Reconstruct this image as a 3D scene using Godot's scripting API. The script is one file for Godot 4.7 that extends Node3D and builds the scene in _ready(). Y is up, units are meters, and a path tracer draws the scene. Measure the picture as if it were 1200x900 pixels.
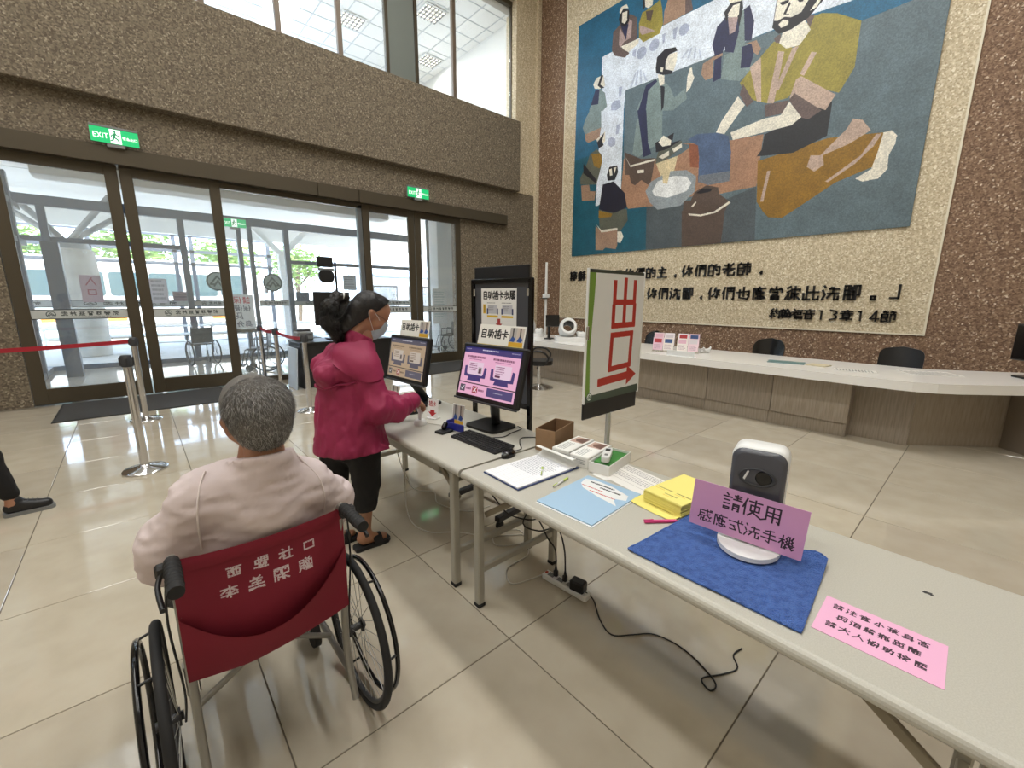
extends Node3D
# A hospital lobby: automatic doors, a mosaic wall over a reception counter, self-service tables, a wheelchair and three people.
# Units are metres, y up; the camera stands at x = 0, z = 0; -z runs to the door wall, +x to the mosaic wall.

const DOOR_Z := -9.1      # face of the door wall
const MURAL_X := 8.976    # face of the mosaic wall
const TOP := 0.735        # table top
var M := {}
var counts := {}

# ---- lettering: strokes on a 10 x 10 grid (pairs of digits are x, y down); "name:abcd" puts another entry into the box (a,b)-(c,d)
const GLYPH := {
"yan": "3051 0292 1474 1676 1878 1829 1979 7879",
"qingtop": "1181 2373 0595 4045",
"yue": "2129 2171 717969 2373 2676",
"ren2": "6015 4349",
"shui": "2041 0335 0946",
"shou2": "0282 505938 0786",
"kou": "1282881812",
"ri": "2181892921 2585",
"bei": "2181872721 2383 2585 3719 6788",
"mu": "0393 5059 4309 5399",
"nu": "4027 4779 7149 0393",
"cao": "0393 3036 6036",
"xin": "1418 34386886 5263 8295",
"mi": "5059 0494 2133 7162 4408 5498",
"men2": "1019 1040433313 1131 6090 909978 60639333 6191",
"wei": "4005 5147 4397",
"tian": "1181881811 4148 1585",
"qi": "1121 0242 2029",
"shi2": "2031 0353 5308 3339",
"si": "3013 1343 4317 0747 0919 3959 3739",
"nv": "4018 1869 7039 0393",
"er2": "0191 1319 8189 3137 6167 1383 1989",
"shou3": "1888",
"請": "yan:0049 qingtop:5095 yue:4599",
"使": "ren2:0039 3191 4383864643 6066 6639 4699",
"用": "2128 2809 2181 818978 2484 2686 5159",
"感": "1191 1115 1507 2343 2545 2527 4547 2747 6064 6486 8695 8345 8090 xin:1799",
"應": "5051 1191 1119 2235 3336 4264 4384 4585 4787 6267 4247 xin:2799",
"式": "0292 6063 6389 8999 1545 3558 1858 8081",
"洗": "shui:0039 5142 4292 6165 3595 5538 7579 7999 9997",
"手": "7021 1383 0696 505938",
"機": "0333 2029 2306 2435 5042 4253 5344 4455 8072 7283 8374 7485 3696 6066 6689 8998 4649 4739 4858 8767",
"注": "shui:0039 6071 4292 4595 3999 6269",
"意": "5051 1191 3133 6163 0393 2474772724 2575 xin:1799",
"小": "505938 3317 7396",
"孩": "0131 3123 2329 2918 0545 6070 4292 6244 4474 7447 8549 6799",
"身": "4031 2181 2127 818979 2383 2585 0797 7719",
"高": "5051 0191 3262643432 1519 1585 858978 3767693937",
"與": "1116 1131 4046 4060 4363 9096 7090 7393 1333 0797 3719 6789 4656",
"酒": "shui:0039 3191 4349 4393 9399 4999 5155 5545 7175 7585 4797",
"精": "mi:0049 qingtop:5095 yue:4599",
"瓶": "1021 4031 0252 0555 1218 3239 1809 5191 6168 6879 6383 8388 8898 9896 6576",
"距": "1040431310 2328 2545 0508 0948 5191 5159 5999 5383 8387 8757",
"離": "2021 0141 1233 3213 0204 0444 4244 0509 0545 4549 2436 2338 6043 5249 6364 5292 5494 5696 5999 7279",
"大": "0393 504509 5499",
"人": "5045 4509 5399",
"協": "0333 1019 4191 6043 9194 4434 5536 3339 5939 6595 7559 9589 5545 4648",
"助": "1117 1141 4147 1343 1545 0757 5393 938978 7057 5739",
"按": "shou2:0039 6071 4244 4292 9294 6447 4779 8448 4494",
"壓": "1190 1119 2242 2232 2343 2446 4244 2544 5292 7264 7394 8283 5698 3797 3767 6669 3999",
"自": "4031 2181892921 2484 2686",
"插": "shou2:0039 8051 4292 6067 5444 4449 4999 9994 9484 4656 7696",
"卡": "4044 4272 0494 4449 5677",
"步": "4044 4272 2124 0494 4547 2617 6576 8729",
"驟": "1016 1040 2026 1242 1444 1646 464938 0709 2728 4070 5055 7056 5262 5464 4576 7090 9075 8196 6748 7779 6878 8768 8799 5859",
"西": "0191 2373 1318 1383 8388 1888 4147 3135 3525 6166 6676",
"螺": "1242451512 3039 0848 4647 5090945450 5292 7074 7557 5787 8657 5989 7979 5849 8999 7679",
"社": "2031 0343 4307 2439 3547 5393 7079 4999",
"口": "1282881812",
"李": "0292 5055 4205 5295 3575 7556 5059 0797 4638",
"美": "3041 7061 1282 2474 0696 5156 0898 4809 5899",
"麗": "0040 5090 0104 0141 4144 5154 5191 9194 2122 7172 0595 0509 4445 2525 2555 2757 2529 5559 6565 6569 6799 8595",
"贈": "bei:0049 5061 8071 4292 4246 4246 9296 4696 7276 5377 57979957 5797 5999 5878 5757 5789",
"雲": "1181 0393 0305 9395 5055 2434 6474 2434 3676 0898 4909 7999",
"林": "0343 2029 2306 2346 5393 7079 7346 7399",
"基": "0191 2125 7175 2323 2373 0595 3509 6599 2777 5759 1989",
"督": "0151 2024 1304 3344 4142 5191 8155 6194 2575792925 2676 2777 2878",
"教": "0141 2023 0454 5105 1535 3527 2739 0757 7054 6292 8259 6499",
"醫": "0140 0104 0444 2023 2343 5191 5161 6181 5393 7355 7395 0595 2529 2525 2575 7579 2979 4547 5557 2777",
"院": "1019 1031 3122 2233 3344 6071 4244 4292 9294 5383 4595 6549 7579 7999",
"出": "4149 1215 1585 8285 0609 0999 9699",
"耶": "0141 1019 4049 1343 1545 0757 6069 6091 9173 7394 9487",
"穌": "3011 1141 0242470702 2227 0444 0918 1929 3839 4849 8061 5393 7079 7357 7397",
"是": "2171 2171 7174 2174 2125 2777 2272 0595 5558 5676 3609 3899",
"你": "ren2:0039 6053 5292 9283 7378 7867 5537 8496",
"們": "ren2:0039 4049 4060 6063 4363 4161 7090 7073 7393 9099 9989 7191",
"的": "2011 0141490901 0545 6053 5292 9298 9878 6475",
"主": "4051 1282 2575 0999 4249",
"老": "1171 4044 0494 8017 4049 7556 4949 4999 9997",
"師": "2011 0141 4144 0444 0109 0646 4649 0949 5191 7079 5357 5393 9397 9787",
"腳": "1019 1030 3039 1333 1636 4042 6062 5143 5264 4464 4449 4666 6469 4969 7090 7079 9096 9686",
"也": "0493 9396 9686 5057 2228 2889 8997",
"當": "5052 2132 8172 1214 1292 9294 3464 3464 6466 3666 2727 2777 7779 2979 2729 4749 2878",
"彼": "3011 3314 2529 2509 4292 4247 4739 6069 9293 4585 8548 5599",
"此": "2029 2454 0509 0949 6069 6494 6999 9997",
"約": "3012 1233 3315 1545 2629 0718 4758 6053 5292 9299 9988 6475",
"翰": "0141 2022 1242461612 1444 0747 2629 6044 6083 4464 6468 6858 5455 5766 7494 9498 9888 8485 8796",
"福": "2031 0343 4306 2439 3548 5191 5383 5355 8385 5585 4797 4749 9799 4999 6769 4898",
"音": "5051 1191 3234 6264 0494 2575792925 2777",
"章": "5051 1191 3233 6263 0393 2474772724 2575 0898 5759",
"節": "2011 1141 3132 7061 6191 8182 0343460603 0545 0309 0949 3748 6393 9397 9787 6369",
"1": "3151 5159",
"3": "2061 6172 7273 7354 5476 7677 7768 6829",
"4": "6027 2787 6069",
"，": "6769 6958",
"。": "4767694947",
"」": "6068 6828",
"保": "ren2:0039 40909343 4090 6369 3595 6538 6598",
"健": "ren2:0029 3050 5034 3454 5439 4599 6191 9195 5393 5595 7078 5787 3667",
"及": "1070 7064 6494 9409 2009 3599",
"入": "3041 4109 4199",
"分": "4005 5195 2575 757969 4519",
"緊": "1116 1141 4144 1444 1646 2124 5191 9155 5195 4747 5738 3878 2989 5759",
"急": "4022 2262 6244 1474 1676 7478 1878 xin:1799",
}
const MURAL := [
["slate",214,276,465,273,659,279,844,336,925,333,994,331,1024,352,1002,802,401,803,327,654,225,594],
["slate_dark",665,657,677,806,584,803,582,679],
["slate_dark",324,663,466,674,468,819,332,809],
["umber",491,665,596,686,585,711,583,800,460,801,451,693],
["umber",454,662,556,678,569,805,461,804],
["white",110,139,154,138,477,138,643,138,868,130,952,286,829,285,744,278,624,277,491,281,215,276,212,336,218,594,117,628,109,626,116,308],
["ochre_stone",223,490,218,594,251,657,353,662,484,653,561,660,665,657,668,526,584,520,433,493,471,506,410,531],
["rust",457,499,487,509,496,575,467,567],
["denim",451,487,480,478,538,489,575,507,586,550,590,628,496,616,493,545,486,511],
["grey_fringe",498,597,588,602,590,630,529,630,497,614],
["plate",288,184,286,193,280,199,270,202,261,200,253,193,250,184,252,176,258,169,268,167,277,169,285,176],
["plate",332,179,330,188,324,194,315,196,306,194,299,188,296,179,298,171,304,165,313,162,322,165,329,171],
["plate",428,176,427,184,421,190,414,192,405,190,399,184,396,176,397,168,403,162,411,160,419,163,425,168],
["plate",194,298,200,321,181,327,158,320,159,301,174,294],
["plate",167,407,183,417,183,437,166,440,151,427,154,409],
["plate",185,374,200,374,196,404,184,404],
["plate",375,161,391,160,386,193,379,188],
["plate",340,161,351,161,350,184,344,188],
["plate",187,257,202,260,198,290,189,287],
["plate",236,167,249,165,247,189,234,180],
["frond",429,235,433,238,416,253,410,251],
["frond",250,233,255,236,239,277,231,274],
["frond",439,233,443,236,435,260,429,258],
["frond",258,229,263,233,258,276,250,273],
["frond",451,236,455,239,455,267,449,265],
["frond",267,231,272,234,278,275,270,273],
["frond",463,247,467,250,475,275,469,273],
["frond",277,241,282,245,298,275,290,272],
["plum",221,55,245,75,251,130,245,138,203,136,222,169,205,175,165,155,151,135,153,80,174,71,192,50],
["mauve",179,77,207,123,214,66,227,78,226,124,197,127,186,139,178,127],
["navy",181,70,213,80,206,123],
["ink",177,36,190,26,213,41,215,73,199,83,184,71,173,52],
["bone",186,37,206,40,207,67,198,74,186,65],
["bone",174,31,180,18,202,19,210,34,190,26,179,37],
["bone",188,136,245,138,257,139,255,153,219,164,199,149],
["olive",263,69,293,68,326,60,335,93,340,132,330,154,274,156,256,136,253,96],
["mauve",256,101,307,135,314,141,267,133,258,122],
["umber",276,71,303,79,296,107,282,98],
["bone",269,34,300,48,299,64,284,66,271,56],
["ink",262,31,270,35,273,58,264,63],
["clay",352,71,428,105,435,136,341,137,342,99],
["plum",409,96,428,105,436,136,412,137],
["teal_grey",66,282,102,233,130,257,141,303,123,312,61,294],
["teal_grey",44,319,65,293,116,308,120,367,46,369,34,344],
["navy",69,278,86,236,105,238,102,284],
["bone",76,213,89,197,119,197,129,234,108,237,83,229],
["ink",96,223,110,193,119,199,107,223,126,239,113,238],
["clay",46,369,119,364,114,397,63,401,51,392],
["moss",31,516,63,467,73,441,105,432,129,459,127,496,109,553,32,539],
["mustard",80,443,121,449,132,481,120,500,94,487],
["ink",44,468,108,536,105,547,45,502],
["bone",100,399,138,382,140,414,116,427],
["ink",104,410,135,384,126,410,134,426,113,431],
["clay",36,543,75,547,80,571,106,575,104,606,43,599],
["ink",154,529,163,504,197,506,202,528,190,552,159,549],
["bone",163,512,194,510,186,535,168,534],
["ink",173,506,180,505,189,536,181,545],
["moss",125,640,247,657,253,695,219,735,133,712],
["night",125,640,138,558,184,556,234,602,247,652,194,663,143,648],
["mustard",125,645,187,665,181,675,126,671],
["clay",113,698,148,722,211,720,215,773,209,789,162,780,152,788,118,785],
["bone",117,693,140,715,211,715,212,723,141,724],
["bone",212,728,229,730,239,748,228,769,214,765],
["teal_grey",297,288,327,277,358,294,381,322,396,354,431,338,438,370,395,389,261,352],
["teal_grey",257,483,266,380,300,361,359,378,364,468,280,498],
["navy",270,353,293,287,327,280,334,288,303,304,298,361],
["navy",266,351,300,361,314,461,329,499,299,502,289,450],
["ink",346,304,361,312,362,369,355,379],
["bone",333,268,357,278,359,305,344,305],
["bone",369,226,395,228,395,253,388,277,360,269,353,238],
["ink",325,248,327,218,351,206,388,213,396,226,369,226,358,239,359,263,385,276,382,283,353,277,328,263],
["bone",342,251,352,256,350,267,342,263],
["bone",434,313,440,288,447,289,451,308,457,317,447,343,434,352],
["umber",229,492,225,470,293,506,344,514,335,584,324,592,298,572,274,585,258,575,249,547,233,544],
["bone",229,484,250,517,342,516,345,522,252,523,233,492],
["bone",280,538,305,541,306,551,281,548],
["moss",348,517,361,477,433,485,435,504,366,536,346,532],
["ink",341,468,404,455,401,482,432,481,385,497,346,498],
["bone",352,470,368,453,397,474,396,488,368,486],
["bone",356,514,392,503,393,518,371,523],
["bone",402,501,433,492,435,504,409,512],
["sand",349,532,423,525,414,570,397,595,380,597],
["basin",316,611,335,584,402,565,456,573,489,598,488,640,445,675,366,676,335,649],
["foam",341,615,359,588,415,582,458,592,476,614,462,635,398,644,351,631],
["sand",374,562,402,562,394,602,378,597],
["umber",463,695,489,642,524,629,559,641,564,660,596,686,561,719,477,708],
["ink",493,646,513,636,542,641,537,649,508,650],
["bone",473,702,514,711,554,707,594,685,600,690,558,712,514,716,476,708],
["bone",481,683,493,670,497,673,486,686],
["teal_grey",541,291,568,289,572,200,585,197,594,282,621,297,615,355,590,372,537,350],
["navy",503,252,513,209,536,197,542,262,533,289,537,346,515,350,513,281],
["navy",583,197,597,193,613,237,611,281,593,276],
["navy",588,288,612,289,621,313,614,347,589,340],
["navy",531,195,571,208,575,246,566,294,542,283],
["ink",529,182,546,165,576,171,580,191,574,237,562,188,542,191,539,211],
["bone",540,190,552,175,570,177,570,203,563,216,547,214],
["mauve",541,199,569,209,565,242,550,244],
["bone",536,152,575,165,573,173,544,166],
["clay",477,317,480,291,509,284,535,283,536,290,510,293,512,337,492,338],
["clay",592,283,624,286,638,311,631,324,619,312,612,290],
["ochre",670,698,661,592,818,573,912,586,926,588,926,612,915,659,848,680,755,739,738,749,704,743,688,725],
["black_stone",671,527,754,508,817,491,816,567,745,590,657,579,668,564],
["olive",591,377,642,328,668,306,719,341,745,284,770,285,802,299,852,335,852,430,828,476,783,451,744,423,717,453,668,451,632,432,607,403],
["clay_light",614,347,640,332,653,442,642,439],
["clay_light",681,333,696,340,685,456,668,451],
["clay_light",714,338,728,339,694,426,682,427],
["clay_light",758,363,770,369,748,413,738,405],
["clay_light",721,455,731,415,742,411,822,478,805,507,746,470],
["plum",721,459,731,446,797,505,770,518,750,507],
["plum",662,453,721,459,709,487,668,484],
["plum",594,407,600,382,633,436,616,444],
["bone",590,410,611,438,562,499,537,488,549,464],
["bone",722,463,754,508,733,522,588,521,579,499,664,487,705,490],
["clay_light",807,610,855,561,864,542,883,550,902,577,864,597,813,611,818,634,799,646,781,631,786,605],
["clay_light",688,622,696,623,687,700,679,699],
["clay_light",825,674,890,628,913,588,923,589,912,613,881,645,832,677],
["bone",926,588,940,587,951,600,950,618,942,640,944,669,930,687,901,688,886,679,914,663,921,627],
["plum",667,298,682,294,685,317,672,310],
["plum",733,279,755,281,748,307],
["bone",681,315,686,294,734,283,750,312,729,338,699,334],
["ink",660,272,664,205,764,238,771,256,741,283,705,294,678,293],
["bone",662,257,666,206,745,230,724,264,702,266,686,258,671,261],
["bone",674,270,684,263,697,270,698,280,681,281],
["ink",670,220,693,223,692,230,679,230],
["ink",683,251,694,229,698,233,689,253,697,256,697,258],
["ink",709,228,728,233,725,241,717,239],
["bone",743,269,758,250,767,250,757,267],
]

# ---------------------------------------------------------------- the scene
func _ready() -> void:
	set_camera_and_light()
	materials()
	build_floor()
	build_door_wall()
	build_upper_room()
	build_mural_wall()
	build_shell()
	build_vestibule()
	build_outside()
	build_counter()
	build_counter_things()
	build_queue()
	build_desk()
	build_tables()
	build_screens()
	build_table_things()
	build_sanitiser()
	build_cables()
	build_wheelchair()
	build_people()

func set_camera_and_light() -> void:
	var cam := Camera3D.new()
	cam.name = "camera"
	add_child(cam)
	cam.fov = rad_to_deg(2.0 * atan(450.0 / 496.0))
	cam.near = 0.05
	cam.far = 300.0
	cam.transform = Transform3D(Basis(Vector3.UP, deg_to_rad(-41.545)) * Basis(Vector3.RIGHT, deg_to_rad(-11.451)) * Basis(Vector3.BACK, deg_to_rad(0.341)), V(0, 1.6, 0))
	cam.current = true

	var e := Environment.new()
	e.background_mode = Environment.BG_SKY
	var sky := ProceduralSkyMaterial.new()
	sky.sky_top_color = Color(0.62, 0.76, 0.95)
	sky.sky_horizon_color = Color(0.87, 0.94, 1.0)
	sky.sky_curve = 0.2
	sky.ground_horizon_color = Color(0.7, 0.7, 0.68)
	sky.ground_bottom_color = Color(0.5, 0.5, 0.48)
	sky.energy_multiplier = 11.5
	e.sky = Sky.new()
	e.sky.sky_material = sky
	e.tonemap_mode = Environment.TONE_MAPPER_LINEAR
	e.tonemap_exposure = 1.08
	e.sdfgi_enabled = true
	e.ssao_enabled = true
	e.ssil_enabled = true
	var w := WorldEnvironment.new()
	w.name = "world"
	w.environment = e
	add_child(w)

	var sun := DirectionalLight3D.new()
	sun.name = "sun"
	sun.light_color = Color(1.0, 0.96, 0.88)
	sun.light_energy = 7.5
	sun.light_angular_distance = 0.5
	sun.shadow_enabled = true
	add_child(sun)
	sun.look_at_from_position(V(5, 32, -4), V(0, 0, -20))

# the long rows of ceiling lamps; their light is set just under each glowing face
func ceiling_lamp(x: float, energy: float, label: String) -> void:
	var t := thing("ceiling_light", label, "ceiling light", V(x, 9.9, -2.4))
	piece("housing", M.white_metal, t, V(0, -0.06, 0), V(0.84, 0.12, 9.2), 0.01)
	piece("diffuser", M.lamp_glow, t, V(0, -0.13, 0), V(0.76, 0.02, 9.0), 0.004)
	var a := AreaLight3D.new()
	a.name = "lamp_light"
	a.area_size = Vector2(0.76, 9.0)
	a.light_color = Color(1.0, 1.0, 0.99)
	a.light_energy = energy
	a.area_normalize_energy = true
	a.area_range = 40.0
	a.shadow_enabled = true
	t.add_child(a)
	a.position = V(0, -0.16, 0)
	a.rotation.x = -PI / 2

func materials() -> void:
	mk("white_metal", C(225, 225, 222), 0.4)
	var g := mk("lamp_glow", C(250, 248, 240), 0.5)
	g.emission_enabled = true
	g.emission = Color(1.0, 0.95, 0.86)
	g.emission_energy_multiplier = 2.0
	# floor tile: three tones of polished beige
	var vein := noise_tex(0.006, [[0.0, C(242, 240, 235)], [0.5, C(250, 248, 245)], [1.0, C(255, 255, 253)]], 512, 3)
	for k in 3:
		var m := mk("tile_%d" % k, [C(185, 177, 161), C(181, 173, 158), C(188, 180, 164)][k], 0.06)
		m.metallic_specular = 0.6
		tri(m, vein, 0.9)
	mk("grout", C(98, 90, 76), 0.8)
	# washed-pebble render in three colours: small stone chips in cement
	mk("pebble_dark", Color.WHITE, 0.85)
	tri(M.pebble_dark, noise_tex(0.13, [[0.0, C(88, 78, 65)], [0.4, C(109, 98, 82)], [0.75, C(123, 112, 95)], [0.93, C(138, 127, 108)], [1.0, C(164, 154, 135)]], 512, 7, FastNoiseLite.TYPE_CELLULAR), 0.8)
	mk("pebble_pale", Color.WHITE, 0.8)
	tri(M.pebble_pale, noise_tex(0.13, [[0.0, C(176, 160, 130)], [0.35, C(198, 182, 152)], [0.75, C(213, 199, 170)], [0.93, C(226, 214, 188)], [1.0, C(240, 232, 212)]], 512, 8, FastNoiseLite.TYPE_CELLULAR), 0.8)
	mk("pebble_brown", Color.WHITE, 0.75)
	tri(M.pebble_brown, noise_tex(0.13, [[0.0, C(102, 78, 60)], [0.4, C(128, 101, 80)], [0.75, C(144, 116, 93)], [0.93, C(166, 140, 116)], [1.0, C(220, 202, 180)]], 512, 9, FastNoiseLite.TYPE_CELLULAR), 0.8)
	var bump := noise_tex(0.09, [], 512, 12, FastNoiseLite.TYPE_SIMPLEX, 3, true, 5.0)
	for n in ["pebble_dark", "pebble_pale", "pebble_brown"]:
		M[n].normal_enabled = true
		M[n].normal_texture = bump
		M[n].normal_scale = 0.5
	mk("pale_trim", C(222, 214, 192), 0.6)
	mk("frame_bronze", C(78, 70, 56), 0.42, 0.35)
	mk("frame_steel", C(120, 126, 130), 0.35, 0.6)
	mk("white_paint", C(232, 232, 228), 0.7)
	mk("ceiling_white", C(226, 222, 212), 0.85)
	mk("plain_wall", C(206, 196, 178), 0.85)
	var gl := mk("glass", Color(0.93, 0.97, 0.97, 0.07), 0.02)
	gl.transparency = BaseMaterial3D.TRANSPARENCY_ALPHA
	mk("black_plastic", C(22, 22, 24), 0.42)
	mk("black_gloss", C(14, 14, 16), 0.16)
	mk("dark_grey", C(52, 53, 56), 0.5)
	mk("mid_grey", C(120, 122, 122), 0.5)
	mk("chrome", C(214, 214, 216), 0.16, 1.0)
	mk("steel_tube", C(176, 176, 172), 0.34, 0.75)
	mk("rubber", C(26, 26, 27), 0.75)
	mk("white_plastic", C(226, 227, 226), 0.32)
	mk("paper", C(232, 232, 228), 0.75)
	mk("belt_red", C(160, 22, 40), 0.7)
	mk("mat_grey", C(66, 65, 64), 0.95)
	tri(M.mat_grey, noise_tex(0.3, [[0.0, C(190, 190, 190)], [1.0, C(255, 255, 255)]], 256, 4), 1.6)

func build_floor() -> void:
	var f := struct("floor", "large polished beige floor tiles with thin dark joints", "floor")
	piece("tile_bed", M.grout, f, V(0.9, -0.103, -1.5), V(17.0, 0.2, 15.4))
	var s := S()
	bx(s, V(0, -0.006, 0), V(0.927, 0.012, 0.875), 0.0016)
	s.generate_normals()
	var tile := s.commit()
	var rng := RandomNumberGenerator.new()
	rng.seed = 4
	var far := S()
	for i in range(-9, 9):
		for j in range(-9, 6):
			var c := V(1.156 + 0.932 * (i - 0.5), 0, -1.312 + 0.88 * (j + 0.5))
			if c.x > MURAL_X + 0.3 or c.z < DOOR_Z - 0.05: continue
			if c.x < -4.6 or c.z > 1.4 or c.x < -1.2 and c.z > -0.8:
				bx(far, c + V(0, -0.006, 0), V(0.927, 0.012, 0.875), 0.0016)
				continue
			var o := inst("tile", tile, M["tile_%d" % rng.randi_range(0, 2)], f)
			o.position = c
	obj("tile_rows", far, M.tile_0, f).set_meta("kind", "stuff")
	# the strip that closes the last row against the door wall
	piece("threshold_strip", M.tile_1, f, V(2.5, -0.006, DOOR_Z - 0.12), V(13.0, 0.012, 0.5), 0.0016)

func build_door_wall() -> void:
	var w := struct("wall_front", "grey-brown pebble-dash wall round the glass doors", "wall")
	var z := DOOR_Z - 0.2
	piece("pebble_panel", M.pebble_dark, w, V(-4.23, 2.2, z), V(5.96, 4.4, 0.4))
	piece("pebble_panel", M.pebble_dark, w, V(7.66, 2.2, z), V(2.66, 4.4, 0.4))
	piece("pebble_panel", M.pebble_dark, w, V(2.54, 3.97, z), V(7.58, 0.86, 0.4))
	var b := piece("upper_band", M.pebble_dark, w, V(0.5, 5.235, DOOR_Z - 0.01), V(15.3, 1.69, 0.38), 0.012)
	b.set_meta("label", "projecting pebble-dash band under the high windows")
	piece("corner_pier", M.pebble_pale, w, V(8.56, 7.2, DOOR_Z - 0.2), V(0.83, 5.6, 0.4), 0.01)
	piece("corner_strip", M.pebble_pale, w, V(8.9, 5.0, DOOR_Z + 0.03), V(0.14, 10.0, 0.1), 0.01)
	piece("upper_wall", M.plain_wall, w, V(0.5, 9.5, DOOR_Z - 0.2), V(15.3, 1.2, 0.4))
	# header beam over the doors, in lengths
	var h := struct("trim_1", "long bronze metal header box over the glass doors", "door header")
	var xs := [-7.0, -1.25, 2.95, 3.75, 7.75]
	for k in range(1, 4):
		piece("header_length", M.frame_bronze, h, V((xs[k] + xs[k + 1]) / 2, 3.625, DOOR_Z + 0.05), V(xs[k + 1] - xs[k] - 0.008, 0.24, 0.2), 0.006)
	# sliding leaves and the fixed light between them
	door_leaf("door_1", -1.24, 0.09, "bronze-framed glass door leaf beside the rough wall and first exit sign")
	door_leaf("door_2", 0.11, 1.38, "bronze-framed glass door leaf behind the chrome queue posts")
	door_leaf("door_3", 3.85, 5.05, "bronze-framed glass door leaf behind the woman in pink")
	door_leaf("door_4", 5.07, 6.32, "bronze-framed glass door leaf behind the free-standing poster board")
	var f := struct("window_1", "wide fixed glass pane between the two pairs of doors", "window")
	piece("sill", M.frame_bronze, f, V(2.615, 0.05, DOOR_Z - 0.06), V(2.46, 0.1, 0.1), 0.004)
	piece("head", M.frame_bronze, f, V(2.615, 3.46, DOOR_Z - 0.06), V(2.46, 0.09, 0.1), 0.004)
	piece("side_post", M.frame_steel, f, V(3.8, 1.77, DOOR_Z - 0.06), V(0.09, 3.4, 0.1), 0.004)
	piece("pane", M.glass, f, V(2.57, 1.76, DOOR_Z - 0.06), V(2.36, 3.3, 0.012))
	exit_sign(V(0.13, 3.87, DOOR_Z + 0.2), "green running-man exit sign over the first pair of doors")
	exit_sign(V(5.08, 3.87, DOOR_Z + 0.2), "green running-man exit sign over the doors behind the poster board")
	for k in 2:
		var m := thing("door_mat", ["dark grey door mat behind the two chrome queue posts", "dark grey door mat behind the poster board"][k], "mat", V([0.03, 5.22][k], 0, -8.4), 0)
		var s := S()
		bx(s, V(0, 0.006, 0), V(1.94, 0.012, 1.25), 0.004)
		obj("pile", s, M.mat_grey, m)
		s = S()
		for e in [-1, 1]:
			bx(s, V(e * 0.975, 0.004, 0), V(0.03, 0.008, 1.29), 0.003)
			bx(s, V(0, 0.004, e * 0.63), V(1.94, 0.008, 0.025), 0.003)
		obj("rubber_edge", s, M.rubber, m)

func door_leaf(called: String, x0: float, x1: float, label: String) -> void:
	var d := struct(called, label, "door", V((x0 + x1) / 2, 0, DOOR_Z - 0.02))
	var w := x1 - x0
	var t := 0.06
	for k in [-1, 1]:
		piece("stile", M.frame_bronze, d, V(k * (w / 2 - 0.075), 1.765, 0), V(0.15, 3.49, t), 0.004)
	piece("bottom_rail", M.frame_bronze, d, V(0, 0.135, 0), V(w - 0.3, 0.23, t), 0.004)
	piece("top_rail", M.frame_bronze, d, V(0, 3.44, 0), V(w - 0.3, 0.14, t), 0.004)
	piece("pane", M.glass, d, V(0, 1.81, 0), V(w - 0.29, 3.14, 0.012))
	glass_band(d, w - 0.3, 1.33, 0.008)

# the printed safety band across a pane: emblem and the hospital's name between two dark lines
var band_mat: StandardMaterial3D
func glass_band(d: Node, w: float, y: float, z: float) -> void:
	if band_mat == null:
		var im := blank(1024, 160, C(186, 190, 188))
		im.fill_rect(Rect2i(0, 0, 1024, 14), C(40, 46, 46))
		im.fill_rect(Rect2i(0, 146, 1024, 14), C(40, 46, 46))
		emblem(im, Vector2(195, 80), 52, C(48, 62, 60), C(186, 190, 188))
		say(im, "雲林基督教醫院", 300, 38, 62, 92, C(48, 56, 56), 8.5)
		var rng := RandomNumberGenerator.new()
		rng.seed = 2
		scribble(im, Rect2(302, 118, 640, 14), 1, C(80, 88, 88), rng)
		band_mat = printed("band_print", im)
	var s := S()
	card(s, w, 0.145, 0.002, Transform3D(Basis(), V(0, y, z)))
	obj("safety_band", s, band_mat, d)

# round emblem: ring with a peaked roof and two leaning strokes
func emblem(im: Image, c: Vector2, r: float, ink: Color, ground: Color) -> void:
	var p := PackedVector2Array()
	var q := PackedVector2Array()
	for i in 40:
		p.append(c + Vector2(cos(TAU * i / 40), sin(TAU * i / 40)) * r)
		q.append(c + Vector2(cos(TAU * i / 40), sin(TAU * i / 40)) * r * 0.82)
	fill_poly(im, p, ink)
	fill_poly(im, q, ground)
	for k in [[-0.62, 0.3, 0.0, -0.5], [0.0, -0.5, 0.62, 0.3], [-0.3, 0.45, 0.05, -0.05], [0.05, -0.05, 0.3, 0.45], [-0.62, 0.3, -0.3, 0.3], [0.62, 0.3, 0.3, 0.3]]:
		line(im, c + Vector2(k[0], k[1]) * r, c + Vector2(k[2], k[3]) * r, r * 0.16, ink)

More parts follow.
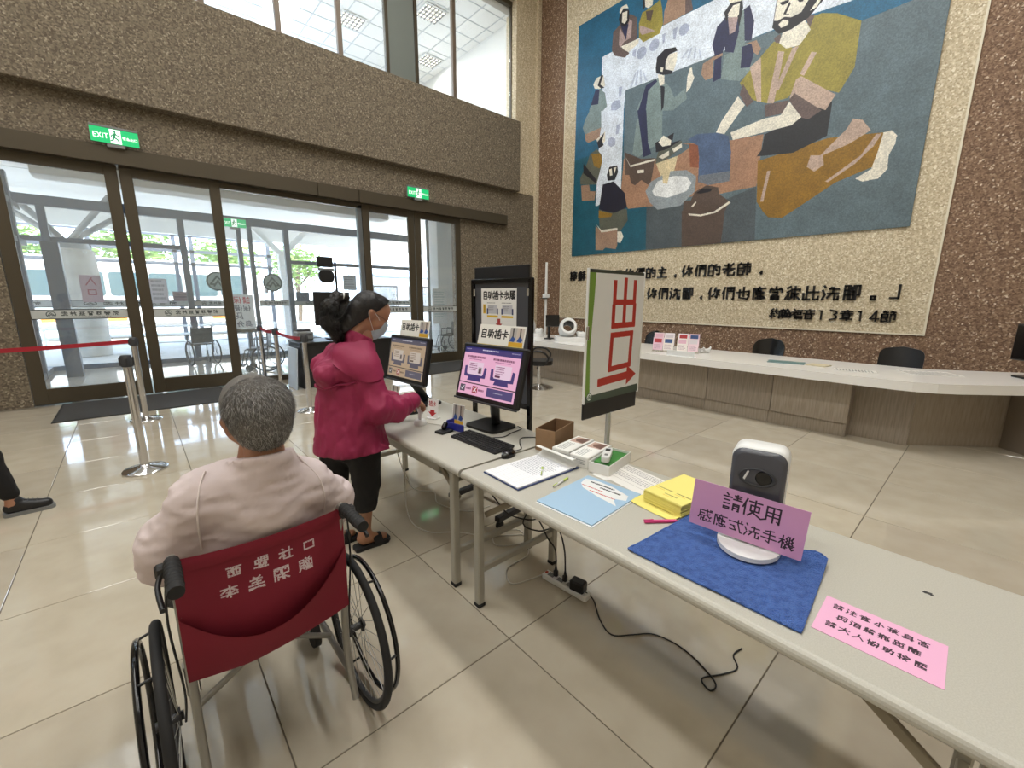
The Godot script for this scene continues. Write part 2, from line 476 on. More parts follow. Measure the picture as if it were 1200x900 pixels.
var exit_mat: StandardMaterial3D
func exit_sign(at: Vector3, label: String) -> void:
	if exit_mat == null:
		var green := C(22, 165, 98)
		var im := blank(512, 200, green)
		im.fill_rect(Rect2i(205, 6, 118, 188), C(232, 246, 238))
		var ink := C(24, 120, 76)
		fill_poly(im, PackedVector2Array([Vector2(252, 22), Vector2(270, 22), Vector2(276, 40), Vector2(262, 52), Vector2(248, 40)]), ink)
		for k in [[262, 60, 246, 110, 24], [262, 64, 228, 84, 12], [228, 84, 218, 104, 12], [266, 64, 292, 86, 12], [292, 86, 308, 76, 12], [246, 108, 282, 132, 17], [282, 132, 300, 172, 15], [246, 108, 232, 150, 17], [232, 150, 212, 160, 14]]:
			line(im, Vector2(k[0], k[1]), Vector2(k[2], k[3]), k[4], ink)
		var px := 34.0
		for l in [[[0, 0, 0, 60], [0, 0, 30, 0], [0, 30, 26, 30], [0, 60, 30, 60]], [[0, 0, 32, 60], [32, 0, 0, 60]], [[8, 0, 8, 60]], [[0, 0, 34, 0], [17, 0, 17, 60]]]:
			for k in l: line(im, Vector2(px + k[0], 78 + k[1]), Vector2(px + k[2], 78 + k[3]), 10, C(240, 250, 244))
			px += 44.0 if l.size() > 1 else 26.0
		say(im, "緊急出口", 336, 86, 36, 42, C(240, 250, 244), 5)
		exit_mat = printed("exit_sign_print", im, 0.4)
		exit_mat.emission_enabled = true
		exit_mat.emission_texture = exit_mat.albedo_texture
		exit_mat.emission = Color.WHITE
		exit_mat.emission_operator = BaseMaterial3D.EMISSION_OP_MULTIPLY
		exit_mat.emission_energy_multiplier = 0.85
	var t := thing("exit_sign", label, "exit sign", at)
	piece("housing", M.mid_grey, t, V(0, 0.005, -0.03), V(0.53, 0.21, 0.05), 0.006)
	piece("top_cap", M.mid_grey, t, V(0, 0.115, -0.02), V(0.53, 0.03, 0.06), 0.004)
	piece("bracket", M.mid_grey, t, V(0, -0.125, -0.03), V(0.2, 0.05, 0.06), 0.004)
	var arm := S()
	bx(arm, V(0, 0.0, -0.12), V(0.1, 0.06, 0.2))
	obj("wall_arm", arm, M.mid_grey, t)
	var s := S()
	card(s, 0.525, 0.2, 0.006, Transform3D(Basis(), V(0, 0, 0)))
	obj("sign_panel", s, exit_mat, t)
	var l := AreaLight3D.new()
	l.name = "sign_light"
	l.light_color = Color(0.25, 1.0, 0.6)
	l.light_energy = 0.012
	l.area_size = Vector2(0.5, 0.19)
	l.area_normalize_energy = true
	l.area_range = 30.0
	l.shadow_enabled = true
	t.add_child(l)
	l.position = V(0, 0, 0.012)
	l.rotation.y = PI

func build_upper_room() -> void:
	# strip of high windows over the band
	var f := struct("window_2", "strip of high inner windows above the pebble band", "window")
	var z := DOOR_Z - 0.22
	for x in [-6.2, -5.1, -4.0, -2.9, -1.8, -0.74, 0.36, 1.46, 2.6, 3.7, 6.37]:
		piece("mullion", M.mullion if M.has("mullion") else mk("mullion", C(112, 98, 84), 0.5, 0.2), f, V(x, 7.45, z), V(0.09, 2.75, 0.1), 0.004)
	for x in [4.69, 5.38, 8.16]: piece("mullion", M.frame_bronze, f, V(x, 7.45, z), V(0.07, 2.75, 0.1), 0.004)
	piece("solid_panel", mk("panel_grey", C(112, 118, 112), 0.6), f, V(5.035, 7.45, z), V(0.6, 2.75, 0.06), 0.004)
	piece("sill", M.frame_steel, f, V(0.5, 6.1, z), V(15.3, 0.05, 0.12), 0.004)
	piece("head", M.frame_bronze, f, V(0.5, 8.85, z), V(15.3, 0.1, 0.12), 0.004)
	var xs := [-7.1, -6.2, -5.1, -4.0, -2.9, -1.8, -0.74, 0.36, 1.46, 2.6, 3.7, 4.69, 5.38, 6.37, 8.16]
	for k in xs.size() - 1:
		if k == 11: continue
		piece("pane", M.glass, f, V((xs[k] + xs[k + 1]) / 2, 7.46, z), V(xs[k + 1] - xs[k] - 0.08, 2.68, 0.012))
	# the office behind them
	var r := struct("wall_5", "white walls of the upstairs office behind the high windows", "wall")
	piece("side_wall", M.white_paint, r, V(8.4, 7.3, -12.4), V(0.2, 2.9, 5.8))
	piece("far_wall", M.white_paint, r, V(6.6, 7.3, -15.3), V(3.8, 2.9, 0.2))
	piece("far_sill", M.white_paint, r, V(-1.2, 6.25, -15.3), V(11.8, 0.8, 0.2))
	for x in [-6.0, -4.0, -2.0, 0.0, 2.0, 4.0]: piece("far_post", M.white_paint, r, V(x, 7.5, -15.3), V(0.14, 2.5, 0.16))
	piece("partition", M.white_paint, r, V(7.2, 7.3, -13.4), V(0.08, 2.9, 0.9))
	var fl := struct("floor_2", "slab under the upstairs office over the entrance porch", "floor")
	piece("slab", M.white_paint, fl, V(0.5, 5.92, -12.45), V(16.0, 0.16, 6.1))
	var c := struct("ceiling_2", "white grid ceiling of the upstairs office", "ceiling")
	var s := S()
	bx(s, V(0.5, 8.8, -12.45), V(16.0, 0.3, 6.1))
	obj("slab", s, M.white_paint, c)
	s = S()
	for k in 26: bx(s, V(-7.2 + k * 0.61, 8.645, -12.45), V(0.025, 0.012, 6.0))
	for k in 10: bx(s, V(0.5, 8.645, -9.6 - k * 0.61), V(15.8, 0.012, 0.025))
	obj("grid_bar", s, mk("grid_pale", C(196, 200, 202), 0.6), c)
	var n := 0
	for p in [[5.2, -12.25], [7.7, -12.55], [2.6, -12.3], [6.6, -10.6]]:
		var l := thing("louvre_light", ["louvred ceiling light beside the grey window panel", "louvred ceiling light beside the white office side wall", "louvred ceiling light in the glare of the upstairs office", "louvred ceiling light close above the high window"][n], "ceiling light", V(p[0], 8.62, p[1]), 0, "upstairs office lights")
		n += 1
		s = S()
		bx(s, V(0, 0.005, 0), V(0.62, 0.02, 0.62))
		obj("tray", s, M.white_metal, l)
		for k in 6: piece("fin", M.mid_grey, l, V(-0.25 + k * 0.1, -0.02, 0), V(0.014, 0.035, 0.56))
		for k in 4: piece("tube_lamp", M.lamp_glow, l, V(0, -0.006, -0.21 + k * 0.14), V(0.56, 0.02, 0.03), 0.006)
		var a := AreaLight3D.new()
		a.name = "louvre_lamp"
		a.area_size = Vector2(0.56, 0.56)
		a.light_energy = 3.0
		a.area_normalize_energy = true
		a.area_range = 30.0
		a.shadow_enabled = true
		l.add_child(a)
		a.position = V(0, -0.05, 0)
		a.rotation.x = -PI / 2

func build_mural_wall() -> void:
	var w := struct("wall_right", "brown pebble-dash wall with a pale border round a large mosaic", "wall")
	piece("pebble_field", M.pebble_brown, w, V(MURAL_X + 0.2, 5.0, -1.7), V(0.4, 10.0, 15.2))
	var zc := -4.405
	var p := piece("pale_border", M.pebble_pale, w, V(MURAL_X, 5.1, zc), V(0.03, 8.02, 7.43))
	p.set_meta("label", "pale pebble border round the mosaic")
	var s := S()
	for k in [-1, 1]: bx(s, V(MURAL_X - 0.005, 5.1, zc + k * 3.715), V(0.04, 8.05, 0.025))
	bx(s, V(MURAL_X - 0.005, 1.09, zc), V(0.04, 0.025, 7.43))
	bx(s, V(MURAL_X - 0.005, 9.11, zc), V(0.04, 0.025, 7.43))
	obj("border_edge", s, M.pale_trim, w)
	# the mosaic: a flat picture of small glass and stone chips
	var t := {"slate": C(92, 108, 114), "slate_dark": C(76, 84, 88), "umber": C(84, 68, 58), "white": C(214, 222, 232), "ochre_stone": C(158, 120, 94), "rust": C(138, 82, 56), "denim": C(76, 94, 124), "grey_fringe": C(110, 116, 124), "plate": C(164, 172, 194), "frond": C(178, 188, 206), "plum": C(98, 82, 78), "mauve": C(168, 146, 142), "navy": C(36, 38, 72), "ink": C(28, 26, 32), "bone": C(222, 216, 200), "olive": C(146, 134, 58), "clay": C(156, 126, 104), "clay_light": C(182, 158, 142), "teal_grey": C(120, 136, 134), "moss": C(90, 92, 80), "mustard": C(136, 104, 32), "night": C(30, 28, 44), "sand": C(206, 190, 152), "basin": C(142, 150, 154), "foam": C(222, 224, 224), "ochre": C(138, 102, 30), "black_stone": C(40, 40, 42)}
	var im := blank(1250, 1000, C(28, 94, 126))
	im.fill_rect(Rect2i(0, 560, 600, 440), C(24, 86, 104))
	for row in MURAL:
		var q := PackedVector2Array()
		for k in range(1, row.size(), 2): q.append(Vector2(row[k] * 1.25, row[k + 1] * 1.25))
		fill_poly(im, q, t[row[0]])
	# chips: each few millimetres of stone has its own tone
	var n := FastNoiseLite.new()
	n.noise_type = FastNoiseLite.TYPE_CELLULAR
	n.cellular_return_type = FastNoiseLite.RETURN_CELL_VALUE
	n.frequency = 0.32
	var soft := FastNoiseLite.new()
	soft.frequency = 0.012
	var d := im.get_data()
	var at := 0
	for y in 1000:
		for x in 1250:
			var g := 1.0 + n.get_noise_2d(x, y) * 0.17 + soft.get_noise_2d(x, y) * 0.1
			d[at] = mini(255, int(d[at] * g))
			d[at + 1] = mini(255, int(d[at + 1] * g))
			d[at + 2] = mini(255, int(d[at + 2] * g))
			at += 3
	im = Image.create_from_data(1250, 1000, false, Image.FORMAT_RGB8, d)
	var mm := printed("mosaic", im, 0.5)
	s = S()
	card(s, 6.645, 5.33, 0.03, Transform3D(Basis(Vector3.UP, -PI / 2), V(MURAL_X - 0.032, 5.365, -4.3975)))
	var mu := thing("mosaic_mural", "large stone mosaic of a kneeling man washing a seated man's feet", "mural")
	obj("mosaic_panel", s, mm, mu)
	# raised black lettering under it
	mk("letter_black", C(20, 18, 17), 0.4)
	var i := 0
	for l in WALL_LETTERS:
		var text: String = l[0]
		var at_row := thing("wall_lettering", l[7], "lettering", V(MURAL_X - 0.03, 0, 0), 0, "raised lines of lettering under the mosaic")
		for k in text.length():
			var g := text[k]
			if g == "_": continue
			var z0: float = lerpf(l[1], l[2], float(k) / (text.length() - 1))
			var size: float = l[5]
			var y0: float = lerpf(l[3], l[4], float(k) / (text.length() - 1))
			s = S()
			for q in strokes(g):
				for e in q.size() - 1:
					var a := V(0, y0 + size * (0.5 - q[e].y / 9.0), z0 + size * (q[e].x / 9.0 - 0.5))
					var b := V(0, y0 + size * (0.5 - q[e + 1].y / 9.0), z0 + size * (q[e + 1].x / 9.0 - 0.5))
					var u := (b - a).normalized() if a.distance_to(b) > 0.001 else Vector3.BACK
					bx(s, (a + b) / 2, V(0.03, l[6], a.distance_to(b) + l[6] * 0.8), 0.0, Basis(Vector3.RIGHT, Vector3.RIGHT.cross(u).normalized() * -1.0, u))
			obj("character", s, M.letter_black, at_row)

# text, first and last centre along z, their heights, character size, stroke, label
const WALL_LETTERS := [
	["耶穌___是你們的主，你們的老師，", -7.64, -3.08, 2.185, 2.185, 0.215, 0.03, "upper line of raised black characters under the mosaic"],
	["你們洗腳，你們也應當彼此洗腳。」", -5.3, -1.09, 1.725, 1.725, 0.22, 0.03, "middle line of raised black characters, ending in a bracket"],
	["約翰福音13章14節", -2.74, -1.13, 1.355, 1.355, 0.16, 0.024, "short lowest line of raised black characters with figures 13 and 14"],
]

func build_shell() -> void:
	var l := struct("wall_left", "plain pale wall on the far side of the lobby", "wall")
	piece("panel", M.plain_wall, l, V(-7.3, 5.0, -1.7), V(0.4, 10.0, 15.2))
	var b := struct("wall_back", "plain pale wall behind the reception end of the lobby", "wall")
	piece("panel", M.plain_wall, b, V(0.9, 5.0, 6.0), V(16.6, 10.0, 0.4))
	var c := struct("ceiling", "high white ceiling of the lobby", "ceiling")
	piece("slab", M.ceiling_white, c, V(0.9, 10.1, -1.7), V(17.0, 0.3, 15.6))
	ceiling_lamp(4.3, 46.0, "long ceiling light strip on the mosaic wall side")
	ceiling_lamp(-1.2, 36.0, "long ceiling light strip second from the plain wall")
	ceiling_lamp(-4.4, 15.0, "long ceiling light strip next to the plain wall")

# ---------------------------------------------------------------- porch and street
func build_vestibule() -> void:
	var f := struct("floor_3", "polished pale floor of the entrance porch between the door rows", "floor")
	piece("porch_bed", M.grout, f, V(2.6, -0.1, -11.6), V(14.0, 0.17, 4.5))
	for i in 12:
		for j in 4:
			piece("tile", M["tile_%d" % ((i + j) % 3)], f, V(-3.6 + i * 1.1, -0.006, -9.95 - j * 0.98), V(1.094, 0.012, 0.974), 0.0016)
	var c := struct("ceiling_3", "white soffit and beams over the entrance porch", "ceiling")
	piece("soffit", M.white_paint, c, V(2.6, 4.2, -11.4), V(14.0, 0.2, 3.9))
	piece("cross_beam", M.white_paint, c, V(2.2, 3.86, -11.3), V(6.4, 0.5, 0.5), 0.01)
	piece("canopy", M.white_paint, c, V(2.0, 4.25, -16.2), V(18.0, 0.3, 5.6))
	piece("canopy_edge", M.white_paint, c, V(2.0, 3.95, -18.8), V(18.0, 0.6, 0.3))
	# outer row: steel frame and panes
	var g := struct("window_3", "outer steel-framed glass front of the entrance porch", "window")
	var z := -13.3
	var st: Material = mk("frame_blue", C(84, 94, 108), 0.45, 0.3)
	for x in [-3.2, -1.15, 1.12, 2.3, 2.55, 3.42, 5.7, 7.3]: piece("post", st, g, V(x, 1.8, z), V(0.13 if absf(x - 2.42) > 0.2 else 0.1, 3.6, 0.12), 0.004)
	piece("top_rail", st, g, V(2.0, 3.5, z), V(10.5, 0.2, 0.16), 0.004)
	piece("bottom_rail", st, g, V(2.0, 0.05, z), V(10.5, 0.1, 0.1), 0.004)
	for k in [[-3.2, 1.12, 2.75], [3.42, 7.3, 2.55]]: piece("transom", st, g, V((k[0] + k[1]) / 2, k[2], z), V(k[1] - k[0], 0.1, 0.08), 0.004)
	var xs := [-3.2, -1.15, 1.12, 2.3, 2.55, 3.42, 5.7, 7.3]
	for k in xs.size() - 1:
		if k == 3: continue
		piece("pane", M.glass, g, V((xs[k] + xs[k + 1]) / 2, 1.75, z), V(xs[k + 1] - xs[k] - 0.12, 3.3, 0.012))
		var b := Node3D.new()
		b.name = "printed_strip"
		g.add_child(b, true)
		b.position = V((xs[k] + xs[k + 1]) / 2, 0, z + 0.01)
		glass_band(b, xs[k + 1] - xs[k] - 0.14, 1.43, 0.0)
	# round emblem stickers on the outer panes
	var im := blank(256, 256, C(128, 152, 148))
	emblem(im, Vector2(128, 128), 126, C(62, 88, 84), C(150, 172, 168))
	var em := printed("emblem_print", im)
	var n := 0
	for x in [1.72, 2.98]:
		var s := S()
		var q := PackedVector2Array()
		for i in 32: q.append(Vector2(cos(TAU * i / 32), sin(TAU * i / 32)) * 0.24)
		var mid := V(x, 1.98, z + 0.014)
		for i in 32:
			var a := q[i]
			var b := q[(i + 1) % 32]
			face(s, mid - Vector3.BACK, [mid, mid + V(a.x, a.y, 0), mid + V(b.x, b.y, 0)], [Vector2(0.5, 0.5), Vector2(0.5 + a.x * 2, 0.5 - a.y * 2), Vector2(0.5 + b.x * 2, 0.5 - b.y * 2)])
		tag(obj("emblem_sticker", s, em), ["round grey-green emblem sticker by the outer notice on a stand", "round grey-green emblem sticker on the outer middle pane"][n], "sticker", "emblem stickers on the outer glass")
		n += 1
	# notices taped to the outer panes
	var rng0 := RandomNumberGenerator.new()
	rng0.seed = 14
	var notes := [[-0.61, 1.75, 0.34, 0.58, C(176, 150, 156), "dusky notice with entrance characters taped to the outer glass by the round column"], [0.54, 1.72, 0.32, 0.57, C(214, 210, 216), "white printed notice taped to the outer glass behind the second door leaf"], [0.98, 1.6, 0.4, 0.22, C(150, 128, 136), "small brownish notice strip taped to the outer glass beside the white one"], [3.72, 1.61, 0.36, 0.26, C(120, 130, 144), "slate blue notice taped to the outer glass beside the forked post"], [5.1, 2.04, 0.4, 0.45, C(196, 204, 212), "pale notice taped to the outer glass beyond the thermal camera"]]
	for k in notes.size():
		var q: Array = notes[k]
		im = blank(128, int(128 * q[3] / q[2]), q[4])
		if k == 0: say(im, "入口", 34, 20, 58, 84, C(150, 70, 84), 8, true, true)
		else: scribble(im, Rect2(12, 14, 100, im.get_height() - 30), 5 if k != 2 else 2, q[4].darkened(0.3), rng0, 0.5)
		var ns := S()
		card(ns, q[2], q[3], 0.003, Transform3D(Basis(), V(q[0], q[1], z + 0.02)))
		tag(obj("glass_notice", ns, printed("glass_notice_%d" % k, im)), q[5], "notice", "notices on the outer glass")
	# left side of the porch: glazed return with dark posts
	var l := struct("window_4", "side glazing of the porch with dark slanting-looking posts", "window")
	for zz in [-9.9, -11.1, -12.2]: piece("post", st, l, V(-1.45, 1.9, zz), V(0.1, 3.8, 0.16), 0.004)
	piece("wide_post", st, l, V(-1.02, 1.3, -12.2), V(0.24, 2.6, 0.3), 0.006)
	for y in [0.06, 2.62, 3.3]: piece("rail", st, l, V(-1.45, y, -11.3), V(0.08, 0.1, 3.6), 0.004)
	for k in 3: piece("pane", M.glass, l, V(-1.45, 1.8, -9.6 - k * 1.15), V(0.012, 3.4, 1.0))
	# right side of the porch: white wall, pillar and a down pipe
	var r := struct("wall_6", "white wall and square pillars at the end of the porch", "wall")
	piece("end_wall", M.white_paint, r, V(8.6, 2.05, -11.4), V(0.3, 4.1, 3.9))
	piece("pillar", M.white_paint, r, V(8.0, 2.05, -12.6), V(0.8, 4.1, 0.7), 0.02)
	var s2 := S()
	cyl(s2, V(7.4, 0, -12.5), V(7.4, 4.1, -12.5), 0.05)
	obj("down_pipe", s2, M.mid_grey, r)
	exit_sign(V(2.2, 3.42, -13.1), "green running-man exit sign hung inside the porch")
	# notice on a stand, seen from behind through the glass
	im = blank(256, 400, C(206, 214, 218))
	say(im, "請保", 40, 30, 70, 88, C(176, 84, 96), 9, false, true)
	say(im, "保健", 40, 124, 70, 88, C(96, 104, 120), 9, false, true)
	say(im, "及", 128, 216, 70, 88, C(96, 104, 120), 9, false, true)
	say(im, "身分", 40, 308, 66, 88, C(96, 104, 120), 9, false, true)
	var nm := printed("notice_print", im)
	var t := thing("notice_stand", "pale notice sheet with mirrored writing on a stand in the porch", "sign stand", V(1.62, 0, -9.85))
	var s := S()
	card(s, 0.42, 0.66, 0.012, Transform3D(Basis(), V(0, 1.31, 0)))
	obj("notice_sheet", s, nm, t)
	piece("lower_bar", M.frame_bronze, t, V(0, 0.94, 0), V(0.44, 0.07, 0.03), 0.004)
	for k in [-1, 1]: piece("leg", M.frame_steel, t, V(k * 0.19, 0.46, 0), V(0.03, 0.9, 0.03), 0.003)
	piece("foot_bar", M.frame_steel, t, V(0, 0.012, 0), V(0.44, 0.024, 0.3), 0.004)
	# banner on a stand in front of the pillar
	t = thing("banner_stand", "white printed banner on a thin stand behind the last door leaf", "sign stand", V(6.62, 0, -10.6))
	im = blank(128, 300, C(226, 232, 232))
	var rng := RandomNumberGenerator.new()
	rng.seed = 8
	scribble(im, Rect2(14, 24, 100, 230), 11, C(168, 192, 196), rng, 0.45)
	s = S()
	card(s, 0.42, 0.98, 0.012, Transform3D(Basis(Vector3.UP, -0.25), V(0, 1.36, 0)))
	obj("banner_sheet", s, printed("banner_print", im), t)
	s = S()
	cyl(s, V(0, 0.03, -0.03), V(0, 1.86, -0.03), 0.014)
	obj("pole", s, M.steel_tube, t)
	s = S()
	lathe(s, [Vector2(0.0, 0.0), Vector2(0.17, 0.0), Vector2(0.17, 0.015), Vector2(0.03, 0.035), Vector2(0, 0.035)], 20, Transform3D(Basis(), V(0, 0, -0.03)))
	obj("foot", s, M.steel_tube, t)
	simple_wheelchair(V(7.25, 0, -10.9), 0.6, "empty folded wheelchair parked in the porch beside the banner stand")
	simple_wheelchair(V(1.15, 0, -12.4), 0.2, "empty wheelchair parked in the porch behind the second door leaf")
	simple_wheelchair(V(2.15, 0, -10.6), 1.2, "empty wheelchair parked in the porch beside the notice stand")

func simple_wheelchair(at: Vector3, turn: float, label: String) -> void:
	var t := thing("wheelchair", label, "wheelchair", at, turn, "empty wheelchairs in the porch")
	for k in [-1, 1]:
		var s := S()
		var p := []
		for i in 28: p.append(V(k * 0.27, 0.29 + 0.275 * sin(TAU * i / 28), 0.275 * cos(TAU * i / 28)))
		tube(s, p, 0.016, 6, true)
		for i in 10:
			var a := TAU * i / 10
			cyl(s, V(k * 0.27, 0.29, 0), V(k * 0.27, 0.29 + 0.27 * sin(a), 0.27 * cos(a)), 0.003, -1, 4, false)
		obj("rear_wheel", s, M.rubber, t)
		s = S()
		tube(s, spline([V(k * 0.21, 0.9, 0.22), V(k * 0.21, 0.9, 0.1), V(k * 0.21, 0.86, 0.05), V(k * 0.21, 0.4, 0.02), V(k * 0.21, 0.29, 0.0)], 4), 0.012, 6)
		tube(s, [V(k * 0.21, 0.48, 0.04), V(k * 0.21, 0.48, -0.4), V(k * 0.21, 0.12, -0.5)], 0.012, 6)
		tube(s, [V(k * 0.21, 0.7, 0.04), V(k * 0.21, 0.7, -0.28), V(k * 0.21, 0.48, -0.3)], 0.014, 6)
		obj("side_frame", s, M.dark_grey, t)
		s = S()
		cyl(s, V(k * 0.21 - 0.013, 0.075, -0.36), V(k * 0.21 + 0.013, 0.075, -0.36), 0.072, -1, 16)
		tube(s, [V(k * 0.21, 0.08, -0.36), V(k * 0.21, 0.2, -0.4), V(k * 0.21, 0.3, -0.4)], 0.01, 5)
		obj("caster", s, M.rubber, t)
	piece("seat", M.black_plastic, t, V(0, 0.49, -0.18), V(0.41, 0.03, 0.4), 0.01)
	piece("backrest", M.black_plastic, t, V(0, 0.7, 0.035), V(0.41, 0.36, 0.025), 0.01)
	for k in [-1, 1]: piece("footplate", M.black_plastic, t, V(k * 0.11, 0.12, -0.52), V(0.15, 0.015, 0.12), 0.004)

func build_outside() -> void:
	var g := struct("ground", "sunlit pale concrete forecourt and street outside the doors", "ground")
	mk("concrete", C(188, 184, 174), 0.9)
	tri(M.concrete, noise_tex(0.02, [[0.0, C(222, 220, 216)], [1.0, C(255, 255, 255)]], 256, 6), 0.3)
	piece("forecourt", M.concrete, g, V(2, -0.12, -33.8), V(90, 0.2, 39.8))
	piece("kerb", M.concrete, g, V(2, -0.005, -19.4), V(40, 0.05, 0.18), 0.01)
	# round concrete column with steel branches, left of the doors
	var c := struct("column_1", "round concrete column with grey cap and steel branches holding the canopy", "column", V(-1.05, 0, -16.4))
	var s := S()
	lathe(s, [Vector2(0.5, 0), Vector2(0.5, 2.75), Vector2(0.42, 2.8)], 32)
	obj("shaft", s, M.concrete, c)
	s = S()
	lathe(s, [Vector2(0.44, 2.75), Vector2(0.4, 2.95), Vector2(0.2, 3.05), Vector2(0, 3.06)], 24)
	obj("cap", s, M.mid_grey, c)
	for k in [V(-1.4, 4.1, -0.8), V(1.5, 4.1, -0.6), V(-0.9, 4.1, 1.0), V(1.0, 4.1, 1.0)]:
		s = S()
		cyl(s, V(0, 2.95, 0), k, 0.07)
		obj("branch", s, M.mid_grey, c)
	c = struct("column_2", "white forked post holding the canopy beyond the middle pane", "column", V(4.0, 0, -16.2))
	piece("shaft", M.white_paint, c, V(0, 1.5, 0), V(0.26, 3.0, 0.3), 0.01)
	for k in [-1, 1]:
		s = S()
		bx(s, V(k * 0.42, 3.4, 0), V(0.16, 1.2, 0.2), 0.01, Basis(Vector3.BACK, -k * 0.75))
		obj("branch", s, M.white_paint, c)
	# steel trellis screen along the street
	var f := thing("trellis_screen", "grey steel trellis screen of posts and rails along the street", "fence", V(0, 0, -19.9))
	for x in [-5.2, -3.0, -0.8, 1.4, 1.9, 3.4, 4.4]: piece("post", M.frame_blue, f, V(x, 1.95, 0), V(0.12, 3.9, 0.12))
	for y in [2.75, 3.2, 3.75]: piece("rail", M.frame_blue, f, V(-0.4, y, 0.02), V(9.8, 0.1, 0.08))
	# white hand rail in front of the kerb
	f = thing("guard_rail", "low white guard rail between the forecourt and the street", "railing", V(1.0, 0, -18.2))
	for k in 6: piece("post", M.white_paint, f, V(-5.0 + k * 2.0, 0.34, 0), V(0.05, 0.68, 0.05))
	for y in [0.62, 0.36]: piece("rail", M.white_paint, f, V(0, y, 0), V(10.1, 0.06, 0.06), 0.01)
	build_bus()
	# trees over the street
	mk("bark", C(92, 76, 58), 0.9)
	var lm := mk("leaf", C(108, 138, 62), 0.6)
	lm.backlight_enabled = true
	lm.backlight = Color(0.2, 0.28, 0.08)
	lm.cull_mode = BaseMaterial3D.CULL_DISABLED
	var rng := RandomNumberGenerator.new()
	rng.seed = 11
	var k := 0
	for p in [[-7.5, -30.0, 4.6], [-3.6, -28.5, 5.0], [0.4, -30.5, 5.4], [4.2, -29.0, 4.8], [8.4, -31.0, 5.0], [13.5, -30.0, 5.2]]:
		var t := thing("street_tree", ["green street tree at the far end of the bus row", "green street tree behind the round concrete column", "broad green street tree behind the middle of the bus", "green street tree behind the front of the bus", "green street tree beyond the parked bus", "green street tree behind the blue awning"][k], "tree", V(p[0], 0, p[1]), 0, "street trees")
		k += 1
		s = S()
		tube(s, spline([V(0, 0, 0), V(0.1, 1.2, 0), V(0, 2.4, 0.1), V(0.2, 3.6, 0)], 3), 0.14, 8)
		for b in 4: tube(s, [V(0, 2.2 + b * 0.2, 0.1), V(cos(b * 1.7) * 0.9, 3.2 + b * 0.2, sin(b * 1.7) * 0.9)], 0.06, 6)
		obj("trunk", s, M.bark, t)
		s = S()
		s.set_smooth_group(-1)
		for n in 1500:
			var d := V(rng.randfn(), rng.randfn() * 0.72, rng.randfn()).limit_length(2.1) * 0.8
			var at := V(0, p[2] - 1.3, 0) + d
			var b := Basis.from_euler(V(rng.randf() * TAU, rng.randf() * TAU, 0)) * rng.randf_range(0.1, 0.2)
			for i in [V(-1, 0, 0), V(0, 0.3, 0.5), V(1, 0, 0), V(-1, 0, 0), V(1, 0, 0), V(0, 0.3, -0.5)]: s.add_vertex(at + b * i)
		var fo := obj("foliage", s, lm, t)
		fo.set_meta("kind", "stuff")
	# a blue shop awning and a parked car beyond the far doors
	var a := thing("shop_building", "low shop building with a grey awning beyond the porch end", "building", V(13.0, 0, -24.0))
	piece("wall", M.white_paint, a, V(0, 2.2, 0), V(7.0, 4.4, 2.0))
	for x in [-2.2, 0.0, 2.2]:
		var wn := piece("window", M.dark_grey, a, V(x, 1.5, 1.0), V(1.5, 1.5, 0.06), 0.01)
		piece("pane", M.glass, wn, V(x, 1.5, 1.04), V(1.36, 1.36, 0.012))
	s = S()
	bx(s, V(0, 2.9, 1.6), V(6.6, 0.1, 1.6), 0.02, Basis(Vector3.RIGHT, 0.3))
	obj("awning", s, mk("awning_grey", C(110, 126, 146), 0.7), a)

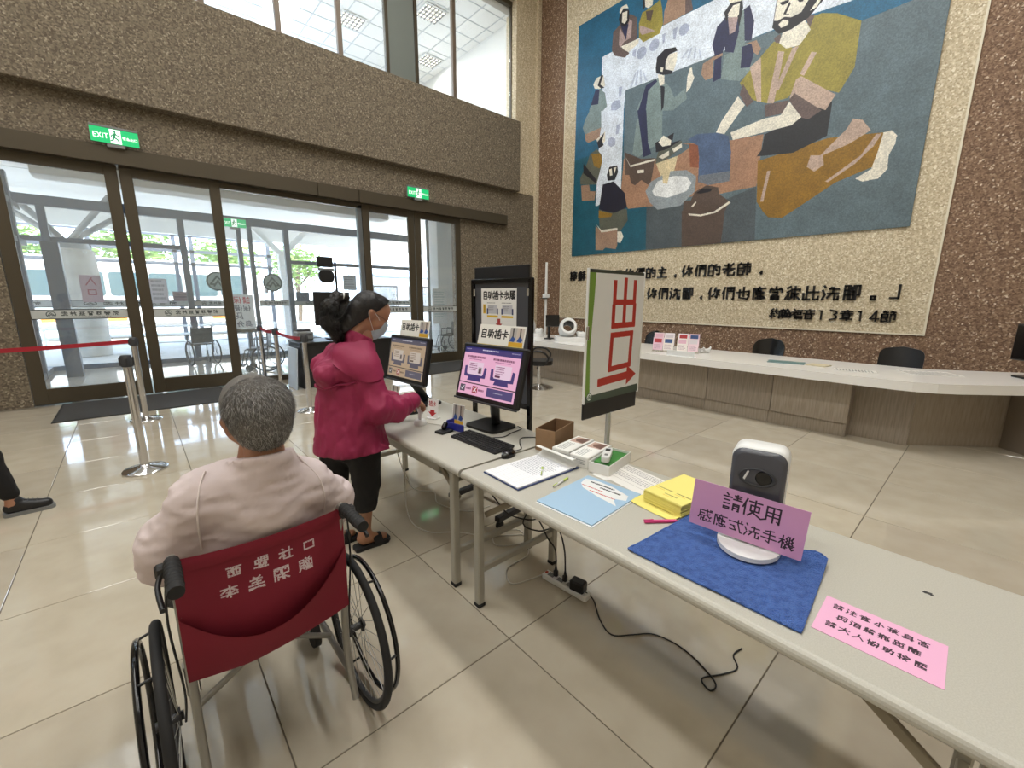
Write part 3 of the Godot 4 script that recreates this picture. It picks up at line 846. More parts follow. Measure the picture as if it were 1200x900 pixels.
func build_bus() -> void:
	var b := thing("minibus", "white minibus with dark side windows and orange stripe parked in the street", "bus", V(1.6, 0, -23.0))
	mk("bus_white", C(226, 230, 228), 0.25)
	mk("bus_window", C(70, 92, 96), 0.1)
	# side outline (x along the bus, y up), front to the right
	var p := PackedVector2Array([Vector2(-4.6, 0.45), Vector2(-4.65, 2.4), Vector2(-4.5, 2.85), Vector2(-4.0, 2.98), Vector2(2.0, 2.98), Vector2(2.5, 2.85), Vector2(3.2, 1.75), Vector2(3.35, 1.5), Vector2(3.4, 0.45)])
	var s := S()
	prism(s, p, 2.0)
	obj("body", s, M.bus_white, b)
	var k := 0
	for x in [-3.9, -2.75, -1.6, -0.45, 0.7, 1.75]:
		var w := 1.02 if k < 5 else 0.86
		s = S()
		prism(s, rounded(w, 0.86, 0.1), 0.04, Transform3D(Basis(), V(x, 2.05, 1.0)))
		obj("window", s, M.bus_window, b)
		k += 1
	s = S()
	bx(s, V(2.88, 2.15, 0), V(0.03, 1.05, 1.7), 0.005, Basis(Vector3.BACK, 0.57))
	obj("windscreen", s, M.bus_window, b)
	mk("bus_orange", C(216, 150, 66), 0.4)
	for x in [-3.75, -2.05, 1.2]: piece("orange_panel", M.bus_orange, b, V(x, 0.86, 1.0), V(0.55, 0.36, 0.03))
	piece("stripe", M.mid_grey, b, V(-0.6, 1.22, 1.0), V(7.7, 0.06, 0.03))
	piece("sill", M.mid_grey, b, V(-0.6, 0.5, 0.98), V(7.6, 0.16, 0.06), 0.01)
	piece("bumper", M.mid_grey, b, V(3.36, 0.56, 0), V(0.16, 0.28, 1.9), 0.03)
	piece("mirror_arm", M.black_plastic, b, V(3.05, 1.95, 1.1), V(0.1, 0.34, 0.22), 0.03)
	for x in [-2.9, 2.1]:
		for z in [-0.82, 0.86]:
			s = S()
			cyl(s, V(x, 0.42, z - 0.13), V(x, 0.42, z + 0.13), 0.42, -1, 28)
			var w := obj("wheel", s, M.rubber, b)
			s = S()
			cyl(s, V(x, 0.42, z - 0.14), V(x, 0.42, z + 0.145), 0.24, -1, 20)
			obj("hub", s, M.white_metal, w)
	for z in [-0.7, 0.7]: piece("headlamp", M.white_metal, b, V(3.4, 0.95, z), V(0.06, 0.22, 0.34), 0.02)

# ---------------------------------------------------------------- reception counter and what stands on it
const DESK := 0.775
func build_counter() -> void:
	mk("counter_white", C(236, 234, 230), 0.16)
	for k in 3:
		var m := mk("laminate_%d" % k, [C(160, 148, 133), C(154, 142, 128), C(165, 153, 138)][k], 0.33)
		tri(m, noise_tex(0.02, [[0.0, C(216, 212, 206)], [0.5, C(238, 236, 232)], [1.0, C(255, 255, 255)]], 256, 21 + k), 1.0, false)
		m.uv1_scale = V(7.0, 0.5, 7.0)
	mk("laminate_dark", C(118, 106, 92), 0.5)
	var c := thing("reception_counter", "long reception counter with white top and grey-brown wood-grain front panels", "counter")
	var top := [Vector2(5.93, -7.5), Vector2(5.93, -0.62), Vector2(5.95, -0.46), Vector2(6.02, -0.28), Vector2(6.14, -0.12), Vector2(6.54, 0.28), Vector2(7.3, 1.04), Vector2(8.3, 0.1 + 0.9), Vector2(7.9, 0.5), Vector2(7.25, -0.42), Vector2(7.22, -0.6), Vector2(7.22, -7.5)]
	var p := PackedVector2Array()
	for v in top: p.append(Vector2(v.x, -v.y))
	var s := S()
	prism(s, p, 0.1, Transform3D(Basis(Vector3.RIGHT, -PI / 2), V(0, DESK - 0.05, 0)))
	obj("worktop", s, M.counter_white, c)
	var k := 0
	var zs := [-7.45, -6.25, -5.05, -3.85, -2.65, -1.8, -0.98]
	for i in zs.size() - 1:
		piece("front_panel", M["laminate_%d" % (i % 3)], c, V(6.17, 0.42, (zs[i] + zs[i + 1]) / 2), V(0.04, 0.51, zs[i + 1] - zs[i] - 0.006), 0.002)
		piece("plinth_panel", M["laminate_%d" % ((i + 1) % 3)], c, V(6.19, 0.081, (zs[i] + zs[i + 1]) / 2 - 0.02), V(0.04, 0.16, zs[i + 1] - zs[i] - 0.006), 0.002)
	piece("end_panel", M.laminate_1, c, V(6.3, 0.34, -0.99), V(0.28, 0.67, 0.02))
	piece("recess_panel", M.laminate_1, c, V(6.34, 0.337, -0.72), V(0.04, 0.674, 0.54), 0.002)
	s = S()
	bx(s, V(6.72, 0.337, -0.13), V(0.04, 0.674, 1.06), 0.002, Basis(Vector3.UP, PI / 4))
	obj("angled_panel", s, M.laminate_2, c)
	s = S()
	bx(s, V(6.82, 0.337, 0.5), V(0.04, 0.674, 0.7), 0.002, Basis(Vector3.UP, -PI / 4))
	obj("return_panel", s, M.laminate_dark, c)
	piece("carcass", M.laminate_dark, c, V(6.75, 0.34, -4.2), V(0.7, 0.66, 6.3))

func office_chair(at: Vector3, turn: float, label: String, kind: int) -> void:
	var t := thing("office_chair", label, "chair", at, turn)
	var s := S()
	if kind == 0:   # chrome dish base
		lathe(s, [Vector2(0, 0.0), Vector2(0.26, 0.0), Vector2(0.26, 0.012), Vector2(0.12, 0.05), Vector2(0.04, 0.075), Vector2(0, 0.075)], 28)
	else:
		for i in 5:
			var a := TAU * i / 5
			tube(s, [V(0, 0.12, 0), V(cos(a) * 0.28, 0.08, sin(a) * 0.28)], 0.022, 6)
			cyl(s, V(cos(a) * 0.28 - 0.02, 0.03, sin(a) * 0.28), V(cos(a) * 0.28 + 0.02, 0.03, sin(a) * 0.28), 0.03, -1, 10)
	obj("base", s, M.chrome if kind == 0 else M.black_plastic, t)
	s = S()
	cyl(s, V(0, 0.06, 0), V(0, 0.26, 0), 0.035)
	cyl(s, V(0, 0.26, 0), V(0, 0.43, 0), 0.024)
	obj("gas_column", s, M.chrome, t)
	s = S()
	bx(s, V(0, 0.43, 0), V(0.16, 0.04, 0.2), 0.01)
	tube(s, [V(0.05, 0.42, 0), V(0.2, 0.4, 0.02), V(0.24, 0.38, 0.02)], 0.009, 6)
	obj("mechanism", s, M.black_plastic, t)
	s = S()
	prism(s, rounded(0.48, 0.47, 0.12), 0.07, Transform3D(Basis(Vector3.RIGHT, -PI / 2), V(0, 0.48, 0)))
	obj("seat", s, M.black_plastic, t)
	# curved back, front of the chair towards -z
	var h0 := 0.56
	var h1 := 1.03 if kind == 0 else 0.96
	var leather: Material = M.black_gloss if kind == 1 else M.black_plastic
	s = S()
	var shape := func(u: float, v: float, o: float) -> Vector3:
		var y := lerpf(h0, h1, v)
		var w := 0.22 * pow(maxf(0.0, 1.0 - pow(absf(v * 2 - 1), 5.0 if kind != 1 else 3.0)), 0.5) + 0.02
		var x := (u * 2 - 1) * w
		return V(x, y, 0.24 + v * 0.08 - 1.2 * x * x + o)
	surf(s, 14, 14, func(u, v): return shape.call(u, v, 0.0), true)
	surf(s, 14, 14, func(u, v): return shape.call(u, v, 0.035), false)
	for e in [0.0, 1.0]:
		surf(s, 1, 14, func(u, v): return shape.call(e, v, u * 0.035), e == 1.0, 2)
		surf(s, 14, 1, func(u, v): return shape.call(u, e, v * 0.035), e == 1.0, 3)
	obj("backrest", s, leather, t)
	if kind == 2:
		for k in 2:
			s = S()
			bx(s, V(0, 0.82 + k * 0.06, 0.35), V(0.3, 0.012, 0.012), 0.003)
			obj("back_slot", s, M.mid_grey, t)
	s = S()
	tube(s, spline([V(0, 0.43, 0.1), V(0, 0.42, 0.26), V(0, 0.55, 0.31), V(0, 0.75, 0.33)], 4), 0.02, 8)
	obj("back_stem", s, M.black_plastic, t)
	if kind == 0:
		for k in [-1, 1]:
			s = S()
			tube(s, spline([V(k * 0.2, 0.45, 0.14), V(k * 0.29, 0.52, 0.16), V(k * 0.3, 0.66, 0.14), V(k * 0.3, 0.7, 0.04), V(k * 0.3, 0.68, -0.1), V(k * 0.29, 0.58, -0.18), V(k * 0.22, 0.46, -0.12)], 5), 0.018, 8)
			obj("armrest", s, M.black_plastic, t)

func build_counter_things() -> void:
	office_chair(V(5.4, 0, -5.35), -PI * 0.78, "black mesh office chair with chrome disc base in front of the counter", 0)
	office_chair(V(7.78, 0, -2.48), PI / 2, "black rounded leather chair behind the middle of the counter", 1)
	office_chair(V(7.78, 0, -0.8), PI / 2, "black slotted-back chair behind the curved end of the counter", 2)
	office_chair(V(7.78, 0, -4.72), PI / 2 - 0.4, "black rounded chair behind the counter, by the red exit placard", 1)
	# two blood pressure monitors: a flat base with a tilted arm tunnel
	for k in 2:
		var t := thing("blood_pressure_monitor", ["white arm-in blood pressure monitor beside the black monitor on the counter", "white arm-in blood pressure monitor at the hidden end of the counter"][k], "medical device", [V(6.45, DESK, -5.55), V(6.5, DESK, -6.75)][k], [-0.75, -0.9][k], "blood pressure monitors")
		t.scale = Vector3.ONE * 1.35
		var s := S()
		prism(s, rounded(0.44, 0.32, 0.06), 0.07, Transform3D(Basis(Vector3.RIGHT, -PI / 2), V(0, 0.035, 0)))
		obj("base", s, M.white_plastic, t)
		s = S()
		var xf := Transform3D(Basis(Vector3.RIGHT, PI / 2 - 0.35), V(-0.04, 0.19, 0.03))
		lathe(s, [Vector2(0.075, -0.13), Vector2(0.115, -0.13), Vector2(0.128, -0.11), Vector2(0.128, 0.08), Vector2(0.11, 0.12), Vector2(0.08, 0.12), Vector2(0.075, 0.1), Vector2(0.075, -0.13)], 28, xf)
		obj("arm_tunnel", s, M.white_plastic, t)
		s = S()
		lathe(s, [Vector2(0.074, -0.12), Vector2(0.066, 0.0), Vector2(0.074, 0.11)], 24, xf)
		obj("cuff_lining", s, M.dark_grey, t)
		piece("control_panel", M.white_plastic, t, V(0.15, 0.1, 0.02), V(0.12, 0.08, 0.2), 0.02)
		piece("button", M.mid_grey, t, V(0.15, 0.144, 0.06), V(0.04, 0.008, 0.03), 0.003)
	# small black monitor on a post, and the white measuring rod behind
	var m := thing("small_monitor", "small black monitor on a post at the far end of the counter", "monitor", V(6.42, DESK, -6.1), -1.2)
	piece("foot", M.black_plastic, m, V(0, 0.012, 0), V(0.16, 0.024, 0.18), 0.008)
	piece("post", M.black_plastic, m, V(0, 0.17, 0), V(0.05, 0.3, 0.05), 0.01)
	var s := S()
	bx(s, V(0.1, 0.38, 0.06), V(0.28, 0.24, 0.03), 0.008, Basis(Vector3.UP, 0.5) * Basis(Vector3.RIGHT, -0.25))
	obj("screen", s, M.black_gloss, m)
	var r := thing("height_rod", "thin white height-measuring rod behind the end of the counter", "measuring rod", V(7.5, 0, -7.25))
	piece("foot", M.white_plastic, r, V(0, 0.02, 0), V(0.4, 0.04, 0.4), 0.01)
	piece("rod", M.white_metal, r, V(0, 1.24, 0), V(0.05, 2.4, 0.04), 0.006)
	piece("slider", M.white_plastic, r, V(0, 1.66, 0), V(0.16, 0.1, 0.1), 0.01)
	piece("head_paddle", M.dark_grey, r, V(-0.1, 1.6, 0.02), V(0.16, 0.02, 0.1), 0.004)
	# leaflet holders
	var rng := RandomNumberGenerator.new()
	rng.seed = 31
	for k in 2:
		var b := thing("leaflet_holder", ["clear holder of pale pink leaflets on the counter", "clear stepped holder with a red-and-blue picture leaflet on the counter"][k], "leaflet holder", [V(6.32, DESK, -3.47), V(6.45, DESK, -3.13)][k], -PI / 2 + 0.35)
		piece("holder_back", M.glass, b, V(0, 0.14, -0.08), V(0.34, 0.28, 0.005))
		piece("holder_foot", M.glass, b, V(0, 0.004, 0), V(0.34, 0.008, 0.2))
		for i in 4:
			var im := blank(96, 128, [C(232, 206, 214), C(240, 232, 236), C(226, 190, 204), C(236, 228, 222)][(i + k) % 4])
			scribble(im, Rect2(10, 70, 76, 50), 4, C(160, 130, 150), rng)
			im.fill_rect(Rect2i(12, 12, 72, 40), [C(222, 178, 196), C(60, 84, 132), C(176, 58, 66), C(214, 206, 210)][(i * 3 + k * 2) % 4])
			s = S()
			card(s, 0.15, 0.2, 0.012, Transform3D(Basis(Vector3.RIGHT, -0.18), V(-0.08 + 0.16 * (i % 2), 0.125 + 0.07 * float(i / 2 == 0), 0.04 - 0.08 * float(i / 2 == 0))))
			obj("leaflet", s, printed("leaflet_%d_%d" % [k, i], im), b)
	# crumpled clear bag
	var bag := S()
	skin(bag, [[V(0, 0.03, 0), V(0.1, 0.03, 0.05), 0.03, 0.025], [V(0.1, 0.03, 0.05), V(0.16, 0.08, 0.06), 0.025, 0.01], [V(0.02, 0.04, 0.0), V(-0.02, 0.08, 0.04), 0.025, 0.012]], 0.009, 0.02, 0.02, 40.0)
	var bo := obj("plastic_bag", bag, mk("bag_film", C(224, 224, 222), 0.25))
	bo.position = V(6.62, DESK + 0.004, -2.98)
	tag(bo, "small crumpled clear plastic bag beside the leaflet holders", "bag")
	# acrylic name plate at the counter edge
	var a := thing("name_plate", "blank white acrylic plate at the front edge of the counter", "plate", V(5.97, DESK, -3.0))
	piece("upright", M.white_plastic, a, V(0, 0.04, 0), V(0.006, 0.08, 0.42), 0.002)
	piece("foot", M.white_plastic, a, V(0.03, 0.003, 0), V(0.07, 0.006, 0.42), 0.002)
	# papers on the counter
	k_paper("teal plastic folder lying on the counter", V(6.5, DESK, -1.78), V(0.24, 0.008, 0.42), 0.2, mk("teal_folder", C(96, 130, 132), 0.4), "folder")
	k_paper("tan booklet lying half under the teal folder", V(6.52, DESK, -1.42), V(0.2, 0.012, 0.22), -0.15, mk("tan_paper", C(196, 184, 154), 0.7), "booklet")
	var im := blank(128, 200, C(214, 212, 206))
	scribble(im, Rect2(10, 10, 108, 180), 12, C(120, 120, 118), rng)
	for k in 2:
		s = S()
		card(s, [0.22, 0.34][k], [0.4, 0.5][k], 0.003, Transform3D(Basis(Vector3.UP, [0.25, 0.55][k]) * Basis(Vector3.RIGHT, -PI / 2), V(0, 0.002, 0)))
		var o := obj("form_sheet", s, printed("form_print_%d" % k, im.duplicate()))
		o.position = [V(6.38, DESK, -1.02), V(6.82, DESK, -0.42)][k]
		tag(o, ["printed form lying under film on the counter front", "large printed sheet lying on the counter by the slotted-back chair"][k], "paper")
	# monitor at the curved end
	m = thing("desk_monitor", "black monitor seen edge-on at the curved end of the counter", "monitor", V(7.2, DESK, 0.34), 0.62)
	piece("foot", M.black_plastic, m, V(0, 0.01, 0.02), V(0.24, 0.02, 0.2), 0.006)
	piece("stem", M.black_plastic, m, V(0, 0.12, 0.03), V(0.06, 0.22, 0.05), 0.01)
	piece("display", M.black_plastic, m, V(0, 0.38, 0.0), V(0.52, 0.4, 0.045), 0.01)
	piece("screen_face", M.black_gloss, m, V(0, 0.38, -0.025), V(0.48, 0.35, 0.004))

func k_paper(label: String, at: Vector3, size: Vector3, turn: float, m: Material, cat: String) -> void:
	var o := piece(cat, m, self, V(0, size.y / 2, 0), size, 0.002)
	o.position = at
	o.rotation.y = turn
	tag(o, label, cat)

# ---------------------------------------------------------------- queue posts, belts and the entrance desk
func build_queue() -> void:
	var posts := [V(-0.096, 0, -5.07), V(-0.04, 0, -7.215), V(1.73, 0, -7.88), V(1.715, 0, -8.95), V(1.73, 0, -6.3), V(-2.9, 0, -6.9)]
	var labels := ["chrome queue post standing alone before the first doors", "chrome queue post holding the red belt by the dark door mat", "chrome queue post in the middle of the red belt by the black desk", "chrome queue post close to the wide fixed glass pane", "chrome queue post holding the red belt beside the woman in pink", "chrome queue post at the loose end of the red belt by the rough wall"]
	for i in posts.size():
		var t := thing("queue_post", labels[i], "stanchion", posts[i], 0, "chrome queue posts")
		var s := S()
		lathe(s, [Vector2(0, 0), Vector2(0.165, 0), Vector2(0.17, 0.012), Vector2(0.16, 0.024), Vector2(0.05, 0.045), Vector2(0.034, 0.06), Vector2(0, 0.06)], 36)
		obj("base", s, M.chrome, t)
		s = S()
		cyl(s, V(0, 0.05, 0), V(0, 0.99, 0), 0.033, -1, 20)
		obj("tube", s, M.chrome, t)
		s = S()
		lathe(s, [Vector2(0.034, 0.98), Vector2(0.042, 0.985), Vector2(0.042, 1.075), Vector2(0.034, 1.085), Vector2(0, 1.085)], 20)
		for a in 4: bx(s, V(cos(a * PI / 2) * 0.043, 1.03, sin(a * PI / 2) * 0.043), V(0.018, 0.075, 0.018), 0.003)
		obj("belt_head", s, M.dark_grey, t)
	var n := 0
	for b in [[1, 5], [3, 2], [2, 4]]:
		var a: Vector3 = posts[b[0]] + V(0, 1.035, 0)
		var e: Vector3 = posts[b[1]] + V(0, 1.035, 0)
		var d := (e - a).normalized()
		a += d * 0.052
		e -= d * 0.052
		var s := S()
		var o := d.cross(Vector3.UP).normalized() * 0.0015
		for k in [-1, 1]: surf(s, 12, 1, func(u, v): return a.lerp(e, u) + V(0, 0.024 - 0.048 * v - 0.03 * (1 - pow(2 * u - 1, 2)), 0) + o * k, k == 1, 1)
		tag(obj("queue_belt", s, M.belt_red), ["red queue belt running along the rough wall before the first doors", "red queue belt between the fixed pane and the middle post", "red queue belt running from the middle post behind the woman in pink"][n], "belt", "red queue belts")
		n += 1

func build_desk() -> void:
	var t := thing("entrance_desk", "black entrance desk with a pale side panel by the wide pane", "desk", V(2.95, 0, -8.3))
	piece("top", M.black_plastic, t, V(0, 0.8, 0), V(1.7, 0.04, 0.8), 0.006)
	for k in [-1, 1]: piece("side", M.black_plastic, t, V(k * 0.82, 0.39, 0), V(0.04, 0.78, 0.76), 0.004)
	piece("modesty_panel", M.black_plastic, t, V(0, 0.4, 0.36), V(1.6, 0.76, 0.03), 0.004)
	var s := S()
	bx(s, V(-0.93, 0.36, 0.12), V(0.02, 0.72, 0.52), 0.003, Basis(Vector3.BACK, -0.08))
	tag(obj("leaning_panel", s, mk("pale_panel", C(178, 188, 196), 0.4)), "pale grey panel leaning against the side of the black desk", "panel").position = V(2.95, 0, -8.3)
	var m := thing("big_monitor", "large black monitor seen from behind on the black desk", "monitor", V(2.85, 0.82, -8.35))
	piece("foot", M.black_plastic, m, V(0, 0.012, 0), V(0.3, 0.024, 0.22), 0.006)
	piece("stem", M.black_plastic, m, V(0, 0.17, 0), V(0.08, 0.32, 0.05), 0.01)
	piece("display", M.black_plastic, m, V(0, 0.57, -0.02), V(0.66, 0.62, 0.06), 0.012)
	for k in 2: piece("rating_sticker", M.white_plastic, m, V(0.02 + k * 0.02, 0.42 - k * 0.06, 0.011), V(0.07, 0.035, 0.002))
	var c := thing("thermal_camera", "black thermal camera on a thin black pole behind the black desk", "camera", V(3.12, 0, -8.82))
	s = S()
	lathe(s, [Vector2(0, 0), Vector2(0.16, 0), Vector2(0.16, 0.015), Vector2(0.03, 0.03), Vector2(0, 0.03)], 20)
	obj("foot", s, M.black_plastic, c)
	s = S()
	cyl(s, V(0, 0.02, 0), V(0, 2.3, 0), 0.022)
	bx(s, V(-0.07, 2.2, 0), V(0.14, 0.03, 0.03))
	obj("pole", s, M.black_plastic, c)
	s = S()
	bx(s, V(-0.2, 2.27, 0.02), V(0.3, 0.2, 0.06), 0.02)
	obj("display", s, M.black_plastic, c)
	piece("mid_band", M.mid_grey, c, V(-0.19, 2.13, 0.02), V(0.3, 0.05, 0.055), 0.006)
	s = S()
	prism(s, rounded(0.29, 0.24, 0.1), 0.07, Transform3D(Basis(), V(-0.19, 2.0, 0.02)))
	obj("sensor_head", s, M.black_plastic, c)
	s = S()
	tube(s, spline([V(-0.12, 1.88, 0), V(-0.03, 1.75, 0), V(0, 1.6, 0.0)], 5), 0.006, 5)
	obj("cable", s, M.black_plastic, c)
	var g := thing("label_printer", "grey label printer on the black desk in front of the pane", "printer", V(2.33, 0.82, -8.5))
	piece("body", M.mid_grey, g, V(0, 0.08, 0), V(0.28, 0.16, 0.3), 0.02)
	piece("lid", M.dark_grey, g, V(0, 0.175, -0.03), V(0.24, 0.04, 0.22), 0.015)
	piece("feed_slot", M.black_plastic, g, V(0, 0.1, 0.152), V(0.2, 0.02, 0.006))
	# black carton on the porch side
	var k := thing("black_bin", "black plastic bin standing in the porch behind the queue posts", "bin", V(2.75, 0, -9.75))
	piece("body", M.black_plastic, k, V(0, 0.36, 0), V(0.42, 0.7, 0.4), 0.02)
	piece("lid", M.dark_grey, k, V(0, 0.735, 0), V(0.45, 0.05, 0.43), 0.015)

# ---------------------------------------------------------------- the two folding tables and the things on them
func build_tables() -> void:
	mk("laminate_grey", C(191, 188, 178), 0.42)
	tri(M.laminate_grey, noise_tex(0.25, [[0.0, C(232, 232, 230)], [1.0, C(255, 255, 255)]], 256, 41), 3.0)
	mk("leg_grey", C(168, 164, 152), 0.5, 0.2)
	mk("wood_bracket", C(132, 122, 102), 0.6)
	folding_table(-1.685, 0.24, "pale grey folding table holding the sanitiser, towel and yellow papers", false)
	folding_table(-3.58, -1.705, "pale grey folding table holding the two card-reader monitors", true)

func folding_table(z0: float, z1: float, label: String, shelf: bool) -> void:
	var t := thing("folding_table", label, "table", V(1.525, 0, (z0 + z1) / 2), 0, "folding tables")
	var l := z1 - z0
	# worktop with a soft rounded long edge
	var p := PackedVector2Array()
	for k in [-1, 1]:
		for i in 9:
			var a: float = -PI / 2 + PI * i / 8
			p.append(Vector2(k * (0.36 + 0.02 * cos(a)), TOP - 0.022 + k * 0.022 * sin(a)))
	var s := S()
	prism(s, p, l, Transform3D(Basis(), V(0, 0, 0)))
	obj("worktop", s, M.laminate_grey, t)
	for e in [-1, 1]:
		var z: float = e * (l / 2 - 0.1)
		for x in [-0.34, 0.22]:
			var leg := piece("leg", M.leg_grey, t, V(x + 0.0, 0.352, z), V(0.042, 0.67, 0.042), 0.006)
			piece("foot_cap", M.rubber, leg, V(x, 0.011, z), V(0.046, 0.022, 0.046), 0.004)
		piece("cross_bar", M.leg_grey, t, V(-0.06, 0.21, z), V(0.52, 0.036, 0.03), 0.004)
		piece("top_bar", M.leg_grey, t, V(-0.06, 0.675, z), V(0.6, 0.03, 0.036), 0.004)
		for x in [-0.3, 0.2]:
			var b := S()
			bx(b, V(x, 0.6, z - e * 0.13), V(0.016, 0.03, 0.3), 0.003, Basis(Vector3.RIGHT, e * 0.62))
			obj("folding_brace", b, M.wood_bracket, t)
	for x in [-0.31, 0.29]: piece("long_rail", M.leg_grey, t, V(x, 0.672, 0), V(0.03, 0.03, l - 0.28), 0.004)
	if shelf:
		piece("wire_shelf", M.leg_grey, t, V(-0.02, 0.58, 0), V(0.5, 0.012, l - 0.36), 0.003)
		for x in [-0.27, 0.23]: piece("shelf_rail", M.leg_grey, t, V(x, 0.6, 0), V(0.014, 0.05, l - 0.34), 0.003)
		for x in [-0.27, 0.23]:
			for z in [-0.6, 0.6]: piece("shelf_hanger", M.leg_grey, t, V(x, 0.63, z), V(0.014, 0.09, 0.03))
	if not shelf:
		var ws := S()
		prism(ws, PackedVector2Array([Vector2(-0.012, -0.003), Vector2(-0.006, -0.007), Vector2(0.001, -0.005), Vector2(0.009, -0.008), Vector2(0.014, -0.001), Vector2(0.008, 0.004), Vector2(0.01, 0.008), Vector2(0.0, 0.006), Vector2(-0.008, 0.008), Vector2(-0.009, 0.002)]), 0.001, Transform3D(FLAT, V(0.165, TOP + 0.0004, -0.01 - (z0 + z1) / 2)))
		var m := obj("worn_spot", ws, M.dark_grey, t)
		m.set_meta("label", "small dark worn spot on the table top")

func photo_pair(im: Image, r: Rect2i) -> void:
	# two small instruction pictures: grey ground, dark card slot, blue reader, over a yellow strip
	im.fill_rect(r, C(206, 202, 196))
	for k in 2:
		var x := r.position.x + r.size.x * k / 2
		var w := r.size.x / 2 - 2
		im.fill_rect(Rect2i(x, r.position.y, w, r.size.y * 3 / 4), [C(176, 172, 168), C(196, 186, 176)][k])
		fill_poly(im, PackedVector2Array([Vector2(x + w * 0.1, r.position.y + r.size.y * 0.7), Vector2(x + w * 0.45, r.position.y + r.size.y * 0.4), Vector2(x + w * 0.95, r.position.y + r.size.y * 0.6), Vector2(x + w * 0.7, r.position.y + r.size.y * 0.74)]), C(44, 78, 148))
		fill_poly(im, PackedVector2Array([Vector2(x + w * 0.35, r.position.y + 2), Vector2(x + w * 0.55, r.position.y + 2), Vector2(x + w * 0.6, r.position.y + r.size.y * 0.5), Vector2(x + w * 0.45, r.position.y + r.size.y * 0.5)]), C(48, 44, 46))
	im.fill_rect(Rect2i(r.position.x, r.position.y + r.size.y * 3 / 4, r.size.x, r.size.y / 4), C(214, 168, 44))

func screen_image(ground: Color, bar: Color, ink: Color) -> Image:
	var im := blank(512, 340, ground)
	var rng := RandomNumberGenerator.new()
	rng.seed = 3
	im.fill_rect(Rect2i(0, 0, 512, 42), bar)
	scribble(im, Rect2(170, 12, 170, 16), 1, C(220, 220, 236), rng)
	scribble(im, Rect2(12, 14, 60, 10), 1, C(190, 190, 214), rng)
	scribble(im, Rect2(430, 14, 70, 10), 1, C(190, 190, 214), rng)
	for k in 2:
		var x := 34 + k * 248
		scribble(im, Rect2(x, 62, 190, 16), 1, ink.darkened(0.2), rng, 0.9)
		scribble(im, Rect2(x + 20, 84, 130, 12), 1, ink.lightened(0.15), rng)
		fill_poly(im, PackedVector2Array([Vector2(x - 6, 140), Vector2(x + 16, 136), Vector2(x + 22, 190), Vector2(x + 176, 190), Vector2(x + 182, 136), Vector2(x + 204, 140), Vector2(x + 200, 212), Vector2(x + 156, 214), Vector2(x + 164, 240), Vector2(x + 34, 240), Vector2(x + 44, 214), Vector2(x - 2, 212)]), bar)
		im.fill_rect(Rect2i(x + 28, 104, 142, 92), ground.lerp(C(226, 226, 232), 0.55))
		scribble(im, Rect2(x + 36, 114, 80, 60), 4, ink, rng)
		if k == 0:
			im.fill_rect(Rect2i(x + 124, 138, 36, 44), C(188, 178, 178))
			fill_poly(im, PackedVector2Array([Vector2(x + 130, 182), Vector2(x + 132, 146), Vector2(x + 142, 142), Vector2(x + 152, 146), Vector2(x + 154, 182)]), ink.darkened(0.4))
		else: im.fill_rect(Rect2i(x + 36, 174, 46, 14), ink.darkened(0.3))
	im.fill_rect(Rect2i(0, 254, 512, 7), C(30, 28, 34))
	im.fill_rect(Rect2i(16, 274, 48, 48), C(70, 74, 82))
	line(im, Vector2(26, 298), Vector2(36, 310), 5, C(230, 232, 232))
	line(im, Vector2(36, 310), Vector2(54, 284), 5, C(230, 232, 232))
	im.fill_rect(Rect2i(136, 274, 48, 48), C(150, 34, 44))
	line(im, Vector2(146, 284), Vector2(174, 312), 6, C(240, 230, 230))
	line(im, Vector2(174, 284), Vector2(146, 312), 6, C(240, 230, 230))
	scribble(im, Rect2(72, 290, 54, 18), 1, ink.darkened(0.2), rng, 0.8)
	scribble(im, Rect2(192, 290, 60, 18), 1, ink.darkened(0.2), rng, 0.8)
	im.fill_rect(Rect2i(270, 268, 226, 58), bar.lerp(C(90, 92, 120), 0.4))
	scribble(im, Rect2(330, 290, 100, 14), 1, C(170, 172, 190), rng)
	return im

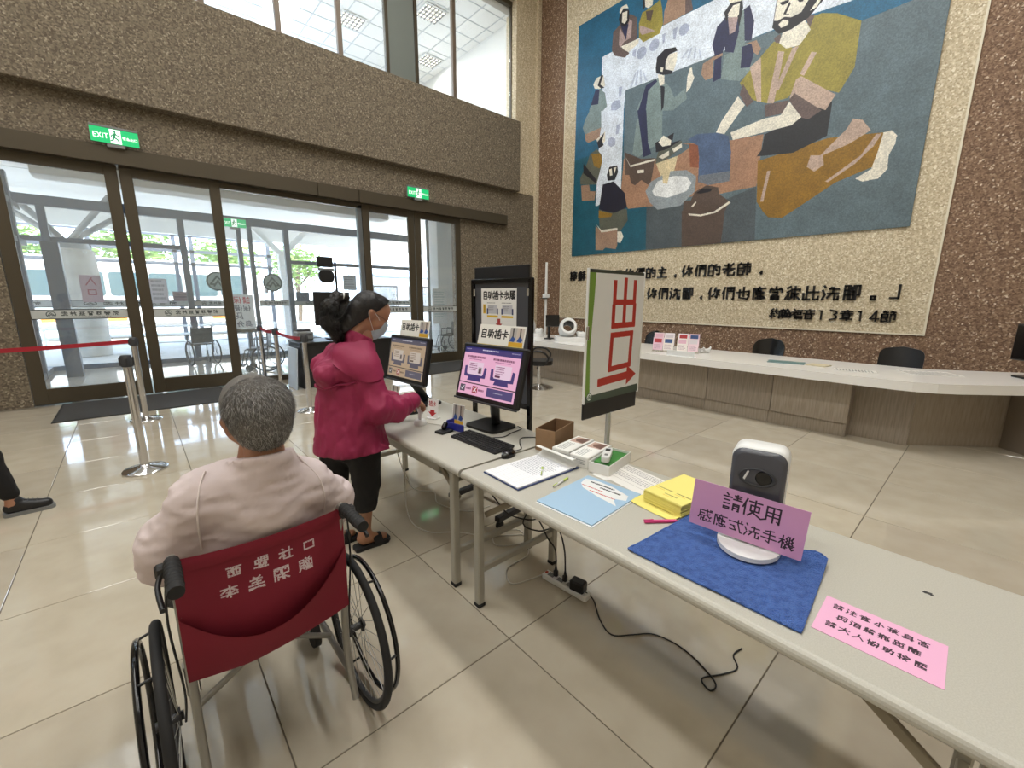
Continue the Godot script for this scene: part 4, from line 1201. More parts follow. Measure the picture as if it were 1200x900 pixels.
func build_screens() -> void:
	var grounds := [C(232, 176, 204), C(190, 166, 138)]
	var bars := [C(44, 46, 106), C(66, 72, 100)]
	for k in 2:
		var at: Vector3 = [V(1.6, 1.14, -2.03), V(1.57, 1.125, -3.035)][k]
		var yaw: float = deg_to_rad([-85.0, -86.0][k])
		var tilt: float = deg_to_rad([-15.0, -11.0][k])
		var foot := V([1.775, 1.755][k], TOP, at.z - [0.16, 0.06][k])
		var t := thing("monitor", ["black monitor with a pink card-insertion screen on the folding table", "black monitor with a tan card-insertion screen before the woman in pink"][k], "monitor", foot, yaw, "card-insertion monitors")
		var inv := t.transform.affine_inverse()
		var xf := inv * Transform3D(Basis(Vector3.UP, yaw) * Basis(Vector3.RIGHT, tilt), at)
		var s := S()
		bx(s, xf * V(0, 0, -0.024), V(0.56, 0.365, 0.04), 0.01, xf.basis)
		obj("housing", s, M.black_plastic, t)
		var mm := printed("screen_%d" % k, screen_image(grounds[k], bars[k], [C(120, 60, 96), C(116, 88, 62)][k]), 0.3)
		mm.albedo_color = C(60, 60, 60)
		mm.emission_enabled = true
		mm.emission_texture = mm.albedo_texture
		mm.emission = Color.WHITE
		mm.emission_operator = BaseMaterial3D.EMISSION_OP_MULTIPLY
		mm.emission_energy_multiplier = [0.78, 0.55][k]
		s = S()
		card(s, 0.5, 0.308, 0.002, xf * Transform3D(Basis(), V(0, 0.003, -0.001)))
		obj("screen", s, mm, t)
		s = S()
		var b: Vector3 = xf * V(0, -0.183, -0.006)
		bx(s, b, V(0.56, 0.012, 0.02), 0.003, xf.basis)
		obj("chin", s, M.dark_grey, t)
		s = S()
		var j: Vector3 = xf * V(0, -0.08, -0.05)
		tube(s, [j, V(j.x, j.y - 0.12, j.z - 0.03), V(0, 0.02, -0.02)], 0.032, 10)
		obj("neck", s, M.black_plastic, t)
		s = S()
		prism(s, rounded(0.3, 0.24, 0.05), 0.016, Transform3D(Basis(Vector3.RIGHT, -PI / 2), V(0, 0.008, 0.03)))
		obj("foot", s, M.black_plastic, t)
		var l := AreaLight3D.new()
		l.name = "screen_light"
		l.area_size = Vector2(0.48, 0.3)
		l.light_color = [Color(1.0, 0.75, 0.88), Color(1.0, 0.88, 0.74)][k]
		l.light_energy = 0.035
		l.area_normalize_energy = true
		l.area_range = 30.0
		l.shadow_enabled = true
		t.add_child(l)
		l.transform = xf * Transform3D(Basis(Vector3.UP, PI), V(0, 0, 0.01))
		l.rotate_object_local(Vector3.UP, PI)
		# the printed strip fixed over the screen
		var im := blank(512, 190, C(238, 238, 232))
		say(im, "自助插卡", 22, 42, 74, 82, C(20, 20, 22), 11, false, false, 0.92)
		photo_pair(im, Rect2i(352, 14, 150, 166))
		im.fill_rect(Rect2i(0, 176, 512, 14), [C(226, 206, 120), C(232, 226, 200)][k])
		s = S()
		card(s, 0.4, 0.135, 0.004, xf * Transform3D(Basis(), V(0.02, 0.245, -0.03)))
		var o := obj("monitor_sign", s, printed("monitor_sign_print_%d" % k, im))
		o.transform = t.transform
		tag(o, ["white card-insertion strip sign over the pink screen", "white card-insertion strip sign over the tan screen"][k], "sign", "strip signs over the monitors")
	# poster board on a black floor stand behind the table
	var p := thing("poster_board", "tall black framed poster board on a castored stand behind the pink screen", "poster stand", V(2.0, 0, -2.385), -PI / 2 + 0.09)
	for k in [-1, 1]:
		piece("upright", M.black_gloss, p, V(k * 0.29, 0.9, 0), V(0.035, 1.66, 0.03), 0.004)
		piece("base_bar", M.black_plastic, p, V(k * 0.26, 0.08, 0.05), V(0.05, 0.04, 0.5), 0.006)
		for z in [-0.18, 0.27]:
			var s := S()
			cyl(s, V(k * 0.26 - 0.012, 0.03, z), V(k * 0.26 + 0.012, 0.03, z), 0.03, -1, 14)
			bx(s, V(k * 0.26, 0.05, z), V(0.034, 0.03, 0.03), 0.003)
			obj("caster", s, M.rubber, p)
	piece("cross_rail", M.black_plastic, p, V(0, 0.08, 0.0), V(0.5, 0.03, 0.03), 0.004)
	piece("top_rail", M.black_gloss, p, V(0, 1.72, 0), V(0.61, 0.035, 0.03), 0.004)
	piece("lower_rail", M.black_gloss, p, V(0, 0.84, 0), V(0.61, 0.035, 0.03), 0.004)
	piece("back_panel", mk("board_grey", C(74, 76, 82), 0.3), p, V(0, 1.28, -0.006), V(0.56, 0.86, 0.012))
	piece("header_plate", M.black_plastic, p, V(-0.02, 1.765, -0.022), V(0.55, 0.12, 0.02), 0.004)
	for k in [-1, 1]: piece("clip", M.chrome, p, V(k * 0.27, 1.64, 0.012), V(0.02, 0.05, 0.012), 0.003)
	var im := blank(400, 520, C(236, 236, 232))
	say(im, "自助插卡步驟", 18, 22, 56, 62, C(22, 22, 24), 8.5)
	im.fill_rect(Rect2i(22, 120, 30, 70), C(222, 182, 46))
	line(im, Vector2(38, 132), Vector2(38, 178), 7, C(40, 40, 40))
	var rng := RandomNumberGenerator.new()
	rng.seed = 6
	for r in 2:
		for c in 2:
			var x := 70 + c * 168
			var y := 110 + r * 220
			scribble(im, Rect2(x, y - 4, 120, 10), 1, C(90, 90, 94), rng)
			im.fill_rect(Rect2i(x + 6, y + 14, 112, 66), C(196, 198, 204))
			im.fill_rect(Rect2i(x - 4, y + 40, 16, 44), C(52, 62, 104))
			im.fill_rect(Rect2i(x + 112, y + 40, 16, 44), C(52, 62, 104))
			scribble(im, Rect2(x + 14, y + 22, 70, 44), 4, C(120, 120, 128), rng)
			im.fill_rect(Rect2i(x - 2, y + 92, 128, 16), C(224, 186, 52))
	fill_poly(im, PackedVector2Array([Vector2(190, 226), Vector2(222, 226), Vector2(222, 262), Vector2(244, 262), Vector2(206, 298), Vector2(168, 262), Vector2(190, 262)]), C(172, 62, 56))
	var s := S()
	card(s, 0.36, 0.5, 0.002, Transform3D(Basis(), V(-0.02, 1.42, 0.004)))
	tag(obj("step_poster", s, printed("poster_print", im)), "white poster of card-insertion steps with a red arrow on the black board", "poster").transform = p.transform
	# exit placard on its pole
	var e := thing("exit_placard", "tall white placard reading exit in red with an arrow, clamped to the table", "sign stand", V(1.935, 0, -1.345))
	s = S()
	bx(s, V(-0.02, TOP + 0.006, -0.019), V(0.07, 0.01, 0.05), 0.002)
	bx(s, V(-0.02, TOP - 0.055, -0.019), V(0.07, 0.01, 0.05), 0.002)
	bx(s, V(0.01, TOP - 0.024, -0.019), V(0.01, 0.07, 0.05), 0.002)
	obj("clamp", s, M.dark_grey, e)
	s = S()
	cyl(s, V(0, TOP - 0.02, -0.019), V(0, 1.07, -0.019), 0.015, -1, 16)
	obj("pole", s, M.steel_tube, e)
	piece("backing", M.black_plastic, e, V(0, 1.36, -0.01), V(0.49, 0.77, 0.012), 0.003)
	im = blank(512, 720, C(222, 223, 222))
	var red := C(178, 52, 42)
	fill_poly(im, PackedVector2Array([Vector2(0, 0), Vector2(58, 0), Vector2(50, 150), Vector2(30, 420), Vector2(44, 720), Vector2(0, 720)]), C(114, 148, 62))
	im.fill_rect(Rect2i(0, 0, 512, 16), C(58, 66, 58))
	fill_poly(im, PackedVector2Array([Vector2(0, 684), Vector2(512, 672), Vector2(512, 720), Vector2(0, 720)]), C(62, 78, 66))
	emblem(im, Vector2(40, 690), 24, C(40, 70, 56), C(214, 222, 216))
	for q in [[230, 62, 230, 170], [330, 46, 330, 300], [424, 56, 424, 166], [230, 170, 424, 170], [226, 196, 226, 302], [430, 190, 430, 300], [226, 302, 430, 300], [224, 356, 216, 552], [224, 356, 418, 352], [418, 352, 410, 540], [216, 552, 410, 540]]:
		line(im, Vector2(q[0], q[1]), Vector2(q[2], q[3]), 32, red)
	fill_poly(im, PackedVector2Array([Vector2(108, 596), Vector2(388, 582), Vector2(388, 545), Vector2(486, 606), Vector2(388, 664), Vector2(388, 628), Vector2(108, 642)]), red)
	s = S()
	card(s, 0.487, 0.675, 0.004, Transform3D(Basis(), V(0, 1.405, -0.001)))
	obj("poster_sheet", s, printed("exit_placard_print", im, 0.3), e)
	for x in [-0.248, 0.248]: piece("side_rail", M.white_metal, e, V(x, 1.405, -0.002), V(0.009, 0.685, 0.014), 0.002)
	piece("clip", M.chrome, e, V(-0.246, 1.43, 0.006), V(0.014, 0.07, 0.014), 0.003)

const FLAT := Basis(Vector3(0, 0, 1), Vector3(1, 0, 0), Vector3(0, 1, 0))   # a sheet lying down, its top edge towards +x

func flat_sheet(called: String, label: String, cat: String, at: Vector3, w: float, h: float, t: float, turn: float, m: Material) -> MeshInstance3D:
	var s := S()
	card(s, w, h, t, Transform3D(FLAT, V(0, t / 2, 0)))
	var o := obj(called, s, m)
	o.position = at
	o.rotation.y = turn
	tag(o, label, cat)
	return o

func build_table_things() -> void:
	var rng := RandomNumberGenerator.new()
	rng.seed = 17
	# keyboard: a tray and four rows of keys
	var t := thing("keyboard", "black keyboard lying in front of the pink screen", "keyboard", V(1.495, TOP, -1.965), 0.05)
	var s := S()
	bx(s, V(0, 0.009, 0), V(0.16, 0.016, 0.42), 0.005, Basis(Vector3.BACK, 0.04))
	obj("case", s, M.black_plastic, t)
	mk("key_black", C(34, 34, 37), 0.5)
	s = S()
	bx(s, V(0, 0, 0), V(0.018, 0.009, 0.018), 0.003)
	s.generate_normals()
	var key := s.commit()
	for r in 6:
		for k in 17:
			if r == 0 and k > 4 and k < 10: continue
			var o := inst("key", key, M.key_black, t)
			o.position = V(-0.062 + r * 0.0235, 0.0185 + (-0.062 + r * 0.0235) * 0.04, -0.188 + k * 0.0235)
	piece("space_bar", M.key_black, t, V(-0.062, 0.0175, -0.02), V(0.018, 0.009, 0.112), 0.003)
	mouse(V(1.475, TOP, -1.69), 0.3, "black mouse beside the keyboard")
	mouse(V(1.5, TOP, -2.83), -0.2, "black mouse under the woman's hand")
	# open cardboard box
	t = thing("cardboard_box", "small open brown cardboard box behind the white cartons", "box", V(1.8, TOP, -1.64), 0.28)
	mk("cardboard", C(132, 104, 76), 0.85)
	mk("cardboard_worn", C(150, 120, 90), 0.85)
	for k in [-1, 1]:
		piece("long_side", M.cardboard, t, V(0, 0.065, k * 0.062), V(0.25, 0.13, 0.005), 0.001)
		piece("short_side", M.cardboard_worn, t, V(k * 0.125, 0.065, 0), V(0.005, 0.13, 0.12), 0.001)
	piece("bottom", M.cardboard, t, V(0, 0.003, 0), V(0.24, 0.005, 0.12))
	piece("tape_strip", M.cardboard_worn, t, V(-0.128, 0.1, 0), V(0.002, 0.06, 0.045))
	# thermometer cartons
	for k in 3:
		var z: float = [-1.478, -1.353, -1.228][k]
		t = thing("thermometer_carton", ["white forehead-thermometer carton beside the cardboard box", "white forehead-thermometer carton between two others", "open white carton with green lining under the thermometer"][k], "box", V(1.78, TOP, z), 0.12 + 0.03 * k, "thermometer cartons")
		if k < 2:
			piece("body", M.paper, t, V(0, 0.03, 0), V(0.26, 0.06, 0.112), 0.002)
			var im := blank(256, 128, C(236, 236, 232))
			im.fill_rect(Rect2i(150, 14, 94, 100), C(190, 160, 146))
			fill_poly(im, PackedVector2Array([Vector2(158, 110), Vector2(170, 50), Vector2(200, 30), Vector2(236, 60), Vector2(240, 110)]), C(112, 82, 72))
			scribble(im, Rect2(14, 24, 120, 60), 4, C(120, 124, 126), rng)
			s = S()
			card(s, 0.255, 0.108, 0.001, Transform3D(Basis(V(1, 0, 0), V(0, 0, -1), V(0, 1, 0)), V(0, 0.0606, 0)))
			obj("printed_lid", s, printed("carton_lid_%d" % k, im), t)
			im = blank(128, 64, C(232, 232, 228))
			im.fill_rect(Rect2i(10, 16, 26, 32), C(96, 98, 100))
			scribble(im, Rect2(46, 18, 70, 34), 3, C(128, 130, 132), rng)
			s = S()
			card(s, 0.108, 0.056, 0.001, Transform3D(Basis(Vector3.UP, -PI / 2), V(-0.1306, 0.03, 0)))
			obj("printed_end", s, printed("carton_end_%d" % k, im), t)
		else:
			for e in [-1, 1]:
				piece("long_side", M.paper, t, V(0, 0.028, e * 0.056), V(0.26, 0.056, 0.004), 0.001)
				piece("short_side", M.paper, t, V(e * 0.13, 0.028, 0), V(0.004, 0.056, 0.112), 0.001)
			piece("bottom", M.paper, t, V(0, 0.002, 0), V(0.256, 0.004, 0.11))
			piece("green_insert", mk("insert_green", C(70, 140, 66), 0.6), t, V(0.02, 0.03, 0), V(0.21, 0.03, 0.105), 0.003)
	t = thing("thermometer", "white handheld forehead thermometer resting on the open carton", "thermometer", V(1.755, TOP + 0.056, -1.232), 0.5)
	s = S()
	prism(s, rounded(0.16, 0.042, 0.02), 0.026, Transform3D(Basis(Vector3.RIGHT, -PI / 2), V(0, 0.014, 0)))
	obj("body", s, M.white_plastic, t)
	piece("display", M.dark_grey, t, V(0.04, 0.0275, 0), V(0.034, 0.002, 0.024))
	piece("button", M.mid_grey, t, V(-0.035, 0.028, 0), V(0.02, 0.003, 0.016), 0.001)
	s = S()
	cyl(s, V(0.075, 0.014, 0), V(0.098, 0.012, 0), 0.014, 0.011, 16)
	obj("probe", s, M.mid_grey, t)
	# clipboard with a turned-over form
	t = thing("clipboard", "navy clipboard with ruled forms, their top sheets rolled back", "clipboard", V(1.43, TOP, -1.455), -0.03)
	piece("board", mk("navy_board", C(40, 58, 104), 0.5), t, V(0, 0.004, 0), V(0.42, 0.006, 0.27), 0.002)
	var im := blank(300, 460, C(236, 237, 240))
	for k in 22: im.fill_rect(Rect2i(14, 30 + k * 19, 272, 1), C(170, 174, 186))
	for k in 6: im.fill_rect(Rect2i(14 + k * 54, 30, 1, 400), C(180, 184, 194))
	scribble(im, Rect2(20, 34, 250, 250), 13, C(142, 146, 160), rng, 0.35)
	s = S()
	card(s, 0.255, 0.37, 0.006, Transform3D(FLAT, V(-0.02, 0.01, 0)))
	obj("form_pad", s, printed("form_pad_print", im), t)
	s = S()
	var spiral := func(u: float, v: float) -> Vector3:
		var a := v * 3.9 - 0.4
		var r := 0.022 + 0.002 * v
		return V(0.165 + sin(a) * r * 1.5, 0.013 + r - cos(a) * r, (u - 0.5) * 0.27)
	surf(s, 4, 18, spiral)
	surf(s, 4, 18, func(u, v): return spiral.call(u, v) + V(0, 0.0012, 0), true)
	obj("rolled_sheets", s, M.paper, t)
	pen(V(1.4, TOP + 0.015, -1.36), V(1.48, TOP + 0.015, -1.43), C(170, 196, 70), "white ballpoint pen with a lime end lying on the clipboard")
	pen(V(1.365, TOP + 0.006, -1.245), V(1.5, TOP + 0.006, -1.27), C(186, 206, 96), "lime green pen lying between clipboard and blue folder")
	# pale blue folder with a white label blob
	im = blank(420, 560, C(164, 194, 220))
	for k in 400: im.fill_rect(Rect2i(rng.randi_range(0, 418), rng.randi_range(0, 558), 2, 2), C(172, 202, 226))
	fill_poly(im, PackedVector2Array([Vector2(20, 60), Vector2(120, 34), Vector2(240, 44), Vector2(380, 90), Vector2(404, 160), Vector2(330, 190), Vector2(396, 266), Vector2(250, 240), Vector2(90, 190), Vector2(40, 140)]), C(232, 234, 234))
	scribble(im, Rect2(80, 68, 190, 22), 1, C(44, 46, 52), rng, 0.8)
	scribble(im, Rect2(180, 104, 180, 22), 1, C(44, 46, 52), rng, 0.8)
	scribble(im, Rect2(60, 148, 200, 14), 1, C(190, 62, 60), rng, 0.8)
	scribble(im, Rect2(150, 188, 210, 16), 1, C(190, 62, 60), rng, 0.8)
	t = thing("plastic_folder", "pale blue plastic folder with a white printed label on the table edge", "folder", V(1.405, TOP, -1.065), 0.06)
	s = S()
	card(s, 0.285, 0.38, 0.005, Transform3D(FLAT, V(0, 0.006, 0)))
	obj("cover", s, printed("folder_print", im, 0.25), t)
	piece("back_cover", M.white_plastic, t, V(-0.006, 0.0015, 0.004), V(0.385, 0.003, 0.29))
	# loose printed sheet
	im = blank(400, 280, C(232, 230, 226))
	scribble(im, Rect2(20, 20, 350, 70), 4, C(140, 136, 140), rng, 0.4)
	im.fill_rect(Rect2i(10, 110, 380, 3), C(96, 96, 98))
	scribble(im, Rect2(30, 130, 330, 60), 3, C(150, 146, 150), rng, 0.4)
	im.fill_rect(Rect2i(10, 214, 380, 2), C(120, 120, 122))
	flat_sheet("loose_form", "printed white form lying half under the yellow papers", "paper", V(1.735, TOP + 0.0004, -1.04), 0.32, 0.22, 0.0012, -0.18, printed("loose_form_print", im))
	flat_sheet("slip_sheet", "narrow white slip sticking out under the open carton", "paper", V(1.72, TOP + 0.0002, -1.17), 0.1, 0.2, 0.001, -0.1, M.paper)
	# yellow stack
	mk("yellow_paper", C(234, 222, 124), 0.75)
	t = thing("yellow_papers", "thick stack of pale yellow printed slips on the table", "paper stack", V(1.7, TOP, -0.79), -0.12)
	for k in 9:
		var o := piece("sheet_layer", M.yellow_paper, t, V(rng.randf_range(-0.003, 0.003), 0.008 + k * 0.0052, rng.randf_range(-0.003, 0.003)), V(0.29, 0.0048, 0.185), 0.0012)
		o.rotation.y = rng.randf_range(-0.02, 0.02)
	im = blank(300, 470, C(236, 224, 128))
	scribble(im, Rect2(20, 330, 130, 26), 1, C(110, 96, 40), rng, 0.5)
	scribble(im, Rect2(170, 330, 110, 26), 1, C(110, 96, 40), rng, 0.5)
	scribble(im, Rect2(120, 392, 120, 24), 1, C(110, 96, 40), rng, 0.5)
	for r in [[20, 360, 70], [170, 358, 80], [120, 420, 70]]: im.fill_rect(Rect2i(r[0], r[1], r[2], 5), C(214, 168, 40))
	s = S()
	card(s, 0.185, 0.29, 0.0012, Transform3D(FLAT, V(0, 0.0545, 0)))
	obj("printed_top", s, printed("yellow_print", im), t)
	s = S()
	surf(s, 6, 8, func(u, v): return V(-0.2 + u * 0.42, 0.0012 + 0.006 * pow(absf(v - 0.5) * 2, 3), -0.125 + v * 0.215), true)
	surf(s, 6, 8, func(u, v): return V(-0.2 + u * 0.42, 0.0022 + 0.006 * pow(absf(v - 0.5) * 2, 3), -0.125 + v * 0.215))
	obj("loose_sheet", s, M.yellow_paper, t)
	pen(V(1.404, TOP + 0.007, -0.794), V(1.51, TOP + 0.007, -0.71), C(214, 62, 130), "bright pink pen lying beside the blue towel", 0.0065)
	# pink notice lying on the table
	im = blank(640, 440, C(230, 174, 206))
	say(im, "請注意小孩身高", 60, 62, 52, 74, C(48, 30, 44), 8.5)
	say(im, "與酒精瓶距離", 100, 178, 52, 74, C(48, 30, 44), 8.5)
	say(im, "請大人協助按壓", 60, 292, 52, 74, C(48, 30, 44), 8.5)
	flat_sheet("pink_notice", "pink notice sheet with three lines of characters taped flat to the table", "notice", V(1.357, TOP + 0.0003, -0.078), 0.255, 0.182, 0.0012, 0.02, printed("pink_notice_print", im))
	# card readers and their little signs
	t = thing("card_reader", "small white round card reader held by the woman in pink", "card reader", V(1.4, TOP, -2.54))
	s = S()
	lathe(s, [Vector2(0, 0), Vector2(0.042, 0), Vector2(0.044, 0.006), Vector2(0.04, 0.03), Vector2(0.034, 0.036), Vector2(0, 0.036)], 24)
	obj("body", s, M.white_plastic, t)
	piece("upright_slot", M.white_plastic, t, V(0.0, 0.08, 0), V(0.014, 0.1, 0.03), 0.004)
	t = thing("blue_card_reader", "blue and black card reader on the table beside the keyboard", "card reader", V(1.46, TOP, -2.29), 0.2)
	mk("reader_blue", C(36, 44, 140), 0.35)
	piece("tray", M.black_plastic, t, V(-0.03, 0.008, 0.0), V(0.1, 0.016, 0.075), 0.004)
	piece("back_plate", M.reader_blue, t, V(0.03, 0.03, 0.04), V(0.012, 0.05, 0.16), 0.003)
	piece("side_plate", M.reader_blue, t, V(0.06, 0.035, -0.03), V(0.07, 0.06, 0.01), 0.003)
	s = S()
	skin(s, [[V(-0.02, 0.03, -0.01), V(-0.005, 0.05, -0.01), 0.018, 0.016]], 0.005, 0.01)
	obj("sensor", s, M.black_gloss, t)
	im = blank(200, 260, C(236, 234, 232))
	say(im, "插卡", 28, 32, 66, 74, C(176, 36, 44), 9)
	fill_poly(im, PackedVector2Array([Vector2(60, 150), Vector2(140, 150), Vector2(140, 180), Vector2(178, 180), Vector2(100, 240), Vector2(22, 180), Vector2(60, 180)]), C(186, 40, 46))
	stand_card("card_sign", "white card with red characters and a red arrow by the woman's hand", V(1.55, TOP, -2.62), 0.105, 0.14, -PI / 2 + 0.25, printed("insert_sign_print", im))
	im = blank(160, 220, C(230, 230, 226))
	photo_pair(im, Rect2i(8, 8, 144, 204))
	stand_card("photo_card", "instruction picture card with a yellow foot under the pink screen", V(1.575, TOP, -2.33), 0.12, 0.15, -PI / 2 + 0.1, printed("photo_card_print", im))
	stand_card("photo_card", "instruction picture card half hidden behind the woman's arm", V(1.545, TOP, -3.2), 0.12, 0.15, -PI / 2 + 0.1, M.photo_card_print)

func stand_card(called: String, label: String, at: Vector3, w: float, h: float, turn: float, m: Material) -> void:
	var t := thing(called, label, "sign", at, turn)
	var s := S()
	card(s, w, h, 0.003, Transform3D(Basis(Vector3.RIGHT, -0.12), V(0, h / 2 + 0.004, 0)))
	obj("card", s, m, t)
	piece("foot", M.white_plastic, t, V(0, 0.004, 0), V(w * 0.8, 0.008, 0.06), 0.002)

func mouse(at: Vector3, turn: float, label: String) -> void:
	var t := thing("computer_mouse", label, "mouse", at, turn, "black mice")
	var s := S()
	surf(s, 20, 12, func(u, v):
		var a: float = u * TAU
		var r: float = sin(v * PI / 2)
		return V(cos(a) * 0.058 * r, 0.036 * pow(maxf(0.0, cos(v * PI / 2)), 0.7), sin(a) * 0.033 * r))
	obj("shell", s, M.black_gloss, t)
	s = S()
	cyl(s, V(0.03, 0.03, -0.004), V(0.03, 0.03, 0.004), 0.009, -1, 12)
	obj("wheel", s, M.dark_grey, t)

func pen(a: Vector3, b: Vector3, col: Color, label: String, r := 0.0052) -> void:
	var t := thing("pen", label, "pen", a)
	var d := b - a
	var m := StandardMaterial3D.new()
	m.albedo_color = col
	m.roughness = 0.35
	var s := S()
	cyl(s, Vector3.ZERO, d * 0.62, r, -1, 10)
	obj("barrel", s, M.white_plastic if r < 0.006 else m, t)
	s = S()
	cyl(s, d * 0.62, d * 0.92, r * 1.06, -1, 10)
	obj("grip", s, m, t)
	s = S()
	cyl(s, d * 0.92, d, r, 0.001, 10)
	obj("tip", s, M.mid_grey if r < 0.006 else m, t)
	s = S()
	bx(s, d * 0.12 + V(0, r + 0.0015, 0), V(0.004, 0.003, 0.04), 0.001, Basis(Vector3.UP, atan2(d.x, d.z)))
	obj("clip", s, m, t)

func build_sanitiser() -> void:
	# blue towel, hem all round
	mk("towel_blue", C(76, 112, 182), 0.95)
	tri(M.towel_blue, noise_tex(0.02, [[0.0, C(176, 186, 206)], [0.5, C(226, 230, 240)], [1.0, C(255, 255, 255)]], 512, 51), 2.4)
	M.towel_blue.normal_enabled = true
	M.towel_blue.normal_texture = noise_tex(0.25, [], 256, 52, FastNoiseLite.TYPE_SIMPLEX, 3, true, 6.0)
	M.towel_blue.rim_enabled = true
	M.towel_blue.rim = 0.3
	var t := thing("blue_towel", "blue terry towel spread under the hand sanitiser", "towel", V(1.43, TOP, -0.47))
	var n := FastNoiseLite.new()
	n.seed = 9
	n.frequency = 5.0
	var fold := func(u: float, v: float, o: float) -> Vector3:
		var x := lerpf(-0.215, 0.215, u)
		var z := lerpf(-0.245, 0.24, v)
		# corners wander as in the cloth
		x += 0.06 * (1 - v) * (u - 0.3) - 0.02 * v * u
		z += 0.03 * (1 - u) * (v - 0.5) - 0.04 * u * v * v + 0.02 * u
		var y := 0.003 + 0.007 * maxf(0.0, n.get_noise_2d(x, z) + 0.1) + o
		var far := maxf(0.0, u - 0.8) * maxf(0.0, v - 0.55)
		return V(x, y + far * 0.28 * (0.6 + 0.4 * sin(v * 22.0)), z)
	var s := S()
	surf(s, 40, 44, func(u, v): return fold.call(u, v, 0.004))
	surf(s, 40, 44, func(u, v): return fold.call(u, v, 0.0), true)
	obj("cloth", s, M.towel_blue, t)
	s = S()
	var edge := []
	for i in 24: edge.append(fold.call(i / 24.0, 0.0, 0.002))
	for i in 24: edge.append(fold.call(1.0, i / 24.0, 0.002))
	for i in 24: edge.append(fold.call(1.0 - i / 24.0, 1.0, 0.002))
	for i in 24: edge.append(fold.call(0.0, 1.0 - i / 24.0, 0.002))
	tube(s, edge, 0.004, 6, true)
	obj("hem", s, M.towel_blue, t)
	# automatic hand sanitiser
	t = thing("hand_sanitiser", "white automatic hand sanitiser with a smoky window standing on the towel", "sanitiser dispenser", V(1.6, TOP + 0.014, -0.475), -PI / 2 + 0.22)
	t.scale = Vector3.ONE * 1.12
	s = S()
	# D-shaped drip tray
	var p := PackedVector2Array()
	for i in 21:
		var a := PI + PI * i / 20
		p.append(Vector2(cos(a) * 0.088, sin(a) * 0.1 - 0.07))
	p.append(Vector2(0.075, 0.02))
	p.append(Vector2(-0.075, 0.02))
	prism(s, p, 0.014, Transform3D(Basis(Vector3.RIGHT, -PI / 2), V(0, 0.007, 0)))
	obj("drip_tray", s, M.white_plastic, t)
	for k in [-1, 1]: piece("rubber_foot", M.dark_grey, t, V(k * 0.045, 0.019, 0.062), V(0.012, 0.008, 0.008), 0.002)
	s = S()
	prism(s, rounded(0.142, 0.06, 0.02), 0.09, Transform3D(Basis(Vector3.RIGHT, -PI / 2), V(0, 0.055, 0.012)))
	obj("neck", s, M.white_plastic, t)
	# rounded upright body: outline seen from the front, softened at the rims
	var body := func(ss: SurfaceTool, w: float, h: float, y: float, z0: float, z1: float, r: float) -> void:
		var prev := []
		for q in [[z0, 0.012], [z0 + 0.004, 0.004], [z0 + 0.012, 0.0], [z1 - 0.012, 0.0], [z1 - 0.004, 0.004], [z1, 0.012]]:
			var o := rounded(w - q[1] * 2, h - q[1] * 2, r - q[1] * 0.5, 6)
			var ring := []
			for v in o: ring.append(V(v.x, v.y + y, q[0]))
			if prev:
				ss.set_smooth_group(1)
				for i in ring.size():
					var j := (i + 1) % ring.size()
					face(ss, V(0, y, (z0 + z1) / 2), [prev[i], prev[j], ring[j], ring[i]])
			prev = ring
			if q[0] == z0 or q[0] == z1:
				ss.set_smooth_group(-1)
				for i in ring.size(): face(ss, V(0, y, (z0 + z1) / 2), [V(0, y, q[0]), ring[i], ring[(i + 1) % ring.size()]])
	s = S()
	body.call(s, 0.156, 0.225, 0.2, -0.055, 0.035, 0.035)
	obj("rear_shell", s, M.white_plastic, t)
	mk("smoke_window", C(74, 76, 84), 0.12)
	s = S()
	body.call(s, 0.15, 0.218, 0.199, 0.033, 0.058, 0.034)
	obj("smoky_window", s, M.smoke_window, t)
	s = S()
	lathe(s, [Vector2(0.03, 0), Vector2(0.036, 0.004), Vector2(0.033, 0.008), Vector2(0.028, 0.006)], 28, Transform3D(Basis(V(1.45, 0, 0), V(0, 0, 1), V(0, -0.82, 0)), V(0, 0.225, 0.056)))
	obj("eye_rim", s, M.dark_grey, t)
	s = S()
	lathe(s, [Vector2(0.0, 0.004), Vector2(0.02, 0.003), Vector2(0.023, 0)], 22, Transform3D(Basis(V(1, 0, 0), V(0, 0, 1), V(0, -1, 0)), V(0.018, 0.225, 0.058)))
	obj("pump_eye", s, M.black_gloss, t)
	s = S()
	bx(s, V(-0.03, 0.226, 0.06), V(0.006, 0.034, 0.003), 0.0015, Basis(Vector3.BACK, -0.35))
	obj("clear_tab", s, M.white_plastic, t)
	# pink notice leaning on it
	var im := blank(720, 350, C(208, 154, 196))
	say(im, "請使用", 208, 34, 118, 124, C(36, 22, 36), 11)
	say(im, "感應式洗手機", 60, 212, 88, 104, C(36, 22, 36), 9)
	s = S()
	card(s, 0.355, 0.172, 0.002)
	var o := obj("pink_sign", s, printed("pink_sign_print", im))
	tag(o, "upright pink sign with two lines of characters leaning on the sanitiser", "sign")
	o.position = V(1.503, TOP + 0.124, -0.472)
	o.basis = Basis(Vector3.UP, deg_to_rad(-80.8)) * Basis(Vector3.BACK, -0.04) * Basis(Vector3.RIGHT, -0.06)

func cable(label: String, pts: Array, r: float, m: Material, steps := 5) -> void:
	var s := S()
	tube(s, spline(pts, steps), r, 6)
	tag(obj("cable", s, m), label, "cable")

